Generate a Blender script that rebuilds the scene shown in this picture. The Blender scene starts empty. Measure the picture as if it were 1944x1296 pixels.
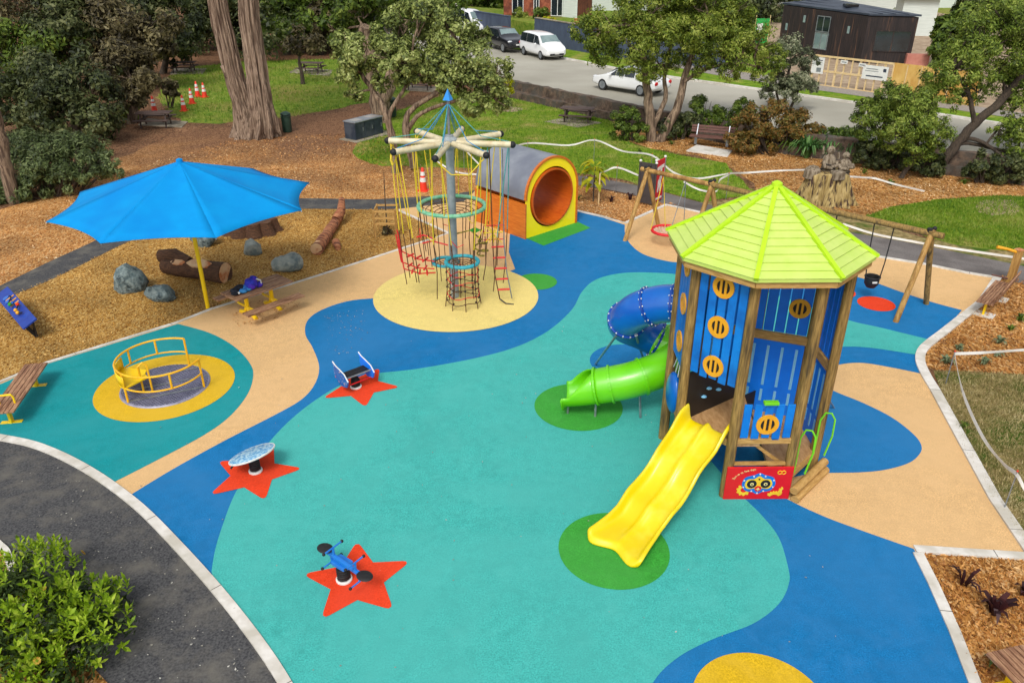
import bpy, math, random
import numpy as np
from mathutils import Vector, Matrix
from mathutils.geometry import tessellate_polygon
C = bpy.context.scene.collection
R = math.radians
# ---------------------------------------------------------------- camera, sky, sun, exposure
FPX, PITCH, CAMH = 1500.0, R(27.4), 9.3
cam = bpy.data.objects.new("camera", bpy.data.cameras.new("camera")); C.objects.link(cam)
cam.data.sensor_width = 36.0; cam.data.lens = 36.0 * FPX / 1944.0
cam.data.clip_end = 2000.0; cam.data.clip_start = 0.1
cam.location = (0, 0, CAMH); cam.rotation_euler = (R(90) - PITCH, 0, 0)
bpy.context.scene.camera = cam
SUN_EL, SUN_AZ = R(50), R(196)          # azimuth of the sun, clockwise from +Y
w = bpy.data.worlds.new("World"); bpy.context.scene.world = w; w.use_nodes = True
nt = w.node_tree; bg = nt.nodes["Background"]
sky = nt.nodes.new("ShaderNodeTexSky"); sky.sky_type = 'NISHITA'; sky.sun_disc = False
sky.sun_elevation = SUN_EL; sky.sun_rotation = SUN_AZ; sky.air_density = 1.0; sky.dust_density = 3.0
hs = nt.nodes.new("ShaderNodeHueSaturation"); hs.inputs['Saturation'].default_value = 0.22
nt.links.new(sky.outputs[0], hs.inputs['Color']); nt.links.new(hs.outputs[0], bg.inputs[0])
bg.inputs[1].default_value = 0.15
sun = bpy.data.objects.new("sun", bpy.data.lights.new("sun", 'SUN')); C.objects.link(sun)
sun.data.energy = 1.35; sun.data.angle = R(16); sun.data.color = (1.0, 0.955, 0.88)
sdir = Vector((math.sin(SUN_AZ) * math.cos(SUN_EL), math.cos(SUN_AZ) * math.cos(SUN_EL), math.sin(SUN_EL)))
sun.rotation_euler = sdir.to_track_quat('Z', 'Y').to_euler()
vs = bpy.context.scene.view_settings
vs.view_transform = 'Standard'; vs.look = 'None'; vs.gamma = 1.0; vs.exposure = 0.38

# ---------------------------------------------------------------- helpers
SP, CP = math.sin(PITCH), math.cos(PITCH)
def g(x, y, z=0.0):                      # point at height z seen at pixel (x, y) of the survey picture
    t = (CAMH - z) / (FPX * SP + (y - 648) * CP)
    return Vector(((x - 972) * t, (FPX * CP - (y - 648) * SP) * t, z))
def hz(p, y): return CAMH - p[1] * math.tan(PITCH + math.atan((y - 648) / FPX))
def tag(o, label=None, cat=None, group=None, kind=None):
    if label: o['label'] = label
    if cat: o['category'] = cat
    if group: o['group'] = group
    if kind: o['kind'] = kind
    return o
ORG = {}
def thing(name, label, cat, loc, rz=0.0, group=None, world=False):
    o = bpy.data.objects.new(name, None); C.objects.link(o)
    o.location = loc; o.rotation_euler = (0, 0, rz); o.empty_display_size = .2
    ORG[o.name] = Vector(loc) if world else Vector((0, 0, 0))
    return tag(o, label, cat, group)
def dup(root, loc, rz, label, group=None):
    r = root.copy(); C.objects.link(r); r.location = loc; r.rotation_euler = (0, 0, rz)
    r['label'] = label
    if group: r['group'] = group
    for ch in list(root.children):
        c = ch.copy(); C.objects.link(c); c.parent = r
        for gc in list(ch.children):
            d = gc.copy(); C.objects.link(d); d.parent = c
    return r
def perp(d):
    d = d.normalized(); u = Vector((0, 0, 1)) if abs(d.z) < .95 else Vector((1, 0, 0))
    a = d.cross(u).normalized(); return a, a.cross(d).normalized()
class MB:
    def __init__(s): s.v = []; s.f = []
    def add(s, vs_, fs):
        o = len(s.v); s.v += [Vector(v) for v in vs_]; s.f += [tuple(i + o for i in f) for f in fs]; return s
    def box(s, c, d, M=None):
        c = Vector(c); x, y, z = d[0] / 2, d[1] / 2, d[2] / 2
        p = [Vector((a * x, b * y, e * z)) for a, b, e in ((-1,-1,-1),(1,-1,-1),(1,1,-1),(-1,1,-1),(-1,-1,1),(1,-1,1),(1,1,1),(-1,1,1))]
        if M is not None: p = [M @ q for q in p]
        return s.add([c + q for q in p], [(3,2,1,0),(4,5,6,7),(0,1,5,4),(1,2,6,5),(2,3,7,6),(3,0,4,7)])
    def bar(s, a, b, w_, h, up=None):
        a = Vector(a); b = Vector(b); d = b - a; L = d.length
        x = d.normalized(); u = Vector(up) if up else (Vector((0, 0, 1)) if abs(x.z) < .95 else Vector((0, 1, 0)))
        y = u.cross(x).normalized(); z = x.cross(y)
        return s.box((a + b) / 2, (L, w_, h), Matrix((x, y, z)).transposed())
    def tube(s, pts, r, n=8, cap=True, closed=False):
        pts = [Vector(p) for p in pts]; m = len(pts)
        rs = r if isinstance(r, (list, tuple)) else [r] * m
        vv = []; prev = None
        for i, p in enumerate(pts):
            if closed: d = pts[(i + 1) % m] - pts[i - 1]
            else: d = pts[min(i + 1, m - 1)] - pts[max(i - 1, 0)]
            if d.length < 1e-9: d = Vector((0, 0, 1))
            d.normalize()
            if prev is None: a, b = perp(d)
            else:
                a = prev - d * prev.dot(d)
                if a.length < 1e-6: a, b = perp(d)
                a.normalize(); b = a.cross(d).normalized() * -1
            b = d.cross(a).normalized(); prev = a
            for k in range(n):
                t = 2 * math.pi * k / n; vv.append(p + (a * math.cos(t) + b * math.sin(t)) * rs[i])
        ff = []
        for i in range(m if closed else m - 1):
            j = (i + 1) % m
            for k in range(n):
                k2 = (k + 1) % n; ff.append((i * n + k, i * n + k2, j * n + k2, j * n + k))
        if cap and not closed: ff += [tuple(reversed(range(n))), tuple(range((m - 1) * n, m * n))]
        return s.add(vv, ff)
    def lathe(s, prof, c=(0, 0, 0), n=20, M=None):
        c = Vector(c); vv = []; ff = []; m = len(prof)
        for r, z in prof:
            for k in range(n):
                t = 2 * math.pi * k / n; p = Vector((r * math.cos(t), r * math.sin(t), z)); vv.append(c + (M @ p if M is not None else p))
        for i in range(m - 1):
            for k in range(n):
                k2 = (k + 1) % n; ff.append((i * n + k, i * n + k2, (i + 1) * n + k2, (i + 1) * n + k))
        if prof[0][0] > 1e-6: ff.append(tuple(reversed(range(n))))
        if prof[-1][0] > 1e-6: ff.append(tuple(range((m - 1) * n, m * n)))
        return s.add(vv, ff)
    def poly3(s, pts):                   # one filled polygon
        pts = [Vector(p) for p in pts]; tr = tessellate_polygon([pts]); 
        nrm = Vector((0, 0, 0))
        for t in tr: nrm += (pts[t[1]] - pts[t[0]]).cross(pts[t[2]] - pts[t[0]])
        return s.add(pts, [tuple(t) for t in tr])
    def sheet(s, pts, z):
        pts = [Vector((p[0], p[1], z)) for p in pts]; out = []
        for t in tessellate_polygon([pts]):
            n_ = (pts[t[1]] - pts[t[0]]).cross(pts[t[2]] - pts[t[0]]).z
            out.append(tuple(t) if n_ > 0 else (t[0], t[2], t[1]))
        return s.add(pts, out)
    def prism(s, pts, z0, z1, M=None, c=(0, 0, 0)):
        c = Vector(c); p2 = [Vector((p[0], p[1], 0)) for p in pts]; n = len(p2)
        area = sum(p2[i].x * p2[(i + 1) % n].y - p2[(i + 1) % n].x * p2[i].y for i in range(n))
        if area < 0: p2.reverse()
        f = lambda q: c + (M @ q if M is not None else q)
        vv = [f(Vector((p.x, p.y, z0))) for p in p2] + [f(Vector((p.x, p.y, z1))) for p in p2]; ff = []
        for t in tessellate_polygon([p2]):
            n_ = (p2[t[1]] - p2[t[0]]).cross(p2[t[2]] - p2[t[0]]).z
            t = tuple(t) if n_ > 0 else (t[0], t[2], t[1])
            ff.append(tuple(i + n for i in t)); ff.append(tuple(reversed(t)))
        for i in range(n): j = (i + 1) % n; ff.append((i, j, j + n, i + n))
        return s.add(vv, ff)
    def ell(s, c, r, n=14, m=9, M=None, jit=0, seed=0):
        rr = random.Random(seed); prof = []
        c = Vector(c); vv = []; ff = []
        for i in range(m + 1):
            a = -math.pi / 2 + math.pi * i / m
            for k in range(n):
                t = 2 * math.pi * k / n; q = 1 + rr.uniform(-jit, jit)
                p = Vector((r[0] * math.cos(a) * math.cos(t), r[1] * math.cos(a) * math.sin(t), r[2] * math.sin(a))) * q
                vv.append(c + (M @ p if M is not None else p))
        for i in range(m):
            for k in range(n):
                k2 = (k + 1) % n; ff.append((i * n + k, i * n + k2, (i + 1) * n + k2, (i + 1) * n + k))
        return s.add(vv, ff)
    def build(s, name, mat, parent=None, smooth=False, bevel=0, org=None, solid=0, ang=38):
        o_ = Vector((0, 0, 0))
        if parent is not None: o_ = ORG.get(parent.name, o_)
        elif org is not None: o_ = Vector(org)
        me = bpy.data.meshes.new(name)
        me.from_pydata([tuple(v - o_) for v in s.v], [], s.f); me.validate()
        for m_ in (mat if isinstance(mat, (list, tuple)) else [mat]): me.materials.append(m_)
        if smooth:
            me.polygons.foreach_set('use_smooth', [True] * len(me.polygons)); me.set_sharp_from_angle(angle=R(ang))
        me.update()
        o = bpy.data.objects.new(name, me); C.objects.link(o)
        if parent is not None: o.parent = parent; ORG[o.name] = o_
        else: o.location = o_; ORG[o.name] = o_
        if solid:
            md = o.modifiers.new('s', 'SOLIDIFY'); md.thickness = solid; md.offset = 0
        if bevel:
            md = o.modifiers.new('b', 'BEVEL'); md.width = bevel; md.segments = 2; md.limit_method = 'ANGLE'
        return o
def struct(o, kind='structure'): o['kind'] = kind; return o
def cr(pts, n=8, closed=True):           # Catmull-Rom through 2-D points; a 3rd item 1 marks a corner
    P_ = [Vector((p[0], p[1])) for p in pts]; K = [len(p) > 2 and p[2] for p in pts]; out = []; m = len(P_)
    for i in range(m if closed else m - 1):
        p1, p2 = P_[i], P_[(i + 1) % m]
        p0 = P_[i - 1] if (closed or i > 0) else p1; p3 = P_[(i + 2) % m] if (closed or i < m - 2) else p2
        m1 = (p2 - p1) if K[i] else (p2 - p0) * .5
        m2 = (p2 - p1) if K[(i + 1) % m] else (p3 - p1) * .5
        if K[i] and K[(i + 1) % m]: out.append(p1); continue
        for k in range(n):
            t = k / n; t2 = t * t; t3 = t2 * t
            out.append(p1 * (2*t3-3*t2+1) + m1 * (t3-2*t2+t) + p2 * (-2*t3+3*t2) + m2 * (t3-t2))
    if not closed: out.append(P_[-1])
    return out
def px(pts, z=0): return [g(p[0], p[1], z).to_2d().to_tuple() + tuple(p[2:]) for p in pts]
def wiggle(pts, amp, seed=0, step=.8):   # organic edge
    rr = random.Random(seed); out = []
    n = len(pts)
    for i in range(n):
        a = Vector(pts[i][:2]); b = Vector(pts[(i + 1) % n][:2]); k = max(1, int((b - a).length / step))
        for j in range(k): out.append(a.lerp(b, j / k) + Vector((rr.uniform(-amp, amp), rr.uniform(-amp, amp))))
    return out

# ---------------------------------------------------------------- materials
def lin(c): c = c / 255.0; return c / 12.92 if c <= .04045 else ((c + .055) / 1.055) ** 2.4
def S(r, g_, b, k=0.78): return (lin(r) * k, lin(g_) * k, lin(b) * k, 1)
MATS = {}
def mat(name, c1, c2=None, scale=6.0, rough=.6, bump=0.0, stretch=(1, 1, 1), metal=0.0, detail=4, lo=.35, hi=.65,
        c3=None, scale3=1.0, lo3=.45, hi3=.62, bscale=None, spec=.5, coat=0.0, bdist=.01, rgh=0.0):
    m = bpy.data.materials.new(name); m.use_nodes = True; t = m.node_tree; N = t.nodes; L = t.links
    p = N['Principled BSDF']; p.inputs['Roughness'].default_value = rough; p.inputs['Metallic'].default_value = metal
    p.inputs['Specular IOR Level'].default_value = spec; p.inputs['Coat Weight'].default_value = coat
    tc = N.new('ShaderNodeTexCoord'); mp = N.new('ShaderNodeMapping'); mp.inputs['Scale'].default_value = stretch
    L.new(tc.outputs['Object'], mp.inputs[0])
    def noise(sc, d): 
        n = N.new('ShaderNodeTexNoise'); n.inputs['Scale'].default_value = sc; n.inputs['Detail'].default_value = d; n.inputs['Roughness'].default_value = .62
        L.new(mp.outputs[0], n.inputs['Vector']); return n
    def mixc(fac, a, b):
        x = N.new('ShaderNodeMix'); x.data_type = 'RGBA'
        for sock, v in ((x.inputs[0], fac), (x.inputs[6], a), (x.inputs[7], b)):
            if hasattr(v, 'links') or hasattr(v, 'is_linked'): L.new(v, sock)
            else: sock.default_value = v
        return x.outputs[2]
    def ramp(v, lo_, hi_):
        r_ = N.new('ShaderNodeMapRange'); r_.inputs[1].default_value = lo_; r_.inputs[2].default_value = hi_; L.new(v, r_.inputs[0]); return r_.outputs[0]
    n1 = noise(scale, detail); col = c1
    if c2: col = mixc(ramp(n1.outputs[0], lo, hi), c1, c2)
    if c3: n3 = noise(scale3, 3); col = mixc(ramp(n3.outputs[0], lo3, hi3), col, c3)
    if hasattr(col, 'is_linked'): L.new(col, p.inputs['Base Color'])
    else: p.inputs['Base Color'].default_value = col
    if rgh: 
        r_ = N.new('ShaderNodeMapRange'); L.new(n1.outputs[0], r_.inputs[0]); r_.inputs[3].default_value = rough - rgh; r_.inputs[4].default_value = rough + rgh
        L.new(r_.outputs[0], p.inputs['Roughness'])
    if bump:
        nb = noise(bscale, 4) if bscale else n1
        b = N.new('ShaderNodeBump'); b.inputs['Strength'].default_value = bump; b.inputs['Distance'].default_value = bdist
        L.new(nb.outputs[0], b.inputs['Height']); L.new(b.outputs[0], p.inputs['Normal'])
    m['nodes'] = 1; MATS[name] = m; return m
def rubber(name, col, k=.80):            # poured granules: fine speckle, blotches from the pour, worn and dusty patches
    a = [lin(c) * k for c in col]; f = lambda q, o=0: tuple(min(.95, x * q + o) for x in a) + (1,)
    m = mat(name, f(.62), f(1.36, .006), scale=42, rough=.9, bump=.6, detail=9, lo=.30, hi=.70, bdist=.004, spec=.12)
    t = m.node_tree; N = t.nodes; L = t.links; p = N['Principled BSDF']; mp = [n for n in N if n.type == 'MAPPING'][0]
    def layer(sc, det, lo, hi, colr, amt, dist=0.0, st=None):
        old = p.inputs['Base Color'].links[0].from_socket; n = N.new('ShaderNodeTexNoise'); n.inputs['Scale'].default_value = sc; n.inputs['Detail'].default_value = det; n.inputs['Roughness'].default_value = .7; n.inputs['Distortion'].default_value = dist
        L.new(mp.outputs[0], n.inputs['Vector']); r_ = N.new('ShaderNodeMapRange'); r_.inputs[1].default_value = lo; r_.inputs[2].default_value = hi; r_.inputs[4].default_value = amt; L.new(n.outputs[0], r_.inputs[0])
        x = N.new('ShaderNodeMix'); x.data_type = 'RGBA'; L.new(r_.outputs[0], x.inputs[0]); L.new(old, x.inputs[6]); x.inputs[7].default_value = colr; L.new(x.outputs[2], p.inputs['Base Color'])
    layer(5, 6, .46, .74, f(.74), .75); layer(.7, 5, .44, .70, f(.84, .012), .8, 1.2); layer(1.6, 6, .52, .78, f(1.06, .03), .6, .6); layer(.22, 4, .42, .66, f(.98, .022), .75, .8)
    return m
def mulch(name, cols, scale=22, bump=.9):
    m = bpy.data.materials.new(name); m.use_nodes = True; t = m.node_tree; N = t.nodes; L = t.links; p = N['Principled BSDF']
    p.inputs['Roughness'].default_value = .9; p.inputs['Specular IOR Level'].default_value = .2
    tc = N.new('ShaderNodeTexCoord'); nz = N.new('ShaderNodeTexNoise'); nz.inputs['Scale'].default_value = 9; nz.inputs['Detail'].default_value = 2
    L.new(tc.outputs['Object'], nz.inputs['Vector'])
    mx = N.new('ShaderNodeMix'); mx.data_type = 'VECTOR'; mx.inputs[0].default_value = .12
    L.new(tc.outputs['Object'], mx.inputs[4]); L.new(nz.outputs['Color'], mx.inputs[5])
    mp = N.new('ShaderNodeMapping'); mp.inputs['Scale'].default_value = (1.9, .8, 1); mp.inputs['Rotation'].default_value = (0, 0, .6)
    L.new(mx.outputs[1], mp.inputs[0])
    v = N.new('ShaderNodeTexVoronoi'); v.inputs['Scale'].default_value = scale; L.new(mp.outputs[0], v.inputs['Vector'])
    sx = N.new('ShaderNodeSeparateColor'); L.new(v.outputs['Color'], sx.inputs[0])
    r_ = N.new('ShaderNodeValToRGB'); L.new(sx.outputs[0], r_.inputs[0])
    e = r_.color_ramp.elements
    for i, c in enumerate(cols):
        if i < 2: el = e[i]
        else: el = e.new(0)
    for i, c in enumerate(cols): e[i].position = i / (len(cols) - 1) if i < len(cols) - 1 else 1
    for i, c in enumerate(cols): e[i].color = c
    n2 = N.new('ShaderNodeTexNoise'); n2.inputs['Scale'].default_value = .5; n2.inputs['Detail'].default_value = 5; L.new(tc.outputs['Object'], n2.inputs['Vector'])
    mr = N.new('ShaderNodeMapRange'); mr.inputs[1].default_value = .3; mr.inputs[2].default_value = .7; mr.inputs[3].default_value = .60; mr.inputs[4].default_value = 1.22; L.new(n2.outputs[0], mr.inputs[0])
    mm = N.new('ShaderNodeMix'); mm.data_type = 'RGBA'; mm.blend_type = 'MULTIPLY'; mm.inputs[0].default_value = 1
    L.new(r_.outputs[0], mm.inputs[6]); L.new(mr.outputs[0], mm.inputs[7]); L.new(mm.outputs[2], p.inputs['Base Color'])
    b = N.new('ShaderNodeBump'); b.inputs['Strength'].default_value = bump; b.inputs['Distance'].default_value = .03
    L.new(sx.outputs[1], b.inputs['Height']); L.new(b.outputs[0], p.inputs['Normal'])
    MATS[name] = m; return m
def leafm(name, cols, trans=.25, nscale=1.2):
    m = bpy.data.materials.new(name); m.use_nodes = True; t = m.node_tree; N = t.nodes; L = t.links; p = N['Principled BSDF']
    p.inputs['Roughness'].default_value = .55; p.inputs['Specular IOR Level'].default_value = .3
    gm = N.new('ShaderNodeNewGeometry'); tc = N.new('ShaderNodeTexCoord')
    nz = N.new('ShaderNodeTexNoise'); nz.inputs['Scale'].default_value = nscale; nz.inputs['Detail'].default_value = 2; L.new(tc.outputs['Object'], nz.inputs['Vector'])
    mr = N.new('ShaderNodeMapRange'); mr.inputs[1].default_value = .3; mr.inputs[2].default_value = .7; L.new(nz.outputs[0], mr.inputs[0])
    mx = N.new('ShaderNodeMix'); mx.data_type = 'FLOAT'; mx.inputs[0].default_value = .45
    L.new(gm.outputs['Random Per Island'], mx.inputs[2]); L.new(mr.outputs[0], mx.inputs[3])
    r_ = N.new('ShaderNodeValToRGB'); L.new(mx.outputs[0], r_.inputs[0]); e = r_.color_ramp.elements
    for i in range(2, len(cols)): e.new(0)
    for i, c in enumerate(cols): e[i].position = .12 + .76 * i / (len(cols) - 1)
    for i, c in enumerate(cols): e[i].color = c
    L.new(r_.outputs[0], p.inputs['Base Color'])
    tr = N.new('ShaderNodeBsdfTranslucent'); L.new(r_.outputs[0], tr.inputs[0]); ms = N.new('ShaderNodeMixShader'); ms.inputs[0].default_value = trans
    L.new(p.outputs[0], ms.inputs[1]); L.new(tr.outputs[0], ms.inputs[2]); L.new(ms.outputs[0], N['Material Output'].inputs[0])
    MATS[name] = m; return m
def rawmesh(name, V, nper, mt, parent=None, org=None):   # V: (n*nper, 3) array of separate faces with nper corners
    o_ = Vector((0, 0, 0))
    if parent is not None: o_ = ORG.get(parent.name, o_)
    elif org is not None: o_ = Vector(org)
    V = V - np.array(o_)[None, :]; nv = len(V); nf = nv // nper
    me = bpy.data.meshes.new(name); me.vertices.add(nv); me.vertices.foreach_set('co', V.astype(np.float32).ravel())
    me.loops.add(nv); me.loops.foreach_set('vertex_index', np.arange(nv, dtype=np.int32))
    me.polygons.add(nf); me.polygons.foreach_set('loop_start', np.arange(0, nv, nper, dtype=np.int32))
    me.materials.append(mt); me.update(calc_edges=True); me.validate()
    o = bpy.data.objects.new(name, me); C.objects.link(o)
    if parent is not None: o.parent = parent
    else: o.location = o_
    ORG[o.name] = o_; return o
def leafquads(P_, Nn, l, asp, rng):
    n = len(P_); r3 = rng.normal(size=(n, 3)); T = np.cross(Nn, r3); T /= np.linalg.norm(T, axis=1)[:, None] + 1e-9
    B = np.cross(Nn, T); B /= np.linalg.norm(B, axis=1)[:, None] + 1e-9
    L_ = (l * (.45 + 1.15 * rng.uniform(0, 1, n) ** 1.6))[:, None]; W = L_ * asp
    V = np.stack([P_ - T * L_ * .5, P_ + B * W * .5 + T * L_ * .08, P_ + T * L_ * .5, P_ - B * W * .5 + T * L_ * .08], 1)
    return V.reshape(-1, 3)
def foliage(name, mt, parent, blobs, n, l, clumps=14, cr_=.35, asp=.5, seed=0, flat=.9, org=None, shell=.55):
    rng = np.random.default_rng(seed); vol = np.array([(b[3] * b[4] * b[5]) ** .667 for b in blobs]); vol /= vol.sum()
    PP = []; NN = []
    for b, v in zip(blobs, vol):
        c = np.array(b[:3]); r_ = np.array(b[3:6]); m = max(3, int(n * v))
        d = rng.normal(size=(clumps, 3)); d[:, 2] += .25; d /= np.linalg.norm(d, axis=1)[:, None]
        cc = c + d * r_ * rng.uniform(shell, 1.0, (clumps, 1))
        rad = cr_ * r_.mean() * rng.uniform(.65, 1.3, clumps)
        k = rng.integers(0, clumps, m)
        e = rng.normal(size=(m, 3)); e /= np.linalg.norm(e, axis=1)[:, None]
        q = rng.uniform(0, 1, m) ** .45
        p = cc[k] + e * (rad[k] * q)[:, None] * np.array([1, 1, flat])
        nn = e * .8 + d[k] * .5 + rng.normal(size=(m, 3)) * .45; nn[:, 2] += .35
        nn /= np.linalg.norm(nn, axis=1)[:, None]; PP.append(p); NN.append(nn)
    P_ = np.concatenate(PP); Nn = np.concatenate(NN); keep = P_[:, 2] > .03
    return rawmesh(name, leafquads(P_[keep], Nn[keep], l, asp, rng), 4, mt, parent, org)
def inpoly(P_, poly):
    x, y = P_[:, 0], P_[:, 1]; ins = np.zeros(len(P_), bool); n = len(poly)
    for i in range(n):
        x1, y1 = poly[i][0], poly[i][1]; x2, y2 = poly[(i + 1) % n][0], poly[(i + 1) % n][1]
        c = ((y1 > y) != (y2 > y)) & (x < (x2 - x1) * (y - y1) / ((y2 - y1) + 1e-12) + x1); ins ^= c
    return ins
def scatter(poly, n, rng):
    a = np.array([p[:2] for p in poly]); lo, hi = a.min(0), a.max(0); out = []
    tot = 0
    for _ in range(40):
        q = rng.uniform(lo, hi, (n * 2, 2)); q = q[inpoly(q, a)]; out.append(q); tot += len(q)
        if tot >= n: break
    return np.concatenate(out)[:n]
def chips(name, poly, n, l, mt, z=0.02, seed=0, tilt=.35, asp=.3):
    rng = np.random.default_rng(seed); q = scatter(poly, n, rng); P_ = np.column_stack([q, z + rng.uniform(0, .02, len(q))])
    Nn = rng.normal(size=(len(q), 3)) * tilt; Nn[:, 2] += 1; Nn /= np.linalg.norm(Nn, axis=1)[:, None]
    o = rawmesh(name, leafquads(P_, Nn, l, asp, rng), 4, mt); o['kind'] = 'stuff'; return o
def blades(name, poly, n, h, mt, z=0.01, seed=0, wd=.16, lean=.5):
    rng = np.random.default_rng(seed); q = scatter(poly, n, rng); m = len(q); b = np.column_stack([q, np.full(m, z)])
    a = rng.uniform(0, 6.283, m); s_ = np.column_stack([np.cos(a), np.sin(a), np.zeros(m)]); hh = h * rng.uniform(.5, 1.4, m)
    top = b + np.column_stack([rng.normal(size=m) * lean, rng.normal(size=m) * lean, np.ones(m)]) * hh[:, None]
    wv = s_ * (hh * wd)[:, None]
    V = np.stack([b - wv, b + wv, top], 1).reshape(-1, 3)
    o = rawmesh(name, V, 3, mt); o['kind'] = 'stuff'; return o
# ---------------------------------------------------------------- material list
teal = rubber('rubber_teal', (72, 184, 176)); teal2 = rubber('rubber_deep_teal', (16, 152, 158)); blue = rubber('rubber_blue', (18, 120, 182))
sand = rubber('rubber_sand', (230, 188, 132)); ylw = rubber('rubber_pale_yellow', (243, 219, 132)); ylw2 = rubber('rubber_yellow', (226, 184, 30))
grn = rubber('rubber_green', (62, 164, 58)); red = rubber('rubber_red', (240, 66, 22))
conc = mat('concrete', S(222, 216, 206), S(240, 236, 228), 5, .85, .2, c3=S(204, 198, 184), scale3=1.5)
conc2 = mat('concrete_old', S(150, 140, 122), S(182, 170, 150), 4, .9, .3, c3=S(120, 110, 90), scale3=.8)
jointm = mat('kerb_joint', S(96, 90, 82), S(120, 114, 104), 9, .9)
asph = mat('asphalt_dark', S(56, 56, 60), S(98, 98, 98), 28, .9, .6, detail=6, c3=S(116, 112, 104), scale3=1.6, lo3=.46, hi3=.75, spec=.2)
asph2 = mat('asphalt_worn', S(112, 106, 104), S(142, 136, 132), 40, .9, .4, detail=3, c3=S(96, 90, 88), scale3=.35, spec=.2)
roadm = mat('road_chipseal', S(178, 174, 160), S(200, 196, 182), 30, .9, .3, detail=3, c3=S(166, 162, 148), scale3=.12, lo3=.4, hi3=.65, spec=.2)
pavem = mat('pavement', S(140, 132, 124), S(168, 160, 150), 8, .9, .2)
chipm = mulch('play_chip', [S(130, 86, 30), S(182, 132, 58), S(208, 162, 86), S(226, 190, 122)], 26)
orangem = mulch('orange_mulch', [S(132, 84, 40), S(194, 132, 70), S(216, 158, 92), S(232, 192, 136)], 20)
barkm = mulch('bark_mulch', [S(104, 64, 26), S(176, 120, 56), S(206, 150, 82), S(230, 188, 132)], 15)
litterm = mulch('leaf_litter', [S(76, 50, 34), S(124, 86, 58), S(146, 106, 76), S(164, 128, 96)], 14)
def vary(m, lo_, hi_, cols, axis=1):     # ground mulch that turns from fresh orange chip to old brown litter with distance
    t = m.node_tree; N = t.nodes; L = t.links; p = N['Principled BSDF']; old = p.inputs['Base Color'].links[0].from_socket
    tc = N.new('ShaderNodeTexCoord'); sx = N.new('ShaderNodeSeparateXYZ'); L.new(tc.outputs['Object'], sx.inputs[0])
    nz = N.new('ShaderNodeTexNoise'); nz.inputs['Scale'].default_value = .35; nz.inputs['Detail'].default_value = 5; L.new(tc.outputs['Object'], nz.inputs['Vector'])
    ma = N.new('ShaderNodeMath'); ma.operation = 'MULTIPLY_ADD'; ma.inputs[1].default_value = 14; L.new(nz.outputs[0], ma.inputs[0]); L.new(sx.outputs[axis], ma.inputs[2])
    mr = N.new('ShaderNodeMapRange'); mr.inputs[1].default_value = lo_ + 7; mr.inputs[2].default_value = hi_ + 7; L.new(ma.outputs[0], mr.inputs[0])
    mx = N.new('ShaderNodeMix'); mx.data_type = 'RGBA'; L.new(mr.outputs[0], mx.inputs[0]); L.new(old, mx.inputs[6])
    v = [n for n in N if n.type == 'TEX_VORONOI'][0]; s2 = N.new('ShaderNodeSeparateColor'); L.new(v.outputs['Color'], s2.inputs[0])
    r_ = N.new('ShaderNodeValToRGB'); e = r_.color_ramp.elements; e[0].color, e[1].color = cols; L.new(s2.outputs[0], r_.inputs[0])
    L.new(r_.outputs[0], mx.inputs[7]); L.new(mx.outputs[2], p.inputs['Base Color'])
vary(orangem, 31, 41, (S(84, 54, 34), S(170, 126, 92)))
grassm = mat('grass_lawn', S(74, 126, 20), S(150, 170, 52), 3, .9, .8, detail=8, lo=.3, hi=.7, c3=S(178, 164, 96), scale3=.5, lo3=.52, hi3=.72, bscale=60, bdist=.03, spec=.1)
grassm2 = mat('grass_muted_lawn', S(80, 122, 28), S(148, 162, 66), 2.5, .9, .8, detail=8, c3=S(150, 140, 76), scale3=.25, lo3=.46, hi3=.7, bscale=40, bdist=.03, spec=.1)  # softer green with broad straw patches, far lawn and banks
drym = mat('grass_dry', S(96, 84, 44), S(196, 174, 122), 5, .95, .8, detail=9, lo=.3, hi=.7, c3=S(74, 104, 30), scale3=.7, lo3=.5, hi3=.62, bscale=50, bdist=.03, spec=.1)
soilm = mat('yard_soil', S(150, 126, 100), S(190, 168, 140), 2, .95, .3)
post = mat('weathered_post', S(120, 92, 42), S(182, 146, 80), 6, .75, .4, stretch=(6, 6, .5), detail=6, c3=S(74, 58, 32), scale3=1.8, lo3=.5, hi3=.7, bscale=20)
pine = mat('treated_pine', S(172, 128, 62), S(212, 168, 98), 6, .7, .3, stretch=(6, 6, .6), detail=5, c3=S(150, 108, 50), scale3=1.1)
pineh = mat('treated_pine_beam', S(176, 132, 66), S(216, 172, 102), 5, .7, .3, stretch=(1, 1, 8), detail=5)
plank = mat('bench_plank', S(150, 104, 74), S(200, 156, 118), 9, .65, .2, stretch=(1, 7, 7), detail=5, c3=S(126, 84, 58), scale3=2)
deckm = mat('deck_board', S(176, 130, 80), S(212, 168, 116), 5, .6, .15, stretch=(3, 1, 1), detail=5)
dkwood = mat('dark_stained_wood', S(58, 42, 38), S(88, 66, 58), 8, .7, .2, stretch=(1, 6, 6), c3=S(104, 86, 78), scale3=1)
brwood = mat('brown_bench_wood', S(92, 58, 50), S(122, 82, 70), 8, .65, .2, stretch=(1, 6, 6))
lime = mat('lime_plastic', S(204, 232, 106, .76), S(216, 238, 124, .76), 3, .42, .05, c3=S(196, 222, 106), scale3=1.2, lo3=.55, hi3=.8)
lime2 = mat('lime_trim', S(176, 220, 20, .86), S(188, 230, 32, .86), 3, .4, .05)
bluep = mat('blue_board', S(0, 124, 224), S(0, 138, 236), 4, .5, .08, c3=S(0, 104, 196), scale3=1.5)
bluew = mat('blue_wall', S(0, 116, 236, .9), S(2, 126, 246, .9), 3, .5, .05)
cyanl = mat('pale_blue_slit', S(130, 206, 250), S(150, 216, 252), 8, .5)
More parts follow.
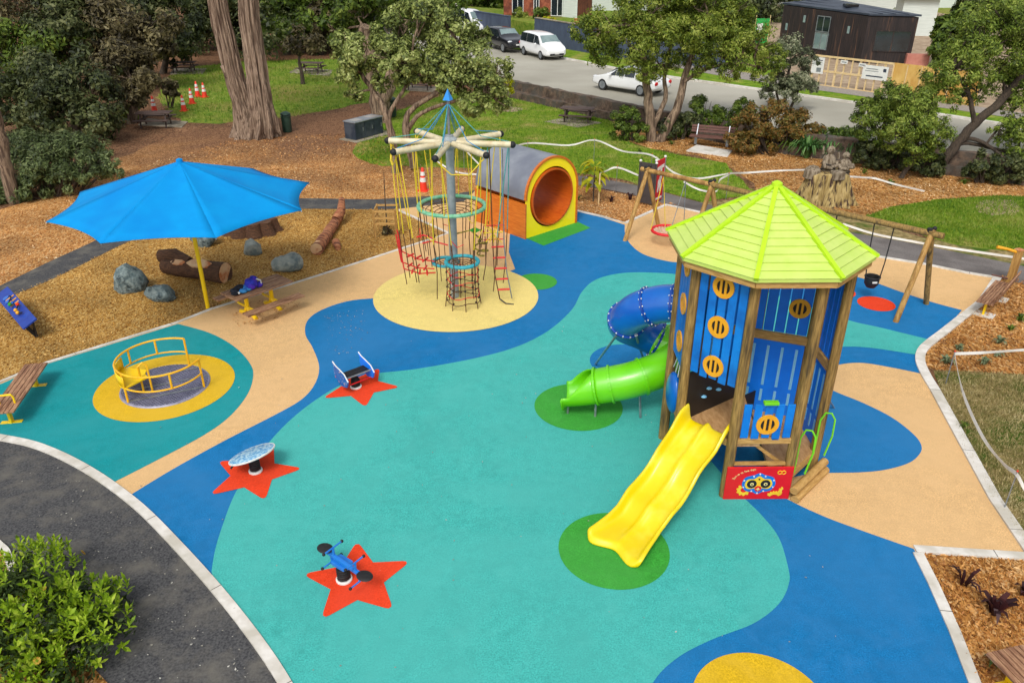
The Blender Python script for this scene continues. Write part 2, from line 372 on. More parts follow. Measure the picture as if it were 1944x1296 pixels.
oran = mat('porthole_orange', S(252, 182, 34), S(246, 168, 24), 8, .45, .05)
black = mat('black_rubber', S(18, 18, 20), S(30, 30, 32), 20, .65, .1)
blackp = mat('black_panel', S(26, 22, 20), S(36, 32, 28), 6, .5, .05)
slidey = mat('yellow_slide', S(242, 212, 0, .80), S(248, 222, 4, .80), 1.5, .36, .02, c3=S(250, 234, 80, .82), scale3=1.6, lo3=.5, hi3=.8, coat=.12)
greenp = mat('green_chute', S(104, 206, 8, .85), S(116, 216, 16, .85), 1.5, .33, .02, coat=.15)
greend = mat('green_rail', S(120, 216, 30), S(130, 224, 40), 4, .4)
bluet = mat('blue_tube', S(0, 96, 196), S(0, 110, 208), 1.5, .3, .02, coat=.2)
bluet2 = mat('blue_flange', S(0, 62, 160), S(0, 72, 172), 3, .38)
steel = mat('galvanised_steel', S(150, 158, 166), S(186, 192, 198), 6, .42, .03, metal=.7)
steelp = mat('grey_pole', S(150, 160, 164), S(182, 190, 192), 5, .45, .02, c3=S(136, 146, 150), scale3=1.5)
white = mat('white_plastic', S(232, 232, 226), S(244, 244, 240), 8, .45)
cream = mat('cream_arm', S(214, 198, 156), S(236, 224, 190), 5, .5, .03, c3=S(210, 186, 140), scale3=3, lo3=.55, hi3=.75)
redp = mat('red_panel', S(222, 16, 24), S(234, 24, 30), 3, .42, .03)
redr = mat('red_rope', S(222, 22, 34), S(236, 40, 46), 12, .6)
yelr = mat('yellow_rope', S(238, 206, 24), S(248, 220, 60), 30, .7)
bluer = mat('blue_rope', S(30, 132, 196), S(60, 160, 214), 30, .7)
tealr = mat('teal_rope', S(60, 150, 150), S(90, 176, 170), 30, .7)
darkr = mat('dark_rope', S(70, 46, 26), S(110, 74, 40), 30, .8)
ringg = mat('green_ring', S(96, 186, 140), S(160, 216, 180), 9, .6)
ringt = mat('teal_ring', S(24, 148, 170), S(70, 186, 196), 9, .6)
yelp = mat('yellow_paint', S(250, 204, 0, .88), S(255, 216, 20, .88), 3, .38, .02)
yelo = mat('yellow_rail', S(244, 178, 16, .86), S(252, 196, 40, .86), 3, .38)
meshm = mat('carousel_mesh', S(140, 140, 164), S(170, 170, 192), 6, .5, .1, metal=.2)
umbm = mat('blue_canopy', S(0, 150, 226, .76), S(0, 158, 232, .76), 1.5, .8, .04, c3=S(0, 142, 222, .76), scale3=.5, spec=.15)
tunw = mat('orange_ply', S(204, 100, 20), S(236, 136, 44), 5, .45, .05, stretch=(.6, .6, 9), detail=5, coat=.15)
tuni = mat('tunnel_inside_ply', S(196, 82, 14), S(224, 108, 26), 5, .45, .05, stretch=(.6, .6, 7), detail=5)
tung = mat('grey_roof_sheet', S(140, 146, 158), S(160, 166, 176), 2, .42, .02, metal=.2, c3=S(128, 134, 148), scale3=.8)
bark = mat('pale_bark', S(112, 92, 74), S(176, 152, 126), 5, .9, .9, stretch=(5, 5, .5), detail=6, c3=S(80, 62, 48), scale3=2, bdist=.04)
barkd = mat('dark_bark', S(52, 44, 36), S(92, 78, 64), 5, .95, .9, stretch=(5, 5, .6), detail=6, bdist=.04)
barkf = mat('fluted_bark', S(136, 112, 92), S(196, 170, 146), 3, .9, 1.0, stretch=(6, 6, .35), detail=7, c3=S(86, 62, 46), scale3=2.2, lo3=.45, hi3=.65, bdist=.12)
logb = mat('log_bark', S(62, 38, 24), S(112, 76, 50), 5, .9, .9, stretch=(1, 6, 6), detail=6, bdist=.03)
cutw = mat('cut_timber', S(222, 176, 128), S(240, 206, 162), 6, .8, .1, c3=S(198, 118, 66), scale3=3)
cutr = mat('red_log_wood', S(150, 82, 48), S(198, 138, 96), 4, .8, .4, stretch=(1, 5, 5), detail=6, c3=S(92, 46, 30), scale3=1.6)
totem = mat('grey_carved_wood', S(120, 106, 88), S(172, 158, 136), 5, .9, .6, stretch=(4, 4, .8), detail=6, c3=S(96, 80, 60), scale3=3)
totemb = mat('mossy_stump_wood', S(140, 116, 62), S(196, 172, 116), 3, .9, .6, stretch=(4, 4, .5), detail=5, c3=S(64, 44, 32), scale3=1.6, lo3=.5, hi3=.6, bdist=.03)
rockm = mat('blue_grey_rock', S(84, 104, 108), S(150, 164, 162), 7, .85, 1.0, detail=10, c3=S(56, 72, 76), scale3=4, lo3=.52, hi3=.66, bdist=.07)
rockp = mat('pale_rock', S(140, 150, 146), S(186, 188, 174), 4, .85, .9, detail=8, c3=S(104, 118, 118), scale3=2.5, bdist=.05)
stonew = mat('stone_wall_rock', S(60, 48, 40), S(128, 106, 88), 3, .9, 1.0, detail=6, c3=S(88, 82, 74), scale3=1.4, bdist=.08)
carw = mat('white_car_paint', S(236, 238, 238, .88), S(242, 243, 243, .88), 1, .25, coat=.6)
cark = mat('black_car_paint', S(24, 26, 34), S(30, 32, 40), 1, .2, coat=.6)
glass = mat('dark_glass', S(26, 34, 40), S(44, 56, 62), 1, .08, spec=.9)
glassp = mat('pale_glass', S(116, 138, 140), S(150, 170, 168), .8, .1, spec=.9)
lamp = mat('headlamp_lens', S(210, 216, 220), S(232, 236, 238), 5, .15)
conered = mat('cone_orange', S(240, 52, 20), S(248, 64, 28), 6, .5)
bwood = mat('charred_cladding', S(22, 17, 18), S(52, 40, 38), 2.2, .8, .3, stretch=(5, 5, .35), detail=6, c3=S(128, 92, 68), scale3=.9, lo3=.56, hi3=.78)
roofd = mat('dark_metal_roof', S(56, 64, 78), S(74, 84, 98), 1.5, .45, .03, metal=.3)
whitew = mat('white_weatherboard', S(206, 214, 206), S(226, 232, 224), 3, .7, .1, stretch=(.3, .3, 8))
brick = mat('brick_wall', S(140, 72, 48), S(172, 98, 68), 5, .9, .3, c3=S(112, 56, 40), scale3=1.5)
plyf = mat('plywood_hoarding', S(222, 178, 92), S(238, 200, 122), 2.5, .75, .1, stretch=(1, 1, .4), c3=S(206, 154, 72), scale3=.8)
timb = mat('pale_framing_timber', S(222, 190, 132), S(240, 212, 162), 5, .75, .1)
slate = mat('slate_painted_wall', S(64, 74, 98), S(80, 92, 116), 2, .75, .1, stretch=(1, 1, .4))
pinkd = mat('red_primed_board', S(190, 120, 104), S(206, 140, 122), 2, .8)
binm = mat('green_bin_paint', S(34, 60, 48), S(48, 76, 62), 5, .5)
bbqm = mat('blue_black_cabinet', S(38, 48, 62), S(54, 66, 80), 3, .4, .05, c3=S(74, 82, 92), scale3=2)
tapem = mat('white_tape', S(232, 230, 222), S(244, 242, 236), 5, .6)
bagb = mat('blue_fabric', S(20, 34, 150), S(52, 60, 200), 9, .85, .3, c3=S(92, 40, 190), scale3=4)
bagk = mat('black_fabric', S(14, 16, 26), S(30, 34, 52), 9, .9, .3)
bagc = mat('cyan_fabric', S(28, 92, 190), S(70, 160, 220), 9, .85, .3)
discm = mat('swirl_disc_print', S(40, 150, 214), S(196, 234, 250), 16, .4, detail=2, lo=.42, hi=.58)
fishm = mat('painted_blue_side', S(8, 84, 170), S(30, 120, 196), 9, .45, c3=S(206, 170, 180), scale3=16, lo3=.6, hi3=.63)
signd = mat('sign_dark_board', S(62, 56, 56), S(76, 70, 70), 4, .6)
signr = mat('sign_red_board', S(206, 20, 44), S(220, 30, 52), 4, .5)
greensh = mat('green_shade_sheet', S(24, 156, 64), S(48, 180, 84), 4, .6)
# foliage
lf_poh = leafm('leaf_greygreen', [S(66, 78, 44), S(112, 128, 62), S(158, 170, 88), S(204, 212, 136)], .25)
lf_gum = leafm('leaf_olive', [S(58, 76, 24), S(104, 126, 38), S(148, 164, 58), S(190, 198, 96)], .32)
lf_grey = leafm('leaf_sage', [S(60, 70, 48), S(98, 108, 76), S(142, 148, 112), S(196, 196, 164)], .2)
lf_dark = leafm('leaf_dark', [S(32, 42, 20), S(58, 70, 34), S(90, 98, 52), S(124, 128, 80)], .15, .5)
lf_dark2 = leafm('leaf_brownish', [S(42, 36, 24), S(76, 68, 42), S(108, 98, 62), S(138, 128, 86)], .15, .5)
lf_mid = leafm('leaf_mid', [S(44, 62, 18), S(76, 100, 30), S(110, 134, 44), S(146, 162, 70)], .25)
lf_pit = leafm('leaf_round_crown', [S(56, 74, 22), S(98, 122, 38), S(142, 162, 60), S(180, 192, 92)], .25)
lf_red = leafm('leaf_bronze', [S(58, 62, 24), S(100, 92, 36), S(150, 104, 48), S(116, 124, 54)], .2, 2)
lf_flax = leafm('leaf_flax', [S(34, 66, 30), S(66, 108, 50), S(100, 144, 74), S(140, 172, 104)], .2)
lf_hedge = leafm('leaf_juniper', [S(44, 56, 32), S(72, 88, 46), S(102, 118, 66), S(134, 146, 92)], .15)
lf_lime = leafm('leaf_lime', [S(78, 108, 14), S(128, 164, 22), S(174, 206, 40), S(208, 226, 84)], .4, 3)
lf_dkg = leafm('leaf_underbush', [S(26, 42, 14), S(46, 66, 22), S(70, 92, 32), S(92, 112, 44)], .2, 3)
lf_yel = leafm('leaf_yellow', [S(150, 160, 20), S(196, 196, 30), S(220, 208, 50)], .35)
lf_pur = leafm('leaf_purple', [S(36, 18, 22), S(62, 28, 30), S(88, 44, 40)], .15)
lf_sil = leafm('leaf_silver', [S(84, 100, 66), S(120, 134, 96), S(160, 168, 130)], .2)
flowm = leafm('flower_yellow', [S(226, 176, 40), S(240, 206, 90), S(214, 150, 50)], .2)
bladem = leafm('blade_green', [S(68, 116, 18), S(106, 146, 30), S(146, 170, 52), S(184, 186, 98)], .3, .35)
bladed = leafm('blade_dry', [S(92, 104, 38), S(150, 140, 80), S(200, 182, 126), S(224, 208, 160)], .3, .5)
chip1 = leafm('chip_bits', [S(120, 76, 24), S(176, 122, 46), S(212, 160, 78), S(232, 194, 120)], 0, .3)
chip2 = leafm('bark_bits', [S(106, 58, 20), S(176, 112, 46), S(216, 156, 84), S(238, 198, 140)], 0, .4)
chip3 = leafm('orange_bits', [S(136, 82, 36), S(196, 132, 70), S(220, 164, 100), S(240, 208, 162)], 0, .4)
speckm = leafm('pale_litter', [S(120, 118, 108), S(160, 156, 144), S(206, 204, 194)], 0, .4)

# ---------------------------------------------------------------- ground
def sheet(name, pts, z, m): return struct(MB().sheet(pts, z).build(name, m))
sheet('ground', [(-400, -60), (400, -60), (400, 700), (-400, 700)], 0, litterm)
# fresh orange mulch round the playground, turning to brown litter further off
sheet('mulch_ground', wiggle(px([(-700, 700), (-500, 420), (0, 398), (110, 368), (230, 300), (330, 255), (470, 238), (640, 214), (700, 205), (800, 250), (960, 300), (1080, 330), (1100, 420), (1000, 520), (600, 640)]), .12, 1), .004, orangem)
BED = px([(-80, 592), (0, 566), (100, 528), (215, 472), (262, 452), (350, 420), (480, 401), (570, 397), (752, 398), (852, 444), (762, 473), (600, 526), (402, 588), (336, 614), (180, 662), (90, 690), (0, 728), (-140, 786)])
sheet('play_chip_bed', BED, .008, chipm)
LAWN1 = px([(318, 148), (360, 128), (460, 118), (560, 114), (700, 112), (790, 150), (760, 190), (690, 195), (650, 206), (560, 222), (420, 234), (352, 232), (318, 215), (300, 185)])
sheet('lawn_far', wiggle(LAWN1, .25, 2), .006, grassm2)
LAWN2 = px([(700, 245), (740, 215), (860, 175), (972, 186), (1120, 212), (1160, 232), (1172, 262), (1232, 282), (1320, 300), (1375, 312), (1420, 352), (1440, 372), (1330, 385), (1290, 372), (1240, 360), (1180, 342), (1100, 328), (1000, 318), (900, 318), (800, 318), (700, 312), (668, 290)])
sheet('lawn_middle', wiggle(LAWN2, .18, 3), .008, grassm)
sheet('dry_verge', wiggle(px([(1090, 338), (1180, 345), (1240, 360), (1330, 384), (1460, 378), (1640, 414), (1760, 455), (1990, 490), (1990, 540), (1760, 478), (1640, 446), (1340, 388), (1205, 354), (1090, 342)]), .06, 4), .010, drym)
BARK1 = px([(1160, 232), (1230, 225), (1330, 250), (1500, 280), (1700, 310), (1990, 352), (1990, 372), (1900, 372), (1780, 380), (1690, 395), (1640, 412), (1560, 392), (1450, 380), (1432, 350), (1375, 308), (1320, 296), (1232, 282), (1172, 262)])
sheet('bark_bed_far', wiggle(BARK1, .15, 5), .006, barkm)
LAWN3 = px([(1640, 412), (1690, 395), (1780, 380), (1900, 372), (2050, 378), (2050, 498), (1944, 482), (1800, 462)])
sheet('lawn_right', wiggle(LAWN3, .12, 6), .012, grassm)
sheet('bare_patch', wiggle(px([(1852, 390), (1880, 380), (1915, 379), (1940, 392), (1925, 408), (1885, 411), (1860, 404)]), .12, 9, .4), .0155, soilm)
BARK2 = px([(1094, 352), (1200, 372), (1300, 392), (1264, 391), (1187, 424), (1092, 402)])
sheet('bark_bed_swing', BARK2, .012, orangem)
BARK3 = px([(2050, 552), (1900, 524), (1864, 576), (1745, 664), (1748, 692), (1772, 702), (1850, 706), (2050, 716)])
sheet('bark_bed_right', BARK3, .008, barkm)
DRY = px([(1772, 704), (1850, 707), (2050, 717), (2100, 1200), (1946, 1040), (1885, 955), (1820, 835)])
sheet('dry_lawn', DRY, .008, drym)
BARK4 = px([(1744, 1050), (2060, 1066), (2150, 1296), (2150, 1420), (1900, 1420), (1850, 1296), (1812, 1200), (1772, 1105)])
sheet('bark_bed_front', BARK4, .008, barkm)
# footpath: one strip that runs behind the playground
top = cr([(-120, 600), (0, 543), (90, 499), (175, 460), (240, 425), (330, 396), (450, 382), (570, 377), (700, 379), (760, 376), (850, 370), (920, 358), (1000, 340), (1090, 334), (1205, 352), (1330, 385), (1460, 414), (1640, 446), (1760, 468), (1944, 506), (2060, 530)], 6, False)
bot = cr([(2060, 566), (1944, 540), (1890, 527), (1755, 502), (1640, 482), (1460, 440), (1330, 405), (1265, 389), (1205, 371), (1090, 352), (1000, 362), (920, 388), (850, 398), (760, 397), (700, 398), (570, 397), (480, 402), (350, 420), (262, 452), (215, 473), (100, 530), (0, 572), (-120, 628)], 6, False)
def split(a, x0, x1): return [p for p in a if x0 <= p[0] <= x1]
sheet('footpath_dark', px(split(top, -200, 925) + split(bot, -200, 925)), .012, asph)
sheet('footpath_grey', px(split(top, 905, 3000) + split(bot, 905, 3000)), .016, asph2)
# round asphalt path in the front corner
ARC = cr([(-300, 815), (-120, 814), (0, 832), (80, 851), (170, 895), (260, 960), (340, 1040), (420, 1130), (490, 1220), (540, 1296), (590, 1390), (620, 1460)], 8, False)
sheet('path', px([(p[0] - 6, p[1] + 4) for p in ARC] + [(300, 1480), (-400, 1480)]), .010, asph)
sheet('planting_bed', px(cr([(-300, 1000), (-60, 1012), (4, 1040), (20, 1075), (60, 1160), (160, 1250), (230, 1340), (240, 1470), (-350, 1470)], 6)), .022, barkm)

# ---------------------------------------------------------------- coloured rubber surfacing
OUT = [p for p in ARC if p[0] > -200] + [(1900, 1420), (1848, 1296), (1810, 1200), (1770, 1108), (1737, 1044), (1950, 1058), (2080, 1066), (2100, 1230), (1944, 1024), (1885, 935), (1820, 820), (1770, 738)]
OUT = px(OUT) + px(cr([(1752, 708), (1744, 685), (1752, 662), (1790, 632)], 6, False)) + px([(1862, 574), (1893, 529), (1832, 519), (1755, 503), (1662, 488), (1460, 441), (1332, 406), (1265, 391), (1187, 425), (1140, 412), (1091, 400), (1060, 396), (905, 360), (880, 384), (752, 398), (852, 444), (762, 474), (600, 526), (402, 588), (336, 614), (90, 690), (0, 729), (-180, 800)])
sheet('safety_surface_sand', OUT, .020, sand)
LT = px([(-180, 800), (0, 731), (90, 692)]) + px(cr([(338, 616), (400, 634), (446, 660), (474, 690), (481, 714), (470, 750), (436, 792), (386, 828), (300, 874), (212, 919)], 8, False)) + px([p for p in reversed(ARC) if -200 < p[0] < 206])
sheet('surface_deep_teal', LT, .024, teal2)
BL = px(cr([(246, 942), (330, 891), (430, 836), (520, 790), (572, 760), (598, 730), (606, 697), (594, 662), (580, 636), (584, 610), (610, 590), (660, 573), (716, 567)], 8, False)) \
   + px([(860, 560), (978, 512), (966, 480), (968, 446), (1000, 420), (1062, 396), (1092, 402), (1140, 413)]) + px(cr([(1186, 428), (1187, 446), (1198, 466), (1222, 484), (1262, 496), (1300, 500), (1400, 502), (1520, 510), (1623, 526), (1712, 556), (1770, 575), (1826, 590)], 6, False)) \
   + px(cr([(1790, 630), (1752, 662), (1744, 685), (1756, 712)], 6, False)) + px(cr([(1756, 712), (1693, 699), (1635, 690), (1590, 694), (1560, 706), (1552, 726), (1584, 744), (1640, 767), (1693, 794), (1732, 824), (1748, 845), (1746, 862), (1725, 880), (1680, 893), (1630, 898), (1550, 900), (1495, 910), (1470, 925), (1490, 946), (1560, 980), (1640, 1010), (1734, 1043)], 8, False)) \
   + px([(1770, 1109), (1810, 1201), (1848, 1298), (1896, 1420)]) + px([p for p in reversed(ARC) if p[0] > 248])
sheet('surface_blue', BL, .024, blue)
TE = px(cr([(402, 1087), (408, 1050), (420, 1008), (446, 940), (488, 872), (530, 820), (580, 775), (640, 736), (700, 713), (790, 702), (900, 682), (980, 660), (1040, 630), (1085, 590), (1105, 555), (1132, 532), (1180, 520), (1240, 519), (1300, 524), (1400, 540), (1500, 570), (1606, 608), (1674, 624), (1764, 646)], 6, False)) \
   + px(cr([(1764, 646), (1748, 664), (1740, 675)], 4, False)) + px(cr([(1740, 675), (1654, 662), (1596, 660), (1500, 668), (1420, 700), (1350, 760), (1320, 820), (1342, 867), (1407, 941), (1444, 978), (1478, 1022), (1496, 1080), (1497, 1110), (1478, 1148), (1430, 1185), (1350, 1216), (1286, 1250), (1240, 1296), (1200, 1380), (1180, 1430)], 6, False)) \
   + px([p for p in reversed(ARC) if p[0] > 404])
sheet('surface_teal', TE, .028, teal)
def disc(name, c, r, z, m, n=72): return sheet(name, [(c[0] + r * math.cos(2 * math.pi * k / n), c[1] + r * math.sin(2 * math.pi * k / n)) for k in range(n)], z, m)
disc('surface_yellow_circle', g(866, 562), 2.36, .034, ylw); disc('surface_green_dot', g(1018, 536), .62, .030, grn)
disc('surface_gold_circle', g(315, 734), 1.52, .030, ylw2); disc('surface_green_circle', g(1165, 1044), .935, .032, grn)
disc('surface_green_circle', g(1098, 773), .97, .032, grn); disc('surface_gold_circle', g(1446, 1347), .93, .032, ylw2)
disc('surface_red_dot', g(1663, 578), .50, .030, red); disc('surface_red_dot', g(1595, 556), .42, .030, red); disc('surface_blue_dot', g(1190, 688), .9, .0295, blue)
sheet('surface_green_mat', px([(990, 450), (1096, 422), (1121, 434), (1032, 468)]), .030, grn)
for q in ([(583, 1093), (597, 1158), (731, 1159), (773, 1079), (705, 1035)], [(402, 940), (476, 951), (567, 897), (530, 855), (436, 867)], [(617, 757), (701, 768), (753, 734), (723, 702), (627, 721)]):
    P_ = [g(*p) for p in q]; c = sum(P_, Vector()) / 5; a0 = sum(math.atan2((p - c).y, (p - c).x) + 0 for p in P_[:1])
    sgn = 1 if (P_[0] - c).cross(P_[1] - c).z > 0 else -1; pts = []
    for k in range(5):
        for r_, da in ((.80, -.075), (.845, -.03), (.845, .03), (.80, .075), (.44, math.pi / 5)):
            a = a0 + sgn * (k * 2 * math.pi / 5 + da); pts.append((c.x + r_ * math.cos(a), c.y + r_ * math.sin(a)))
    sheet('surface_red_star', pts, .036, red)
# concrete kerbs
def kerb(pts, w_=.15, h=.05, closed=False, name='kerb'):
    b = MB(); P_ = [Vector(p[:2]) for p in pts]; n = len(P_); L_ = []; R_ = []
    for i, p in enumerate(P_):
        d = (P_[min(i + 1, n - 1)] - P_[max(i - 1, 0)]).normalized(); nn = Vector((-d.y, d.x)); L_.append(p + nn * w_ / 2); R_.append(p - nn * w_ / 2)
    for i in range(n - 1):
        q = [L_[i], R_[i], R_[i + 1], L_[i + 1]]; v = [(p.x, p.y, -.05) for p in q] + [(p.x, p.y, h) for p in q]
        b.add(v, [(7, 6, 5, 4), (0, 1, 5, 4), (2, 3, 7, 6), (3, 0, 4, 7), (1, 2, 6, 5)])
    k0 = len(b.f); run = 0; nxt = 1.3                               # saw-cut joints across the top
    for i in range(n - 1):
        d = P_[i + 1] - P_[i]; Ls = d.length
        while nxt < run + Ls:
            c = P_[i].lerp(P_[i + 1], (nxt - run) / Ls); u = d.normalized(); nn = Vector((-u.y, u.x)); w2 = w_ / 2 + .002
            b.add([(c + u * sx_ * .007 + nn * sy * w2).to_tuple() + (h + .002,) for sx_, sy in ((-1, -1), (1, -1), (1, 1), (-1, 1))], [(0, 1, 2, 3)]); nxt += 2.4
        run += Ls
    o = b.build(name, [conc, jointm])
    for f in o.data.polygons:
        if f.index >= k0: f.material_index = 1
    return struct(o)
kerb(px([p for p in ARC]), .17)
kerb(px([(-180, 798), (0, 727), (90, 690), (336, 614), (402, 588), (600, 526), (764, 473)]), .09, .045)
kerb(px([(764, 473), (852, 444), (752, 398)]), .10, .045)
kerb(px([(1092, 401), (1140, 412), (1187, 425), (1265, 390), (1332, 405), (1460, 440), (1662, 488), (1755, 503), (1832, 519), (1893, 529)]), .14)
kerb(px([(1893, 529), (1864, 574)]) + px(cr([(1790, 633), (1754, 662), (1746, 685), (1756, 712), (1774, 742)], 6, False)) + px([(1822, 830), (1888, 950), (1948, 1038), (2080, 1240)]), .22, .06)
kerb(px([(1736, 1044), (1950, 1058), (2080, 1066)]), .17); kerb(px([(1742, 1052), (1770, 1108), (1811, 1200), (1849, 1298), (1900, 1420)]), .17)
kerb(px(cr([(-300, 1000), (-60, 1012), (4, 1040), (22, 1075), (60, 1160), (160, 1250)], 6, False)), .12, .05)
# scattered chips, grass blades and fallen leaf bits
chips('wood_chip_scatter', BED, 16000, .075, chip1, .012, 1); chips('bark_scatter', BARK4, 9000, .075, chip2, .014, 2, .5); chips('bark_scatter', BARK3, 7000, .085, chip2, .014, 3, .5)
chips('bark_scatter', BARK1, 8000, .11, chip3, .014, 4, .5); chips('bark_scatter', BARK2, 2500, .09, chip3, .018, 5, .5)
MULN = px([(-100, 560), (0, 420), (180, 340), (420, 270), (700, 250), (900, 330), (890, 365), (570, 376), (330, 394), (175, 458), (0, 540)])
chips('mulch_scatter', MULN, 9000, .10, chip3, .010, 6, .5)
chips('leaf_bits', px([(20, 850), (150, 900), (330, 1060), (500, 1296), (240, 1296), (60, 1000)]), 130, .032, speckm, .014, 7, .2, .6)
chips('leaf_bits', px([(0, 1000), (600, 620), (1000, 560), (1500, 1000), (1800, 1296), (500, 1290)]), 170, .03, speckm, .040, 8, .2, .6)
chips('leaf_bits', px([(615, 600), (690, 585), (700, 640), (680, 680), (625, 670)]), 130, .03, speckm, .030, 9, .2, .6)
blades('grass_blades', DRY, 26000, .055, bladed, .010, 1); blades('grass_blades', LAWN3, 26000, .075, bladem, .014, 2); blades('grass_blades', LAWN2, 34000, .085, bladem, .010, 3)
chips('bark_spill', px([(432, 596), (470, 572), (560, 566), (572, 580), (520, 612), (452, 622)]), 420, .05, chip2, .026, 19, .25, .4)
blades('grass_blades', LAWN1, 16000, .13, bladem, .008, 4)
# raised street beyond the stone wall
RZ = .8
WALL = [(600, 62), (700, 82), (860, 128), (972, 157), (1130, 190), (1260, 217), (1500, 256), (1800, 291), (2020, 318)]
NEAR = [g(p[0], p[1], RZ) for p in WALL]
far_ = [Vector((260, 40, RZ)), Vector((300, 600, RZ)), Vector((-60, 600, RZ)), Vector((-40, 130, RZ))]
struct(MB().prism([p.to_2d() for p in NEAR] + [p.to_2d() for p in far_], -.3, RZ).build('street_terrace', grassm2))
def rs(name, pts, dz, m): return sheet(name, [g(p[0], p[1], RZ).to_2d() for p in pts], RZ + dz, m)
FARK = cr([(640, 42), (780, 52), (905, 82), (985, 98), (1075, 113), (1200, 137), (1380, 163), (1560, 188), (1660, 202), (1800, 222), (2060, 262)], 5, False)
nr = [(p[0], p[1] - 5) for p in WALL]
rs('road', nr + [tuple(p) for p in reversed(FARK)], .004, roadm)
rs('verge_grass', [tuple(p) for p in FARK if p[0] > 900] + [(2060, 246), (1660, 188), (1560, 174), (1380, 148), (1200, 114), (1090, 95), (900, 66)], .04, grassm)
rs('pavement', [(900, 66), (1090, 95), (1200, 114), (1380, 148), (1560, 174), (1660, 188), (2060, 246), (2060, 234), (1660, 176), (1560, 161), (1380, 134), (1200, 100), (1090, 82), (900, 55)], .05, pavem)
kerb([g(p[0], p[1], RZ).to_2d() for p in FARK], .25, RZ + .11)
rs('yard', [(1470, 148), (1560, 161), (1660, 176), (2060, 234), (2300, 120), (1700, 10), (1450, 8), (1400, 60)], .02, soilm)
rs('yard_lawn', [(1380, 134), (1470, 148), (1450, 30), (1300, 20), (1250, 60)], .03, grassm)
# stone retaining wall in two steps
wl = thing('stone_wall', 'low dark stone retaining wall in two steps along the roadside', 'stone wall', NEAR[4], world=True)
def ribbon(pts, off0, off1, z0, z1, seed):
    b = MB(); rr = random.Random(seed); P_ = []
    for i in range(len(pts) - 1):
        a, c = pts[i].to_2d(), pts[i + 1].to_2d(); k = max(1, int((c - a).length / .45))
        P_ += [a.lerp(c, j / k) for j in range(k)]
    P_.append(pts[-1].to_2d()); rows = []
    for i, p in enumerate(P_):
        d = (P_[min(i + 1, len(P_) - 1)] - P_[max(i - 1, 0)]).normalized(); nn = Vector((d.y, -d.x))
        j = lambda s_: rr.uniform(-s_, s_)
        rows.append([(p.x + nn.x * (off1 + j(.05)), p.y + nn.y * (off1 + j(.05)), z0), (p.x + nn.x * (off1 + j(.05)), p.y + nn.y * (off1 + j(.05)), (z0 + z1) / 2), (p.x + nn.x * off1, p.y + nn.y * off1, z1 + j(.04)), (p.x + nn.x * off0, p.y + nn.y * off0, z1 + j(.04)), (p.x + nn.x * off0, p.y + nn.y * off0, z0)])
    v = [q for r_ in rows for q in r_]; f = []
    for i in range(len(rows) - 1):
        for k in range(4): f.append((i * 5 + k, i * 5 + k + 1, (i + 1) * 5 + k + 1, (i + 1) * 5 + k))
    f += [(0, 1, 2, 3, 4), tuple(reversed([(len(rows) - 1) * 5 + k for k in range(5)]))]
    return b.add(v, f)
ribbon(NEAR[1:], -.15, .25, -.1, RZ + .16, 1).build('upper_course', stonew, wl)
ribbon(NEAR[1:], .252, .58, -.1, .42, 2).build('lower_course', stonew, wl)
# ---------------------------------------------------------------- play tower
TC = Vector((4.468, 13.042, 0))
def tp(k, r=1.45, z=0.0):
    a = -math.pi / 2 + math.pi / 8 + k * math.pi / 4 + .0134
    return Vector((TC.x + r * math.cos(a), TC.y + r * math.sin(a), z))
ZE, ZA = 4.47, 5.50
tw = thing('play_tower', 'tall octagonal timber play tower with lime roof and blue board walls', 'play tower', TC, world=True)
for k in range(8): MB().tube([tp(k, 1.45, 0), tp(k, 1.45, 1.5), tp(k, 1.45, 3), tp(k, 1.45, ZE - .06)], [.098, .092, .09, .086], 14).build('post', post, tw, True)
rf = MB()
for k in range(8):                       # lapped boards on each roof face
    a, b, ap = tp(k, 1.76, ZE), tp(k + 1, 1.76, ZE), Vector((TC.x, TC.y, ZA)); n = 12
    nrm = (b - a).cross(ap - a).normalized()
    for i in range(n):
        t0, t1 = i / n, (i + 1) / n
        p0, p1 = a.lerp(ap, t0), b.lerp(ap, t0); q0, q1 = a.lerp(ap, t1), b.lerp(ap, t1); up_ = nrm * .022
        if i == n - 1: rf.add([p0 + up_, p1 + up_, ap], [(0, 1, 2)]); rf.add([p0, p1, p1 + up_, p0 + up_], [(0, 1, 2, 3)])
        else: rf.add([p0, p1, p1 + up_, p0 + up_, q1, q0], [(0, 1, 2, 3), (3, 2, 4, 5)])
    rf.add([a, b, b - Vector((0, 0, .05)), a - Vector((0, 0, .05))], [(3, 2, 1, 0)])
rf.add([tp(k, 1.74, ZE - .012) for k in range(8)] + [Vector((TC.x, TC.y, ZA - .05))], [(k, 8, (k + 1) % 8) for k in range(8)])
roof = rf.build('roof', lime, tw)
for k in range(8): MB().bar(tp(k, 1.79, ZE + .02), Vector((TC.x, TC.y, ZA + .03)), .075, .05).build('ridge_cap', lime2, roof)
MB().lathe([(.10, ZA - .02), (.09, ZA + .05), (.03, ZA + .085), (0, ZA + .09)], TC, 12).build('roof_finial', lime2, roof, True)
for k in range(8): MB().bar(tp(k, 1.69, ZE - .112), tp(k + 1, 1.69, ZE - .112), .05, .11).build('eave_beam', pineh, tw)
def frame(a, b):                          # local frame along a wall from a to b, outward normal n
    d = (b - a); L = d.length; d.normalize(); n = Vector((d.y, -d.x, 0)); return d, n, L
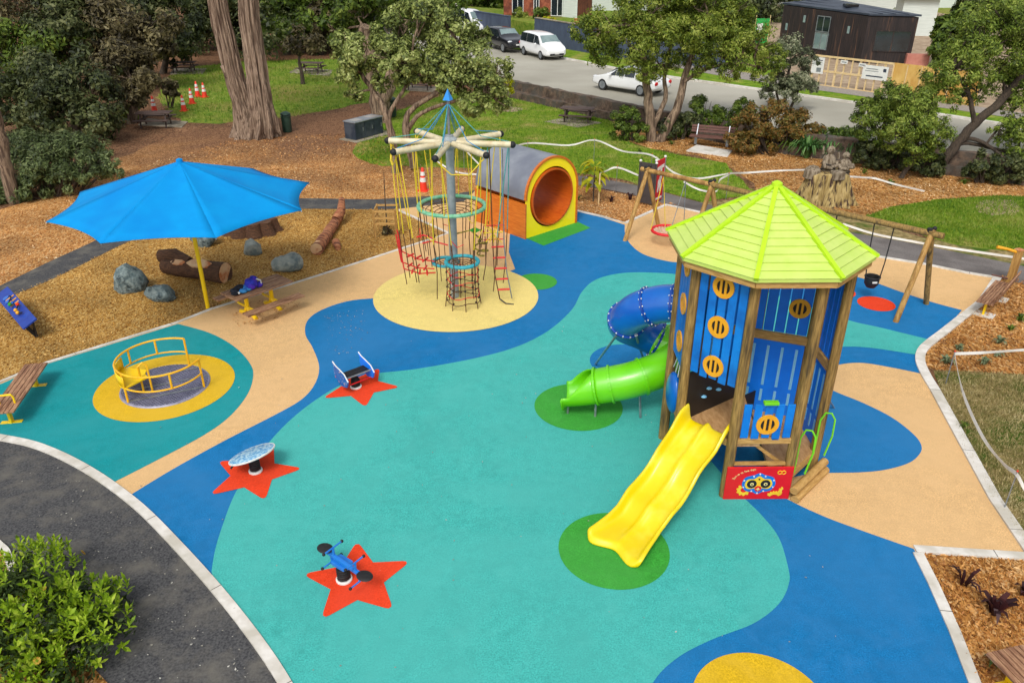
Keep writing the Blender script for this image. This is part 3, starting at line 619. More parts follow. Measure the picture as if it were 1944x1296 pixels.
def palisade(a, b, z0, z1, m, nb=5, inset=.085, stag=0.0, off=0.0, ports=(), gap=.03, th=.03, pm=oran):
    d, n, L = frame(a, b); w0 = (L - 2 * inset) / nb; bd = MB()
    for i in range(nb):
        x0 = inset + i * w0 + gap / 2; x1 = inset + (i + 1) * w0 - gap / 2; zz = z0 - (stag if i % 2 else 0)
        c = a + d * ((x0 + x1) / 2) + n * off; bd.box(c + Vector((0, 0, (zz + z1) / 2 - c.z)), (x1 - x0, th, z1 - zz), Matrix((d, n, Vector((0, 0, 1)))).transposed())
    p = bd.build('board_panel', m, tw, bevel=.006)
    for z, xo in ports:
        c = a + d * (L / 2 + xo) + n * (off + th / 2 + .012); c.z = z; M = Matrix((d, Vector((0, 0, 1)), n)).transposed(); r0, r1 = .155, .20
        q = MB(); N = 28
        ring = [[c + M @ Vector((r_ * math.cos(2 * math.pi * k / N), r_ * math.sin(2 * math.pi * k / N), dz)) for k in range(N)] for r_, dz in ((r1, -.012), (r1, .012), (r0 - .03, .012), (r0 - .03, -.012))]
        v = [x for r_ in ring for x in r_]; f = []
        for j in range(3):
            for k in range(N): f.append((j * N + k, j * N + (k + 1) % N, (j + 1) * N + (k + 1) % N, (j + 1) * N + k))
        q.add(v, f)
        for xo2 in (-.045, .045): q.box(c + M @ Vector((xo2, 0, 0)), (.042, .255, .02), M)
        po = q.build('porthole', pm, p)
        MB().lathe([(.125, -.008), (.125, -.006), (0, -.006)], c, 20, M).build('porthole_opening', black, p)
    return p
P = lambda k, z=0: tp(k, 1.45, z)
palisade(P(6), P(7), 2.30, 4.33, bluep, gap=.04, stag=.03, ports=((4.06, 0), (3.32, 0), (2.56, 0)))
palisade(P(5), P(6), 2.15, 4.33, bluep, ports=((4.06, 0), (3.32, 0), (2.56, 0)))
palisade(P(7), P(0), 1.33, 2.02, bluep, stag=.05, off=.03, ports=((1.62, 0),), gap=.05)
palisade(P(4), P(2), 2.34, 4.33, bluew, nb=9, ports=((2.90, .72),), gap=.022)
palisade(P(2), P(1), 2.34, 4.33, bluew, nb=5, gap=.03)
palisade(P(3), P(4), 2.9, 4.33, bluew, nb=5)
for a, b in ((P(4), P(2)), (P(2), P(1))):
    d, n, L = frame(a, b)
    MB().bar(a + Vector((0, 0, 2.24)) + n * .02, b + Vector((0, 0, 2.24)) + n * .02, .07, .17).build('wall_beam', pineh, tw)
    b_ = MB(); c = (a + b) / 2; b_.box(c + Vector((0, 0, 1.30)), (L - .18, .035, 1.66), Matrix((d, n, Vector((0, 0, 1)))).transposed()); lw = b_.build('lower_wall', bluew, tw)
    ns = 7 if L > 1.5 else 4; sl = MB()
    for i in range(ns):
        x = -L / 2 + .22 + i * (L - .44) / (ns - 1)
        for z0, z1 in ((1.12, 2.02), (.75, 1.02)): sl.box(c + d * x + n * -.021 + Vector((0, 0, (z0 + z1) / 2)), (.052, .008, z1 - z0), Matrix((d, n, Vector((0, 0, 1)))).transposed())
    sl.build('wall_slit', cyanl, lw)
    sl = MB()
    for i in range(ns):
        x = -L / 2 + .22 + i * (L - .44) / (ns - 1)
        for z0, z1 in ((1.12, 2.02), (.75, 1.02)): sl.box(c + d * x + n * .021 + Vector((0, 0, (z0 + z1) / 2)), (.052, .008, z1 - z0), Matrix((d, n, Vector((0, 0, 1)))).transposed())
    sl.build('wall_slit', cyanl, lw)
MB().prism([P(k).to_2d() for k in (4, 5, 6, 7)] + [P(0).lerp(P(7), .55).to_2d(), P(3).lerp(P(4), .3).to_2d()], 1.12, 1.20).build('upper_deck', deckm, tw)
MB().prism([P(0).to_2d(), P(1).to_2d(), P(2).to_2d(), P(3).to_2d(), P(7).lerp(P(0), .72).to_2d()], .42, .50).build('lower_deck', deckm, tw)
bA, bB = Vector((3.22, 12.46, 0)), Vector((4.62, 13.45, 0)); d, n, L = frame(bA, bB)
cb = MB().box((bA + bB) / 2 + Vector((0, 0, 1.70)), (L, .03, 1.0), Matrix((d, n, Vector((0, 0, 1)))).transposed()).build('climbing_board', blackp, tw)
for x, z in ((.44, 1.56), (.56, 1.70), (.84, 1.58)): MB().ell(bA + d * x + n * .03 + Vector((0, 0, z)), (.06, .05, .028), 10, 6).build('climbing_hold', cyanl, cb, True)
MB().box((bA + bB) / 2 + Vector((0, 0, .72)) + d * .5, (L * .8, .03, .8), Matrix((d, n, Vector((0, 0, 1)))).transposed()).build('climbing_board', blackp, tw)
MB().bar(P(7, .75), P(0, .75), .06, .05).build('panel_rail', pineh, tw); MB().bar(P(7, 1.26), P(0, 1.26), .09, .11).build('balcony_beam', pineh, tw); MB().bar(P(0, .42), P(1, .42), .08, .12).build('deck_beam', pineh, tw)
MB().bar(P(7).lerp(P(0), .35) + Vector((0, .1, 1.15)), P(0).lerp(P(1), .1) + Vector((0, .12, .48)), .05, .06).build('diagonal_brace', pineh, tw)
MB().box((P(7) + P(0)) / 2 + Vector((0, -.06, 2.07)), (.26, .10, .06)).build('lookout_grip', greend, tw, bevel=.01)
# red picture panel
a, b = P(7), P(0); d, n, L = frame(a, b); MW = Matrix((d, Vector((0, 0, 1)), n)).transposed(); PC = (a + b) / 2 + n * .10 + Vector((0, 0, .385))
pan = MB().box(PC, (L + .10, .72, .03), MW).build('picture_panel', redp, tw, bevel=.008)
def flat(pts, z, th=.006): return MB().prism(pts, 0, th, MW, PC + n * (.016 + z))
def circ(x, y, r, N=24): return [(x + r * math.cos(2 * math.pi * k / N), y + r * math.sin(2 * math.pi * k / N)) for k in range(N)]
flat([tuple(p) for p in cr([(-.30, -.02), (-.26, .13), (-.10, .19), (0, .235), (.10, .19), (.26, .13), (.31, -.02), (.24, -.15), (.09, -.19), (0, -.235), (-.09, -.19), (-.23, -.15)], 6)], 0).build('blue_frame', bluep, pan)
flat([tuple(p) for p in cr([(-.25, -.02), (-.21, .09), (-.09, .11), (0, .17), (.09, .11), (.21, .09), (.25, -.02), (.19, -.11), (.06, -.10), (0, -.13), (-.06, -.10), (-.19, -.11)], 6)], .007).build('yellow_mask', ylwm := mat('panel_yellow', S(250, 200, 20), S(252, 214, 60), 5, .45), pan)
for sx_ in (-.125, .125):
    flat(circ(sx_, .0, .088), .014).build('spinner_disc', black, pan); flat(circ(sx_, .0, .034), .021).build('spinner_hub', mat('hub_cream', S(240, 224, 150)) if 'hub_cream' not in MATS else MATS['hub_cream'], pan); flat(circ(sx_, 0, .014), .028).build('hub_bolt', black, pan)
flat(circ(0, -.105, .062), .014).build('red_button', redp, pan); flat(circ(0, .105, .017), .014).build('bolt_hole', black, pan)
flat([(-.045, -.115), (-.012, -.118), (0, -.15), (.012, -.118), (.045, -.115), (.015, -.098), (0, -.07), (-.015, -.098)], .021).build('button_star', MATS['hub_cream'], pan)
for x, y in ((-.27, .075), (-.105, .165), (0, .215), (.105, .165), (.27, .075), (-.27, -.075), (-.11, -.165), (0, -.21), (.11, -.165), (.27, -.075)): flat(circ(x, y, .016, 10), .007).build('white_bolt', white, pan)
def gear(cx, cy, r0, r1, a0, a1, nt_, z):
    out = []
    for i in range(nt_ * 4 + 1):
        a = a0 + (a1 - a0) * i / (nt_ * 4); r_ = r1 + (.022 if i % 4 in (1, 2) else 0); out.append((cx + r_ * math.cos(a), cy + r_ * math.sin(a)))
    for i in range(13): a = a1 + (a0 - a1) * i / 12; out.append((cx + r0 * math.cos(a), cy + r0 * math.sin(a)))
    return flat(out, z)
gear(-.25, -.14, .06, .115, R(125), R(330), 6, 0).build('yellow_gear', MATS['panel_yellow'], pan); gear(.33, -.34, .09, .15, R(35), R(150), 6, 0).build('yellow_gear', MATS['panel_yellow'], pan)
gear(.49, -.17, .04, .085, R(110), R(235), 4, 0).build('yellow_gear', MATS['panel_yellow'], pan)
for x in (.355, .425):
    o_ = circ(x, .245, .036, 20); MB().tube([PC + n * .02 + MW @ Vector((p[0], p[1], 0)) for p in o_], .008, 6, closed=True).build('small_ring', MATS['panel_yellow'], pan)
def text(chars, m, par, name='lettering'):   # [(glyph, size, point, rotation)] joined into one mesh
    V = []; F = []
    for ch, size, p, M in chars:
        cu = bpy.data.curves.new(name, 'FONT'); cu.body = ch; cu.size = size; cu.align_x = 'CENTER'; cu.align_y = 'CENTER'; cu.extrude = .002
        o = bpy.data.objects.new(name, cu); me = bpy.data.meshes.new_from_object(o); k = len(V)
        V += [Vector(p) + M @ v.co for v in me.vertices]; F += [tuple(i + k for i in f.vertices) for f in me.polygons]
        bpy.data.objects.remove(o); bpy.data.curves.remove(cu); bpy.data.meshes.remove(me)
    return MB().add(V, F).build(name, m, par)
wd = "Turn us to face them"; tb = None                            # the curved line of lettering, read as well as the picture allows
cu_pts = cr([(-.475, .10), (-.40, .20), (-.30, .262), (-.20, .295), (-.10, .315)], 10, False)
lm = MATS['hub_cream']; acc = [0]
for i in range(1, len(cu_pts)): acc.append(acc[-1] + (cu_pts[i] - cu_pts[i - 1]).length)
glyphs = []
for i, ch in enumerate(wd):
    if ch == ' ': continue
    s_ = acc[-1] * (i + .5) / len(wd); j = max(1, next(k for k in range(len(acc)) if acc[k] >= s_)); f_ = (s_ - acc[j - 1]) / (acc[j] - acc[j - 1]); q = cu_pts[j - 1].lerp(cu_pts[j], f_); dd = (cu_pts[j] - cu_pts[j - 1]).normalized()
    glyphs.append((ch, .062, PC + n * .018 + MW @ Vector((q.x, q.y, 0)), MW @ Matrix.Rotation(math.atan2(dd.y, dd.x), 3, 'Z')))
text(glyphs, lm, pan)
# log steps and green hand rails on the right-hand side
a, b = P(0), P(1); d, n, L = frame(a, b)
for i, (o_, z) in enumerate(((.24, .085), (.19, .255))): MB().tube([a - d * .06 + n * o_ + Vector((0, 0, z)), b + d * .10 + n * o_ + Vector((0, 0, z))], .078, 12).build('step_log', pineh, tw, True)
for xo, off in ((.16, .04), (L - .16, .04)):
    q = a + d * xo + n * off
    MB().tube([q + Vector((0, 0, .48)), q + Vector((0, 0, .9)), q + Vector((0, 0, 1.25)), q + n * .06 + d * .03 + Vector((0, 0, 1.42)), q + n * .16 + d * .05 + Vector((0, 0, 1.44)), q + n * .24 + d * .05 + Vector((0, 0, 1.34)), q + n * .26 + d * .03 + Vector((0, 0, 1.0)), q + n * .2 + Vector((0, 0, .55))], .018, 8).build('hand_rail', greend, tw, True)
q = P(3) + Vector((-.12, -.25, 0)); MB().tube([q + Vector((0, 0, 1.2)), q + Vector((.04, -.05, 1.25)), q + Vector((.06, -.08, 1.6)), q + Vector((.02, -.04, 1.95)), q + Vector((0, 0, 2.0))], .016, 8).build('hand_rail', greend, tw, True)
MB().tube([g(1584, 775), P(2, 1.75)], .022, 8).build('climbing_pole', steel, tw, True)
# oval blue bubble and white rope web beneath the left-hand wall
c = P(5).lerp(P(6), .5); d, n, L = frame(P(5), P(6)); M = Matrix((d, n, Vector((0, 0, 1)))).transposed()
MB().ell(c + n * .03 + Vector((0, 0, 1.45)), (.34, .13, .42), 20, 12, M).build('bubble_window', bluet, tw, True)
wb = MB()
for x in (-.3, -.1, .1, .3): wb.tube([c + d * x + Vector((0, 0, 1.85)), c + d * (x * .6 + .1) + Vector((0, 0, 2.16))], .012, 6)
wb.build('rope_web', white, tw)
MB().bar(P(5, 1.16), P(6, 1.16), .06, .10).build('deck_beam', pineh, tw); MB().bar(P(6, 1.16), P(7, 1.16), .06, .10).build('deck_beam', pineh, tw)
# yellow twin slide
s0 = (P(6) + P(7)) / 2; d, n, L = frame(P(6), P(7)); sd = Vector((1.80 - s0.x, 10.28 - s0.y, 0)); SL = sd.length; sd.normalize(); sn = Vector((sd.y, -sd.x, 0))
prof = [(-1.0, .13), (-.99, .17), (-.95, .185), (-.91, .165), (-.86, .07), (-.78, .012), (-.62, 0), (-.30, 0), (-.16, .015), (-.07, .06), (-.03, .085), (.03, .085), (.07, .06), (.16, .015), (.30, 0), (.62, 0), (.78, .012), (.86, .07), (.91, .165), (.95, .185), (.99, .17), (1.0, .13)]
def sz(t):
    pts = [(-.06, 1.22), (0, 1.215), (.06, 1.17), (.20, .98), (.33, .82), (.45, .57), (.56, .43), (.66, .36), (.78, .19), (.86, .15), (.94, .145), (1.0, .14), (1.06, .13)]
    for i in range(len(pts) - 1):
        if t <= pts[i + 1][0]:
            u = (t - pts[i][0]) / (pts[i + 1][0] - pts[i][0]); y0, y1 = pts[i][1], pts[i + 1][1]
            m0 = (y1 - pts[max(i - 1, 0)][1]) / (pts[i + 1][0] - pts[max(i - 1, 0)][0]) * (pts[i + 1][0] - pts[i][0]); k2 = min(i + 2, len(pts) - 1)
            m1 = (pts[k2][1] - y0) / (pts[k2][0] - pts[i][0]) * (pts[i + 1][0] - pts[i][0]); u2 = u * u; u3 = u2 * u
            return y0 * (2*u3-3*u2+1) + m0 * (u3-2*u2+u) + y1 * (-2*u3+3*u2) + m1 * (u3-u2)
    return pts[-1][1]
sv = []; sf = []; NS = 54
for i in range(NS + 1):
    t = -.04 + 1.12 * i / NS; u = min(1, max(0, (t - .80) / .2)); v = min(1, max(0, (t - 1.0) / .08))
    w_ = .475 + .012 * math.sin(t * 13) * (0 < t < .8) + u ** 1.6 * .085; w_ *= 1 - .10 * v ** 3; z = sz(min(t, 1.0)) - .11 * v ** 2.2
    wall = 1.05 - .75 * u + (.75 if t < .05 else .75 * max(0, 1 - (t - .05) / .12) if t < .17 else 0)
    for x, y in prof:
        ax_ = min(1, abs(x)); e = .13 * (1 - math.cos(2 * math.pi * ax_ / 1.5)) / 2 * max(u, v) ** 1.5 - .05 * max(0, (ax_ - .82) / .18) ** 2 * v; yy = y * wall * (1 - .8 * v) * (.62 if abs(x) < .2 else 1)
        p = s0 + sd * (SL * (t - .035 * v) + e) + sn * (x * w_); p.z = max(.045, z + yy); sv.append(p)
m_ = len(prof)
for i in range(NS):
    for k in range(m_ - 1): sf.append((i * m_ + k, i * m_ + k + 1, (i + 1) * m_ + k + 1, (i + 1) * m_ + k))
ys = MB().add(sv, sf).build('twin_slide', slidey, tw, True, solid=.035, ang=60)
md = ys.modifiers.new('ss', 'SUBSURF'); md.levels = md.render_levels = 1
for x in (-.25, .25): MB().tube([s0 + sd * SL * .92 + sn * x + Vector((0, 0, .02)), s0 + sd * SL * .92 + sn * x + Vector((0, 0, .13))], .03, 8).build('slide_foot', steel, ys)
# spiral tube slide: blue tube above, green chute below
def spline3(pts, n):
    out = []; m = len(pts)
    for i in range(m - 1):
        p0, p1, p2, p3 = (Vector(pts[max(i - 1, 0)]), Vector(pts[i]), Vector(pts[i + 1]), Vector(pts[min(i + 2, m - 1)]))
        for k in range(n):
            t = k / n; out.append(.5 * ((2 * p1) + (p2 - p0) * t + (2 * p0 - 5 * p1 + 4 * p2 - p3) * t * t + (3 * p1 - p0 - 3 * p2 + p3) * t ** 3))
    out.append(Vector(pts[-1])); return out
TB = [(3.75, 13.80, 2.84), (3.35, 14.06, 2.83), (2.95, 14.26, 2.74), (2.58, 14.46, 2.52), (2.38, 14.76, 2.16), (2.46, 15.12, 1.84), (2.80, 15.32, 1.60), (3.18, 15.30, 1.42)]
GP = [(3.18, 15.30, 1.42), (3.48, 15.06, 1.28), (3.40, 14.70, 1.16), (2.98, 14.50, 1.05), (2.50, 14.42, .91), (2.02, 14.45, .78), (1.58, 14.52, .67), (1.21, 14.58, .60), (1.11, 14.6, .585)]
bp = spline3(TB, 6); gp = spline3(GP, 6); TR = .37
tb_ = MB(); tb_.tube(bp, TR, 26, cap=False); tube_o = tb_.build('tube_slide', bluet, tw, True, solid=.02, ang=50)
def flange(par, pts, i, m, r=TR, bolts=True):
    p = pts[i]; d_ = (pts[min(i + 1, len(pts) - 1)] - pts[max(i - 1, 0)]).normalized(); a_, b_ = perp(d_)
    M = Matrix((a_, b_, d_)).transposed(); q = MB().lathe([(r + .005, -.022), (r + .045, -.022), (r + .045, .022), (r + .005, .022)], p, 30, M); k0 = len(q.f)
    if bolts:
        for k in range(16):
            t = 2 * math.pi * k / 16
            for s_ in (-.028, .028): q.ell(p + M @ Vector(((r + .03) * math.cos(t), (r + .03) * math.sin(t), s_)), (.017, .017, .017), 6, 4)
    o = q.build('flange_ring', [m, white], par)
    for f in o.data.polygons:
        if f.index >= k0: f.material_index = 1
for i in (8, 15, 24, 41): flange(tube_o, bp, i, bluet2)
gc = MB(); cl = 34; gc.tube(gp[:cl], TR, 26, cap=False)
N = 15                                                           # the last stretch is an open trough
vv = []; ff = []; rest = gp[cl - 1:]
for i, p in enumerate(rest):
    d_ = (rest[min(i + 1, len(rest) - 1)] - rest[max(i - 1, 0)]).normalized(); side = d_.cross(Vector((0, 0, 1))).normalized(); up = side.cross(d_)
    u = i / (len(rest) - 1); half = R(175 - 88 * min(1, u * 1.8) ** .8); rr_ = TR * (1 + .12 * max(0, u - .75) * 4)
    for k in range(N):
        a_ = -half + 2 * half * k / (N - 1); vv.append(p + (side * math.sin(a_) - up * math.cos(a_)) * rr_ - Vector((0, 0, .06 * max(0, u - .9) * 10)))
for i in range(len(rest) - 1):
    for k in range(N - 1): ff.append((i * N + k, i * N + k + 1, (i + 1) * N + k + 1, (i + 1) * N + k))
gc.add(vv, ff); green_o = gc.build('green_chute', greenp, tw, True, solid=.025, ang=50)
for i in (1, 21, 29, 33): flange(green_o, gp, i, greenp, bolts=False)
for q, top_, par in ((g(1130, 692), bp[24] + Vector((-.22, -.15, -.30)), tube_o), (g(1226, 694), bp[24] + Vector((.16, -.28, -.22)), tube_o), (gp[42] * Vector((1, 1, 0)) if False else Vector((gp[42].x, gp[42].y - .08, .02)), gp[42] + Vector((0, -.06, -.34)), green_o), (Vector((gp[33].x, gp[33].y - .1, .02)), gp[33] + Vector((0, -.06, -.36)), green_o), (Vector((gp[22].x + .1, gp[22].y - .1, .02)), gp[22] + Vector((.05, -.06, -.36)), green_o)):
    MB().tube([q, top_], .026, 8).build('support_leg', steel, par, True)

# ---------------------------------------------------------------- swing set
sw = thing('swing_set', 'long timber swing frame with A shaped log legs behind the tower', 'swing set', (7.7, 22.7, 0), world=True)
A0 = (g(1186, 458) + g(1252, 440)) / 2; A1 = (g(1700, 612) + g(1758, 578)) / 2; dS = (A1 - A0).normalized(); SH = 2.3; up = Vector((0, 0, 1))
beamL = [A0 - dS * .25 + up * SH, A0.lerp(A1, .5) + up * SH, A1 + dS * .30 + up * SH]
MB().tube([beamL[0], A0.lerp(A1, .27) + up * SH], .078, 12).build('beam', pine, sw, True); MB().tube([A0.lerp(A1, .27) + up * SH, beamL[2]], .085, 12).build('beam', post, sw, True)
mid = A0.lerp(A1, .27); half = (g(1252, 440) - g(1186, 458)) / 2
for c_, f1, f2, mt1, mt2 in ((A0, g(1186, 458), g(1252, 440), pine, pine), (A1, g(1700, 612), g(1758, 578), pine, post), (mid, mid - half, mid + half, pine, pine)):
    for f_, mm in ((f1, mt1), (f2, mt2)): MB().tube([f_, f_.lerp(c_ + up * SH, 1.04) ], .075, 12).build('leg', mm, sw, True)
    MB().tube([c_ + up * (SH - .02) - dS * .05, c_ + up * (SH + .13) - dS * .05], .08, 12).build('steel_bracket', black, sw, True)
    MB().ell(c_ + up * (SH + .12) + half.normalized() * .1, (.06, .06, .06), 10, 7).build('bracket_cap', black, sw, True)
bk = A0.lerp(A1, .118)
bs = thing('basket_swing', 'red rimmed round basket swing on the left of the swing frame', 'swing', bk + up * .5, world=True)
cb_ = bk + up * .5 + half.normalized() * -.12; ringp = [cb_ + Vector((.5 * math.cos(t * .2618), .5 * math.sin(t * .2618), 0)) for t in range(24)]
MB().tube(ringp, .05, 8, closed=True).build('rim', redr, bs, True)
nm = MB()
for k in range(-4, 5):
    x = k * .1; h_ = math.sqrt(max(0, .235 - x * x)); nm.tube([cb_ + Vector((x, -h_, 0)), cb_ + Vector((x, 0, -.06)), cb_ + Vector((x, h_, 0))], .011, 5); nm.tube([cb_ + Vector((-h_, x, 0)), cb_ + Vector((0, x, -.06)), cb_ + Vector((h_, x, 0))], .011, 5)
nm.build('net', mat('cream_net', S(226, 196, 176)), bs)
for sx_ in (-1, 1):
    for sy in (-1, 1):
        MB().tube([cb_ + (dS * sx_ * .36 + half.normalized() * sy * .34), bk + dS * sx_ * .42 + up * (SH - .08)], .012, 6).build('rope', yelr if sx_ < 0 else steel, bs)
for f_, lab, sc in ((.865, 'black bucket swing seat hanging at the right end of the swing frame', 1), (.69, 'black bucket swing seat half hidden behind the lime roof', 1)):
    c_ = A0.lerp(A1, f_); c_.z = .62; o_ = thing('bucket_swing', lab, 'swing', c_, world=True)
    q = MB(); q.lathe([(.02, -.20), (.12, -.19), (.19, -.08), (.20, .05), (.19, .12), (.165, .12), (.17, .04), (.15, -.06), (.02, -.13)], c_, 20); q.build('bucket', black, o_, True)
    MB().tube([c_ + Vector((.20 * math.cos(t), .20 * math.sin(t), .12)) for t in np.linspace(0, 6.283, 20)[:-1]], .022, 8, closed=True).build('rim', black, o_, True)
    MB().box(c_ + Vector((0, -.2, .02)), (.13, .02, .05)).build('seat_slot', white, o_)
    for s_ in (-1, 1): MB().tube([c_ + dS * s_ * .19 + up * .12, c_ + dS * s_ * .23 + up * .6, c_ + dS * s_ * .26 + up * (SH - .62 - .08)], .016, 6).build('chain', black, o_)

# ---------------------------------------------------------------- rope climbing carousel
NC = Vector((-1.63, 20.66, 0))
rc = thing('rope_climber', 'rope climbing carousel with eight pale arms round one grey pole', 'climbing frame', NC, world=True)
MB().tube([NC, NC + up * 2.4, NC + up * 4.62], [.12, .115, .11], 18).build('pole', steelp, rc, True)
MB().tube([NC + up * 4.62, NC + up * 5.5], .035, 8).build('mast', steel, rc, True)
fl = MB(); 
for k in range(4):
    a_ = k * math.pi / 2 + .4; p0 = NC + up * 5.78; q = [NC + up * 5.50 + Vector((.14 * math.cos(a_ + j * math.pi / 2), .14 * math.sin(a_ + j * math.pi / 2), 0)) for j in (0, 1)]; fl.add([p0] + q, [(0, 1, 2)])
fl.add([NC + up * 5.50 + Vector((.14 * math.cos(.4 + k * math.pi / 2), .14 * math.sin(.4 + k * math.pi / 2), 0)) for k in range(4)], [(3, 2, 1, 0)])
fl.build('top_cap', mat('bright_blue_cap', S(20, 140, 226), S(30, 150, 236), 3, .45), rc)
AZ = 4.42; arms = []
MB().lathe([(.13, AZ - .16), (.20, AZ - .10), (.20, AZ + .10), (.13, AZ + .16)], NC, 16).build('hub', steelp, rc, True)
for k in range(8):
    a_ = R(-98 + 45 * k); dd = Vector((math.cos(a_), math.sin(a_), 0)); e = NC + dd * 1.66 + up * AZ; arms.append((dd, e))
    am = MB().tube([NC + dd * .15 + up * AZ, e - dd * .04], .082, 12).build('arm', cream, rc, True)
    MB().ell(e, (.088, .088, .088), 12, 8).build('arm_end_cap', black, am, True)
    MB().tube([NC + up * 5.42, NC.lerp(e, .5) + up * (AZ * .5 + .12 + .0) + Vector((0, 0, 0)) if False else (NC + up * 5.42).lerp(e, .5) - up * .30, e - dd * .1 + up * .08], .011 , 6).build('stay_rope', bluer if k % 2 else tealr, rc)
    if k % 4 == 0: MB().tube([NC + up * 5.42, (NC + up * 5.42).lerp(NC + dd * .8 + up * AZ, .5) - up * .02, NC + dd * .8 + up * (AZ + .08)], .012, 6).build('stay_rope', tealr if k % 2 else bluer, rc)
def ring(c, r, m, th, net_m, nr=6):
    o = MB().tube([c + Vector((r * math.cos(t), r * math.sin(t), 0)) for t in np.linspace(0, 2 * math.pi, 41)[:-1]], th, 8, closed=True).build('net_ring', m, rc, True); q = MB()
    for i in range(1, nr + 1):
        rr_ = r * i / (nr + .6); q.tube([c + Vector((rr_ * math.cos(t), rr_ * math.sin(t), -.28 * r * (1 - (rr_ / r) ** 2))) for t in np.linspace(0, 2 * math.pi, 29)[:-1]], .011, 5, closed=True)
    for k in range(8):
        t = 2 * math.pi * k / 8; q.tube([c + Vector((.1 * math.cos(t), .1 * math.sin(t), -.28 * r)), c + Vector((r * .55 * math.cos(t), r * .55 * math.sin(t), -.19 * r)), c + Vector((r * math.cos(t), r * math.sin(t), 0))], .009, 5)
    q.build('ring_web', net_m, o); return o
R1c = NC + up * 2.72; ring(R1c, .90, ringg, .055, darkr, 7)
R2c = NC + Vector((.27, -.55, 1.32)); ring(R2c, .44, ringt, .055, darkr, 5)
R3c = NC + Vector((-.25, .25, 1.0)); ring(R3c, .36, ringt, .045, darkr, 4)
rr = random.Random(3)
def rope(pts, r, m, name='rope'): return MB().tube(pts, r, 5).build(name, m, rc)
# tall ropes from the arms down to the big ring and to the ground nets
for k, (dd, e) in enumerate(arms):
    sd_ = Vector((-dd.y, dd.x, 0))
    for s_, f_ in ((-.10, .96), (.10, .96), (.0, .62)):
        t_ = NC + dd * 1.62 * f_ + sd_ * s_ + up * (AZ - .06); lowr = 1.20 + .28 * rr.random() if f_ > .9 else .95
        b_ = NC + dd * lowr + sd_ * s_ * 2.4 + up * (1.9 + .3 * rr.random() if f_ > .9 else 2.74); rope([t_, t_.lerp(b_, .5) + sd_ * s_ * .3, b_], .014, yelr if k != 2 else tealr)
        if f_ > .9: rope([b_, b_ + sd_ * .05 - dd * .05 + up * -.8, b_ - dd * .12 + up * (-1.3 if k % 2 else -1.6)], .014, darkr)
for k in range(16):                      # drop ropes under the big ring
    t = 2 * math.pi * k / 16; p = R1c + Vector((.9 * math.cos(t), .9 * math.sin(t), -.05)); rope([p, p + Vector((-.05 * math.cos(t), -.05 * math.sin(t), -.6)), p + Vector((-.12 * math.cos(t), -.12 * math.sin(t), -1.15 - .35 * (k % 3)))], .012, darkr)
    if k % 2 == 0: p2 = R1c + Vector((.9 * math.cos(t + .393), .9 * math.sin(t + .393), -.55 - .25 * (k % 4 == 0))); rope([p + Vector((0, 0, -.6)), p.lerp(p2, .5) + Vector((0, 0, -.45)), p2], .012, yelr if k % 4 else redr)
for lvl, (zz, r0, m) in enumerate(((1.05, .42, redr), (.82, .42, redr), (.62, .43, darkr), (.40, .45, redr), (.22, .47, darkr))):   # cage of rope under the small ring
    c_ = Vector((R2c.x, R2c.y, zz)); rope([c_ + Vector((r0 * math.cos(t), r0 * math.sin(t), .035 * math.sin(4 * t))) for t in np.linspace(0, 2 * math.pi, 33)], .012, m)
for k in range(8):
    t = 2 * math.pi * k / 8 + .2; rope([R2c + Vector((.44 * math.cos(t), .44 * math.sin(t), 0)), Vector((R2c.x + .43 * math.cos(t), R2c.y + .43 * math.sin(t), .6)), Vector((R2c.x + .5 * math.cos(t), R2c.y + .5 * math.sin(t), .03))], .013, darkr)
    kn = MB()
    for zz in (1.05, .82, .62, .40, .22): kn.ell((R2c.x + .44 * math.cos(t), R2c.y + .44 * math.sin(t), zz), (.028, .028, .035), 6, 5)
    kn.build('rope_knot', black, rc)
# red rung ladders on the left
for j, (ang, zz) in enumerate(((R(176), 1.15), (R(190), .98), (R(205), .92))):
    dd = Vector((math.cos(ang), math.sin(ang), 0)); sd_ = Vector((-dd.y, dd.x, 0))
    for i in range(3): MB().tube([NC + dd * (.75 + .2 * i) + sd_ * -.14 + up * (zz + .05 * i), NC + dd * (.85 + .22 * i) + sd_ * .16 + up * (zz + .06 * i)], .026, 6).build('rung', redr, rc, True)
    rope([NC + dd * .55 + up * (zz - .05), NC + dd * 1.0 + up * zz, NC + dd * 1.45 + up * (zz + .22), NC + dd * 1.55 + up * 2.0], .02, redr)
for z_, x0, x1 in ((1.95, -.95, -.45), (1.78, -.8, -.1)): rope([NC + Vector((x0, -.35, z_)), NC + Vector((x0 * .6 + x1 * .4, -.45, z_ + .1)), NC + Vector((x1, -.55, z_ + .02))], .022, redr)
# rope ladder with red rungs on the right
t0, t1 = NC + Vector((1.26, -.30, 1.75)), NC + Vector((1.46, -.42, .16)); sx = Vector((.17, .02, 0))
for s_ in (-1, 1): rope([t0 + sx * s_ + up * 2.55 - Vector((.05, -.1, 0)), t0 + sx * s_ * .9, t0.lerp(t1, .5) + sx * s_ + Vector((-.05, 0, 0)), t1 + sx * s_], .017, darkr if s_ < 0 else steel)
for i in range(5): c_ = t0.lerp(t1, (i + .3) / 5.2) + Vector((-.03, 0, 0)); MB().tube([c_ - sx, c_ + sx], .026, 6).build('rung', redr, rc, True)
rope([t1 - sx, t1 + Vector((0, -.1, -.1)), t1 + Vector((.22, -.12, -.12))], .02, black)
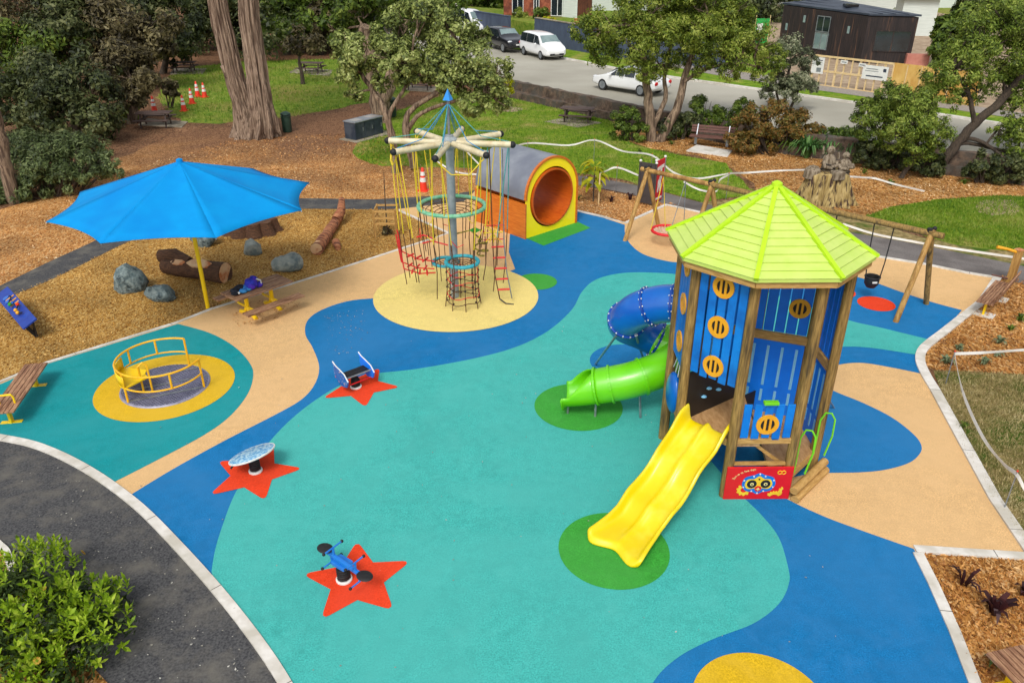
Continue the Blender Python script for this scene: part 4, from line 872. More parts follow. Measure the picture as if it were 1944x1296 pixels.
# tangled ball and criss-cross mat on the right
bc = NC + Vector((.78, .25, 1.42)); sp = [bc + Vector((.19 * math.sin(t * .5) * math.cos(t * 3.3), .19 * math.sin(t * .5) * math.sin(t * 3.3), .24 * math.cos(t * .5))) for t in np.linspace(.2, 6.1, 60)]; rope(sp, .024, mat('striped_rope', S(30, 26, 20), S(196, 178, 60), 30, .7, lo=.45, hi=.55)); rope([bc + up * .24, bc + Vector((-.3, -.1, .55)), bc + Vector((-.7, -.1, .45))], .022, MATS['striped_rope'])
for i in range(5): rope([NC + Vector((.85 + .12 * i, -.15, 2.25)), NC + Vector((1.35 - .11 * i, -.2, 1.75))], .014, yelr); 
for i in range(3): rope([NC + Vector((.85, -.15, 2.2 - .2 * i)), NC + Vector((1.4, -.2, 2.25 - .2 * i))], .016, redr if i != 1 else yelr)
MB().prism([(0, .0), (.17, .08), (0, .16), (-.17, .08)], -.012, .012, Matrix(((1, 0, 0), (0, .25, -1), (0, 1, .2))).normalized(), NC + Vector((.62, -.1, 1.98))).build('foot_pad', grn, rc)
for k in (5, 6, 0): dd, e = arms[k]; dd2, e2 = arms[(k + 1) % 8]; rope([e - dd * .1 - up * .1, e.lerp(e2, .3) - up * .42, e.lerp(e2, .65) - up * .46, e2 - dd2 * .1 - up * .1], .016, yelr)

# ---------------------------------------------------------------- tunnel
A, B = g(997, 455), g(1093, 424); dT = (B - A).normalized(); nT = Vector((-dT.y, dT.x, 0)); WT = (B - A).length; LT_ = 2.55; RT = WT / 2
tn = thing('play_tunnel', 'arched orange plywood tunnel with grey roof and yellow front face', 'tunnel', (A + B) / 2, world=True)
HT = 2.62; ZS = HT - RT                  # springing line of the half round roof
cT = (A + B) / 2; MF = Matrix((dT, Vector((0, 0, 1)), nT)).transposed()
def arch(r, x1, z0=0.0, N=24): return [(-x1, z0), (x1, z0)] + [(r * math.cos(math.pi * k / N), ZS + r * math.sin(math.pi * k / N)) for k in range(N + 1)]
def ringface(outer, inner, z0, z1, name, m, par):
    b = MB(); n1 = len(outer); 
    def nearest(k): return None
    M_ = 64; cx, cz = 0, ZS - .12
    def hit(poly, a):
        dx, dz = math.cos(a), math.sin(a); best = 0
        for i in range(len(poly)):
            x1, y1 = poly[i]; x2, y2 = poly[(i + 1) % len(poly)]; ex, ey = x2 - x1, y2 - y1; den = dx * ey - dz * ex
            if abs(den) < 1e-9: continue
            t = ((x1 - cx) * ey - (y1 - cz) * ex) / den; u = ((x1 - cx) * dz - (y1 - cz) * dx) / den
            if t > 0 and -1e-6 <= u <= 1 + 1e-6: best = max(best, t)
        return (cx + dx * best, cz + dz * best)
    angs = sorted([2 * math.pi * k / M_ for k in range(M_)] + [math.atan2(p[1] - cz, p[0] - cx) % (2 * math.pi) for p in outer[:2]]); M_ = len(angs)
    rings = []
    for poly, z in ((outer, z0), (outer, z1), (inner, z1), (inner, z0)): rings.append([cT + MF @ Vector((*hit(poly, a), z)) for a in angs])
    v = [p for r_ in rings for p in r_]; f = []
    for j in range(4):
        j2 = (j + 1) % 4
        for k in range(M_): k2 = (k + 1) % M_; f.append((j * M_ + k, j2 * M_ + k, j2 * M_ + k2, j * M_ + k2))
    return b.add(v, f).build(name, m, par, True, ang=30)
RH = 1.04
hole = [(RH * math.cos(2 * math.pi * k / 48), ZS - .12 + RH * math.sin(2 * math.pi * k / 48)) for k in range(48)]
ringface(arch(RT - .03, RT - .03), hole, 0, .04, 'front_face', mat('tunnel_yellow', S(255, 226, 16, .95), S(255, 232, 30, .95), 3, .45), tn); ringface(arch(RT - .03, RT - .03), hole, LT_ - .04, LT_, 'back_face', yelp, tn)
for s_ in (-1, 1):
    q = MB(); x = s_ * RT; q.box(cT + MF @ Vector((x, .62, LT_ / 2)), (.05, 1.24, LT_ + .06), MF); q.build('side_panel', tunw, tn)
b = MB(); vv = []; NR = 26
for r_ in (RT + .02, RT - .01):
    for zz in (.0, LT_): vv += [cT + MF @ Vector((r_ * math.cos(math.pi * k / NR), ZS + r_ * math.sin(math.pi * k / NR), zz)) for k in range(NR + 1)]
ff = []; m1 = NR + 1
for k in range(NR): ff += [(k, k + 1, m1 + k + 1, m1 + k), (2 * m1 + k, 3 * m1 + k, 3 * m1 + k + 1, 2 * m1 + k + 1)]
b.add(vv, ff); b.build('roof_sheet', tung, tn, True)
b = MB(); vv = []                        # orange edge band round the front arch
for r_, zz in ((RT + .026, -.035), (RT + .026, .05), (RT - .045, .05), (RT - .045, -.035)): vv += [cT + MF @ Vector((r_ * math.cos(math.pi * k / NR), ZS + r_ * math.sin(math.pi * k / NR), zz)) for k in range(NR + 1)]
ff = []
for j in range(4):
    for k in range(NR): ff.append((j * m1 + k, ((j + 1) % 4) * m1 + k, ((j + 1) % 4) * m1 + k + 1, j * m1 + k + 1))
b.add(vv, ff); b.bar(cT + MF @ Vector((RT - .01, 0, .008)), cT + MF @ Vector((RT - .01, ZS, .008)), .07, .085, up=(dT.x, dT.y, 0)); b.build('edge_band', tunw, tn, True)
b = MB(); vv = []; NB = 40
for r_, zz in ((.99, -.05), (.99, LT_ + .05), (.93, LT_ + .05), (.93, -.05)): vv += [cT + MF @ Vector((r_ * math.cos(2 * math.pi * k / NB), ZS - .12 + r_ * math.sin(2 * math.pi * k / NB), zz)) for k in range(NB)]
ff = []
for j in range(4):
    for k in range(NB): ff.append((j * NB + k, ((j + 1) % 4) * NB + k, ((j + 1) % 4) * NB + (k + 1) % NB, j * NB + (k + 1) % NB))
b.add(vv, ff).build('barrel', tuni, tn, True)

# ---------------------------------------------------------------- blue shade umbrella
UC = g(395, 585)
um = thing('shade_umbrella', 'huge bright blue shade umbrella on a thin yellow pole', 'umbrella', UC, world=True)
MB().tube([UC, UC + up * 3.9], .055, 12).build('pole', yelp, um, True)
ap = UC + up * 4.12; NSeg = 10; cor = [UC + Vector((3.27 * math.cos(R(-14 + 45 * k)), 3.27 * math.sin(R(-14 + 45 * k)), 3.08)) for k in range(8)]
b = MB()
for k in range(8):
    p, q = cor[k], cor[(k + 1) % 8]; rows = []
    for i in range(NSeg + 1):
        t = i / NSeg; row = []
        for j in range(NSeg + 1):
            u = j / NSeg; e = p.lerp(q, u); e = e.lerp(Vector((ap.x, ap.y, e.z)), .055 * 4 * u * (1 - u)); v = ap.lerp(e, t); v.z -= .03 * math.sin(math.pi * t) * (4 * u * (1 - u)) + .0 * t; row.append(v)
        rows.append(row)
    vv = [v for r_ in rows for v in r_]; W_ = NSeg + 1; b.add(vv, [(i * W_ + j, (i + 1) * W_ + j, (i + 1) * W_ + j + 1, i * W_ + j + 1) for i in range(NSeg) for j in range(NSeg)])
b.build('canopy', umbm, um, True, solid=.006, ang=4)
for k in range(8): MB().tube([UC + up * 3.95, UC.lerp(cor[k], .5) + up * (1.75), cor[k] + Vector((0, 0, -.02))] if False else [ap - up * .12, ap.lerp(cor[k], .5) - up * .08, cor[k] - up * .03], .018, 6).build('rib', steel, um)
MB().lathe([(.09, 4.05), (.08, 4.17), (.0, 4.2)], UC, 12).build('top_cap', umbm, um, True)

# ---------------------------------------------------------------- carousel
CC = g(315, 734)
ca = thing('roundabout', 'yellow railed wheelchair roundabout with grey mesh floor', 'roundabout', CC, world=True)
MB().lathe([(.0, .065), (.90, .065), (.96, .06), (.98, .035), (.98, .0), (0.9, 0)], CC, 56).build('platform', meshm, ca, True)
b = MB()
for i in range(-14, 15):
    y = i * .062; h_ = math.sqrt(max(0, .93 ** 2 - y * y))
    for a_ in (R(52), R(-38)): M_ = Matrix.Rotation(a_, 3, 'Z'); b.bar(CC + M_ @ Vector((-h_, y, .070)), CC + M_ @ Vector((h_, y, .070)), .016, .012)
b.build('floor_mesh', mat('dark_mesh_bar', S(96, 98, 122), S(124, 126, 150), 9, .5, metal=.2), ca)
b = MB()
for y in (-.5, 0, .5): h_ = math.sqrt(.93 ** 2 - y * y); M_ = Matrix.Rotation(R(24), 3, 'Z'); b.bar(CC + M_ @ Vector((-h_, y, .082)), CC + M_ @ Vector((h_, y, .082)), .05, .012)
b.build('floor_strip', steel, ca)
def arcp(a0, a1, r_, z, n_=14): return [CC + Vector((r_ * math.cos(a0 + (a1 - a0) * k / n_), r_ * math.sin(a0 + (a1 - a0) * k / n_), z)) for k in range(n_ + 1)]
a_s, a_e = R(76), R(354)
MB().tube(arcp(a_s, a_e, .93, .78, 40), .024, 8).build('top_rail', yelo, ca, True)
MB().tube(arcp(a_s, R(176), .93, .42, 22), .020, 8).build('lower_rail', yelo, ca, True); MB().tube(arcp(R(236), a_e, .93, .42, 18), .020, 8).build('lower_rail', yelo, ca, True)
for a_, z0_ in ((76, .05), (118, .42), (158, .42), (236, .05), (304, .42), (354, .05)): q = CC + Vector((.93 * math.cos(R(a_)), .93 * math.sin(R(a_)), 0)); MB().tube([q + up * z0_, q + up * .78], .026, 8).build('rail_post', yelo, ca, True)
MB().tube([CC + Vector((-.34, -.36, .06)), CC + Vector((-.34, -.36, .72)), CC + Vector((-.26, -.30, .8)), CC + Vector((-.18, -.28, .72)), CC + Vector((-.18, -.28, .06))], .024, 8).build('grab_handle', yelo, ca, True)
b = MB(); seat = [(.95 * math.cos(R(k)), .95 * math.sin(R(k))) for k in range(172, 241, 6)] + [(.36 * math.cos(R(k)), .36 * math.sin(R(k))) for k in (236, 206, 176)]
b.prism(seat, .40, .44, None, CC); b.build('seat', yelp, ca, bevel=.01)
b = MB(); wv = [CC + Vector((.94 * math.cos(R(k)), .94 * math.sin(R(k)), z)) for z in (.44, .70) for k in range(172, 241, 6)]; m1 = len(wv) // 2
b.add(wv, [(k, k + 1, m1 + k + 1, m1 + k) for k in range(m1 - 1)]).build('seat_back', yelp, ca, True, solid=.02)

# ---------------------------------------------------------------- spring riders
def spring(root, c, z1=.34, r=.085):
    MB().lathe([(.0, .042), (.132, .042), (.132, .068), (.12, .076), (.09, .076)], c, 24).build('base_ring', white, root, True)
    MB().tube([c + Vector((r * math.cos(t), r * math.sin(t), .07 + (z1 - .07) * t / 31.4)) for t in np.linspace(0, 31.4, 80)], .022, 6).build('spring', black, root, True)
    MB().lathe([(.0, z1), (.08, z1), (.08, z1 + .03), (0, z1 + .03)], c, 14).build('spring_plate', black, root)
c = g(676, 737); r1 = thing('spring_rider', 'spring rocker with a dark bench seat between two painted blue side panels', 'spring rider', c, world=True); spring(r1, c, .26)
ax = Vector((.75, .66, 0)); ay = Vector((-.66, .75, 0)); M = Matrix((ay, up, ax)).transposed()
for s_, m in ((-1, fishm), (1, bluew)):
    MB().prism([(-.30, .0), (-.24, -.16), (.0, -.22), (.22, -.12), (.30, .05), (.27, .16), (.34, .27), (.22, .21), (.05, .18), (-.16, .13)], -.02, .02, M, c + ax * .34 * s_ + up * .42).build('side_panel', m, r1, bevel=.006)
    MB().tube([c + ax * .34 * s_ + M @ Vector((x, y + .42, 0)) for x, y in ((-.30, .0), (-.16, .13), (.05, .18), (.22, .21), (.34, .27))], .014, 6).build('panel_edge', white, r1)
for k in range(3): MB().bar(c - ax * .32 + ay * (-.10 + .1 * k) + up * .42, c + ax * .32 + ay * (-.10 + .1 * k) + up * .42, .085, .03).build('seat_slat', black, r1)
MB().tube([c - ax * .32 - ay * .2 + up * .46, c + ax * .32 - ay * .2 + up * .46], .018, 8).build('hand_bar', steel, r1, True); MB().tube([c - ax * .34 - ay * .15 + up * .24, c + ax * .34 - ay * .15 + up * .24], .016, 8).build('foot_bar', redp, r1, True)
c = g(486, 897); r2 = thing('spring_rider', 'spring rocker topped by a tilted pale blue swirl patterned disc', 'spring rider', c, world=True); spring(r2, c, .30)
M = (Matrix.Rotation(R(-13), 3, 'X') @ Matrix.Rotation(R(-17), 3, 'Y'))
MB().lathe([(0, -.03), (.40, -.02), (.445, .0), (.445, .02), (.42, .035), (.0, .028)], c + up * .40 + Vector((-.02, .03, 0)), 40, M).build('disc', discm, r2, True)
MB().tube([c + up * .40 + Vector((-.02, .03, 0)) + M @ Vector((.44 * math.cos(t), .44 * math.sin(t), .015)) for t in np.linspace(0, 6.283, 41)[:-1]], .018, 6, closed=True).build('disc_rim', white, r2, True)
MB().tube([c + Vector((-.40, -.16, .22)), c + Vector((-.36, -.14, .27))], .02, 8).build('rim_stop', black, r2)
c = g(654, 1103); r3 = thing('spring_rider', 'blue four seat spring rocker with two round black seats and knobbed bars', 'spring rider', c, world=True); spring(r3, c, .30, .09)
e0, e1 = g(620, 1045, .52) , g(690, 1094, .44); mid_ = (e0 + e1) / 2; ax = (e1 - e0).normalized(); ay = Vector((-ax.y, ax.x, 0)).normalized(); bl = mat('sky_blue_paint', S(24, 120, 220), S(40, 136, 230), 4, .4)
MB().bar(e0, e1, .06, .06).build('beam', bl, r3, bevel=.008)
b = MB(); cc = Vector((c.x, c.y, .36)); b.prism([(-.14, -.11), (.14, -.11), (.19, 0), (.14, .11), (-.14, .11), (-.19, 0)], 0, .07, Matrix((ax.to_2d().to_3d().normalized(), ay, up)).transposed(), cc); b.build('centre_plate', bl, r3, bevel=.012)
for e, s_ in ((e0, -1), (e1, 1)):
    b = MB(); b.ell(e + ax * s_ * .03 + up * .035, (.145, .115, .028), 18, 6, Matrix((ax.to_2d().to_3d().normalized(), ay, up)).transposed()); b.build('seat', black, r3, True)
    q = e - ax * s_ * .17; MB().tube([q, q + up * .17], .022, 8).build('handle_stem', bl, r3); h0, h1 = q + up * .17 - ay * .19, q + up * .17 + ay * .19; MB().tube([h0, h1], .014, 8).build('handle_bar', bl, r3)
    q2 = e - ax * s_ * .10 - up * .16; MB().tube([q2 - ay * .2, q2 + ay * .2], .014, 8).build('foot_bar', bl, r3); MB().tube([q2, e - ax * s_ * .1], .02, 8).build('foot_stem', bl, r3)
    for h_ in (h0, h1, q2 - ay * .2, q2 + ay * .2): MB().ell(h_, (.028, .028, .028), 8, 6).build('knob', black, r3, True)
# ---------------------------------------------------------------- benches and tables
def slat_bench(name, label, loc, rz, L, W, ns, back=False, feet=True, arm=None, group=None, wood=None, zt=.45, leg=None, pads=False):
    wood = wood or plank; leg = leg or yelp; o = thing(name, label, 'bench', loc, rz, group); sw_ = W / ns
    for i in range(ns): MB().box((0, -W / 2 + sw_ * (i + .5), zt - .02), (L, sw_ - .012, .04)).build('seat_slat', wood, o, bevel=.004)
    for x in (-L * .36, L * .36):
        b = MB(); b.box((x, 0, .22), (.13, .05, .40)); b.box((x, 0, zt - .055), (.06, W * .9, .03)); lg = b.build('leg', leg, o, bevel=.006)
        if feet: MB().bar((x, -W * .42, .025), (x, W * .42, .025), .10, .03).build('foot', leg, lg)
        if pads: MB().box((x, 0, .01), (.40, .55, .03)).build('concrete_pad', conc, lg)
    if back:
        for i in range(3): MB().box((0, W / 2 + .06 + i * .03, zt + .14 + i * .12), (L, .035, .10), Matrix.Rotation(R(-12), 3, 'X')).build('back_slat', wood, o, bevel=.004)
        for x in (-L * .36, L * .36): MB().bar((x, W * .3, zt - .05), (x, W / 2 + .14, zt + .46), .05, .04, up=(1, 0, 0)).build('back_support', wood if pads else leg, o)
    if arm is not None:
        x = arm * L; MB().tube([(x, -W * .30, zt), (x, -W * .30, zt + .14), (x, -W * .24, zt + .2), (x, W * .24, zt + .2), (x, W * .30, zt + .14), (x, W * .30, zt)], .022, 8).build('arm_rest', yelp, o, True)
    return o
a, b = g(12, 768, .45), g(68, 690, .45); a.z = b.z = 0; dd = b - a; ang = math.atan2(dd.y, dd.x)
slat_bench('park_bench', 'slatted timber bench with yellow legs on the teal surface by the roundabout', (a + b) / 2 - dd * .08, ang, 2.15, .50, 5, arm=-.33)
a, b = g(1871, 573, .45), g(1904, 536, .45); a.z = b.z = 0; dd = b - a; ang = math.atan2(dd.y, dd.x)
slat_bench('park_bench', 'slatted bench with tall back rail and yellow leg in the bark behind the kerb', (a + b) / 2, ang + math.pi, 1.95, .42, 6, back=True, feet=False, pads=True)
a = g(1918, 1296, .45); a.z = 0
slat_bench('park_bench', 'slatted bench end in the bark bed at the bottom corner of the playground', a + Vector((.45, -.25, 0)), R(104), 1.7, .62, 7)
c = g(1342, 286); ang = math.atan2(*(g(1387, 291) - g(1308, 284)).to_2d().yx)
slat_bench('park_bench', 'dark brown bench standing on a pale concrete slab under the gum tree', c + Vector((.35, .75, .05)), ang, 2.1, .55, 5, back=True, wood=brwood, leg=steel, feet=False)
struct(MB().prism([g(*p).to_2d() for p in ((1303, 288), (1381, 299), (1390, 288), (1322, 277))], -.02, .06).build('slab', conc))
def picnic(label, loc, rz, wood, leg, L=1.8, group='dark timber picnic tables', style=0):
    o = thing('picnic_table', label, 'picnic table', loc, rz, group)
    for i in range(4): MB().box((0, -.30 + .2 * i, .73), (L, .185, .045)).build('top_board', wood, o, bevel=.005)
    for s_ in (-1, 1):
        for j in (0, 1): MB().box((0, s_ * (.66 + .15 * j), .44), (L, .135, .045)).build('bench_board', wood, o, bevel=.005)
    for x in ((-L * .36, L * .36) if style == 0 else (-L * .22, L * .22)):
        if style == 0:
            for s_ in (-1, 1): MB().bar((x, s_ * .22, .70), (x, s_ * .50, 0), .10, .06, up=(1, 0, 0)).build('leg', leg, o)
            MB().bar((x, -.80, .40), (x, .80, .40), .08, .09).build('cross_rail', leg, o)
        else:
            MB().tube([(x, 0, .70), (x, 0, .3), (x, .12, .12), (x, .38, .04)], .06, 8).build('leg', leg, o, True); MB().tube([(x, 0, .3), (x, -.12, .12), (x, -.38, .04)], .055, 8).build('leg', leg, o, True)
            MB().tube([(x, -.74, .40), (x, -.4, .28), (x, .4, .28), (x, .74, .40)], .035, 8).build('seat_arm', leg, o, True)
    return o
PT = [g(*p, .75) for p in ((420, 553), (448, 572), (554, 535), (526, 519))]; c = sum(PT, Vector()) / 4; c.z = 0; dd = PT[2] - PT[1]
table = picnic('pale slatted picnic table with yellow legs beside the blue umbrella pole', c, math.atan2(dd.y, dd.x), plank, yelp, 1.75, None, 1)
for lab, p, rz, pad in (('dark picnic table on a concrete pad nearest the traffic cones', (297, 240), R(6), [(262, 238), (345, 243), (357, 232), (280, 226)]),
                        ('dark picnic table by the bushes at the far edge of the lawn', (350, 138), R(4), [(322, 142), (385, 141), (392, 131), (330, 131)]),
                        ('dark picnic table behind the thin sapling on the far lawn', (592, 139), R(-8), [(548, 139), (626, 145), (632, 134), (562, 130)]),
                        ('dark picnic table on an oval pad below the roadside wall', (1096, 231), R(-14), [(1034, 232), (1098, 243), (1142, 234), (1080, 223)]),
                        ('dark picnic table half hidden under the low grey green tree', (797, 170), R(-10), [(768, 172), (822, 176), (832, 166), (780, 163)])):
    c = g(*p); picnic(lab, c, rz, dkwood, dkwood); struct(MB().prism([g(*q).to_2d() for q in pad], -.02, .035).build('slab', conc2))
# clothes and bag on the yellow legged table
tz = .755; ax = (PT[2] - PT[1]).normalized(); ay = Vector((-ax.y, ax.x, 0)); ct = sum(PT, Vector()) / 4
def lumps(name, label, cat, c, parts, m, seed):
    o = thing(name, label, cat, c, world=True); b = MB()
    for i, (x, y, z, rx, ry, rz_) in enumerate(parts): b.ell(c + ax * x + ay * y + Vector((0, 0, z)), (rx, ry, rz_), 14, 10, jit=.10, seed=seed + i)
    return b, o
c = ct - ax * .16 + Vector((0, 0, .005)); b, o = lumps('backpack', 'crumpled blue and purple bag on the yellow legged picnic table', 'bag', c, [(0, 0, .15, .19, .15, .15), (.10, .04, .22, .12, .11, .10), (-.08, -.05, .10, .16, .13, .10), (.18, -.08, .08, .10, .09, .08)], bagb, 3); b.build('body', bagb, o, True)
MB().tube([c + ax * .1 + ay * -.12 + Vector((0, 0, .28)), c + ax * .2 + ay * -.16 + Vector((0, 0, .22)), c + ax * .22 + ay * -.14 + Vector((0, 0, .1))], .018, 6).build('strap', white, o, True)
c = ct - ax * .50 + Vector((0, 0, .005)); b, o = lumps('jacket', 'heap of dark and cyan clothing beside the blue bag on the table', 'clothing', c, [(-.12, .06, .07, .14, .12, .07), (.04, .08, .09, .15, .11, .09), (-.20, -.05, .04, .10, .10, .04)], bagk, 20); b.build('dark_jacket', bagk, o, True)
b = MB(); [b.ell(c + ax * x + ay * y + Vector((0, 0, z)), (.11, .08, .06), 12, 8, jit=.12, seed=40 + int(x * 50)) for x, y, z in ((.02, -.10, .06), (.16, -.08, .06), (.12, .0, .1))]; b.build('cyan_shirt', bagc, o, True); MB().ell(c + ax * -.12 - ay * .12 + Vector((0, 0, .05)), (.035, .035, .035), 8, 6).build('white_cap', white, o, True)

# ---------------------------------------------------------------- boulders, logs, stumps
def rock(label, p, r, m, seed, rz=0):
    c = g(*p); rng = np.random.default_rng(seed); b = MB(); n, mm = 22, 14; dirs = rng.normal(size=(15, 3)); dirs /= np.linalg.norm(dirs, axis=1)[:, None]; off = rng.uniform(.64, .95, 15); M = Matrix.Rotation(rz, 3, 'Z')
    vv = []; ff = []
    for i in range(mm + 1):
        a = -math.pi / 2 + math.pi * i / mm
        for k in range(n):
            t = 2 * math.pi * k / n; u = np.array([math.cos(a) * math.cos(t), math.cos(a) * math.sin(t), math.sin(a)]); s_ = 1.0
            for d_, o_ in zip(dirs, off):
                dp = float(u @ d_)
                if dp > .05: s_ = min(s_, o_ / dp)
            s_ *= 1 + .05 * math.sin(7 * u[0] + seed) * math.sin(9 * u[1]) + (rng.uniform(-.018, .018)); q = M @ Vector((u[0] * r[0] * s_, u[1] * r[1] * s_, u[2] * r[2] * s_ * (1 + (.35 if seed == 1 else .1) * max(0, u[2]) ** 2))); vv.append(c + q + Vector((0, 0, r[2] * .45)))
    for i in range(mm):
        for k in range(n): ff.append((i * n + k, i * n + (k + 1) % n, (i + 1) * n + (k + 1) % n, (i + 1) * n + k))
    o = b.add(vv, ff).build('boulder', m, None, True, org=c, ang=32); tag(o, label, 'boulder', 'boulders in the play bed')
rock('largest blue grey boulder, peaked, left of the split log', (248, 550), (.55, .46, .44), rockm, 1, .3); rock('low rounded grey boulder just in front of the largest one', (305, 568), (.48, .34, .32), rockm, 2, -.2)
rock('small pale triangular boulder above the table', (480, 482), (.34, .30, .36), rockp, 3, .5); rock('pale grey flat boulder right behind the picnic table', (547, 512), (.50, .36, .40), rockp, 9, .1); rock('dark boulder partly hidden under the umbrella edge behind the pole', (388, 464), (.50, .40, .42), rockm, 5)
def log(name, label, p0, p1, r, m, seed, cut=True, extra=None, group=None):
    rr = random.Random(seed); a, b = Vector(p0), Vector(p1); d = (b - a); n = 14; pts = []; rs_ = []
    for i in range(n + 1):
        t = i / n; pts.append(a.lerp(b, t) + Vector((0, 0, r * .9)) + Vector((rr.uniform(-.02, .02), rr.uniform(-.02, .02), rr.uniform(-.02, .02)))); rs_.append(r * (.82 + .22 * t) * rr.uniform(.94, 1.06))
    c = (a + b) / 2; o = thing(name, label, 'log', c, world=True, group=group); mb = MB(); mb.tube(pts, rs_, 14)
    if extra: mb.tube(*extra)
    mb.build('trunk', m, o, True, ang=50); dn = d.normalized()
    if cut:
        for e, rr_, s_ in ((pts[-1], rs_[-1], 1), (pts[0], rs_[0], -1)): a_, b_ = perp(dn * s_); MB().lathe([(0, .012), (rr_ * .9, .012), (rr_ * .96, 0)], e, 16, Matrix((a_, a_.cross(dn * s_) * -1, dn * s_)).transposed()).build('cut_end', cutw, o)
    return o, pts, rs_
o, pts, rs_ = log('fallen_log', 'split dark log with pale chopped patches behind the umbrella pole', g(315, 520), g(430, 534), .30, logb, 2, extra=([g(311, 516) + Vector((0, 0, .52)), g(338, 518) + Vector((0, 0, .58)), g(366, 524) + Vector((0, 0, .46))], [.20, .21, .15], 12))
for t, (l_, w_) in ((.30, (.5, .12)), (.68, (.85, .17))):
    i = int(t * 14); p = pts[i]; d = (pts[-1] - pts[0]).normalized(); y = Vector((d.y, -d.x, 0)).normalized(); nn = (Vector((0, 0, 1)) * .9 + y * .45).normalized(); yy = nn.cross(d)
    q = p + nn * (rs_[i] + .012); poly = [(-l_ / 2, -w_ * .3), (-l_ * .2, -w_), (l_ * .4, -w_ * .8), (l_ / 2, w_ * .2), (l_ * .1, w_ * .9), (-l_ * .35, w_ * .6)]; MB().prism(poly, -.05, .008, Matrix((d, yy, nn)).transposed(), q).build('chopped_patch', cutw, o)
o, pts, rs_ = log('fallen_log', 'long red brown log with gnarled pale ends near the rope climber', g(646, 418), g(603, 484), .20, cutr, 7, extra=([g(640, 430) + Vector((0, 0, .25)), g(650, 424) + Vector((0, 0, .45)), g(652, 410) + Vector((0, 0, .62))], [.18, .16, .11], 10))
b = MB(); b.tube([g(624, 466) + Vector((.25, 0, .12)), g(626, 474) + Vector((.30, -.1, .10))], [.14, .10], 10); b.build('branch_stub', cutr, o, True); MB().ell(pts[-2] + Vector((-.02, .02, .12)), (.14, .16, .10), 10, 6).build('bare_patch', cutw, o, True)
c = g(478, 440); o = thing('tree_stump', 'dark fluted stump standing in the chip at the umbrella edge', 'stump', c, world=True); vv = []; n = 36
b = MB(); prof = [(1.02, -.02), (.90, .16), (.85, .36), (.84, .46)]
for r_, z in prof: vv += [c + Vector((r_ * (1 + .10 * math.sin(9 * t) + .05 * math.sin(17 * t)) * math.cos(t), r_ * .8 * (1 + .10 * math.sin(9 * t) + .05 * math.sin(17 * t)) * math.sin(t), z)) for t in np.linspace(0, 2 * math.pi, n + 1)[:-1]]
ff = [(i * n + k, i * n + (k + 1) % n, (i + 1) * n + (k + 1) % n, (i + 1) * n + k) for i in range(len(prof) - 1) for k in range(n)]; b.add(vv, ff + [tuple(range((len(prof) - 1) * n, len(prof) * n))]).build('trunk', logb, o, True, ang=60)
# carved figures growing out of a mossy stump
c = g(1564, 383); o = thing('carved_stump', 'mossy fluted stump carved into two grey standing figures', 'sculpture', c, world=True); vv = []; n = 60; b = MB()
prof = [(1.10, 0), (.98, .25), (.85, .6), (.74, .95), (.72, 1.15), (.60, 1.2)]
for i, (r_, z) in enumerate(prof):
    f_ = .16 * (1 - i / 7); vv += [c + Vector((r_ * (1 + f_ * math.sin(11 * t + 1) + f_ * .5 * math.sin(23 * t)) * math.cos(t), r_ * .85 * (1 + f_ * math.sin(11 * t + 1) + f_ * .5 * math.sin(23 * t)) * math.sin(t), z + .05 * math.sin(3 * t) * (i > 3))) for t in np.linspace(0, 2 * math.pi, n + 1)[:-1]]
ff = [(i * n + k, i * n + (k + 1) % n, (i + 1) * n + (k + 1) % n, (i + 1) * n + k) for i in range(len(prof) - 1) for k in range(n)]; b.add(vv, ff + [tuple(range((len(prof) - 1) * n, len(prof) * n))]).build('stump', totemb, o, True, ang=70)
for x, y, h, s_ in ((-.05, .1, 1.16, .95), (.50, -.05, .96, .86)):
    q = c + Vector((x, y, 1.0)); M = Matrix.Rotation(.2, 3, 'Z'); b = MB()
    b.lathe([(.0, -.1), (.30, -.1), (.29, .15), (.25, .4), (.27, .60), (.26, .75), (.20, .85), (.11, .90), (.10, .95), (.15, 1.0), (.17, 1.10), (.13, 1.2), (.06, 1.25), (0, 1.26)], q, 14); 
    b.v[-14 * 14:] = [Vector((q.x + (v.x - q.x) * s_, q.y + (v.y - q.y) * s_ * .85, q.z + (v.z - q.z) * h * .78)) for v in b.v[-14 * 14:]]
    rj = random.Random(int(x * 100)); b.v[:] = [v + Vector((rj.uniform(-.018, .018), rj.uniform(-.018, .018), rj.uniform(-.012, .012))) for v in b.v]
    b.tube([q + Vector((-.25, -.1, .62 * h * .78)), q + Vector((-.22, -.27, .40)), q + Vector((.05, -.29, .36))], [.08, .07, .06], 8); b.tube([q + Vector((.25, -.1, .62 * h * .78)), q + Vector((.24, -.26, .44)), q + Vector((0, -.3, .42))], [.08, .07, .06], 8); fg = b.build('carved_figure', totem, o, True, ang=60)
    for zz in (.30, .52): MB().tube([q + Vector((.285 * s_ * math.cos(t), .285 * s_ * .85 * math.sin(t), (zz + .03 * math.sin(2 * t)) * h * .78)) for t in np.linspace(0, 6.283, 17)[:-1]], .016, 5, closed=True).build('carved_groove', blackp, fg)
    for ex in (-.06, .06): MB().ell(q + Vector((ex * s_, -.125 * s_, 1.12 * h * .78)), (.022, .02, .016), 6, 5).build('carved_eye', blackp, fg)
    MB().bar(q + Vector((-.05, -.135 * s_, 1.04 * h * .78)), q + Vector((.05, -.135 * s_, 1.04 * h * .78)), .02, .014).build('carved_mouth', blackp, fg)
    MB().tube([q + Vector((-.28, 0, .9 * h * .8)), q + Vector((-.3, 0, 1.22 * h * .8))], [.05, .03], 6).build('carved_crest', totem, fg, True)
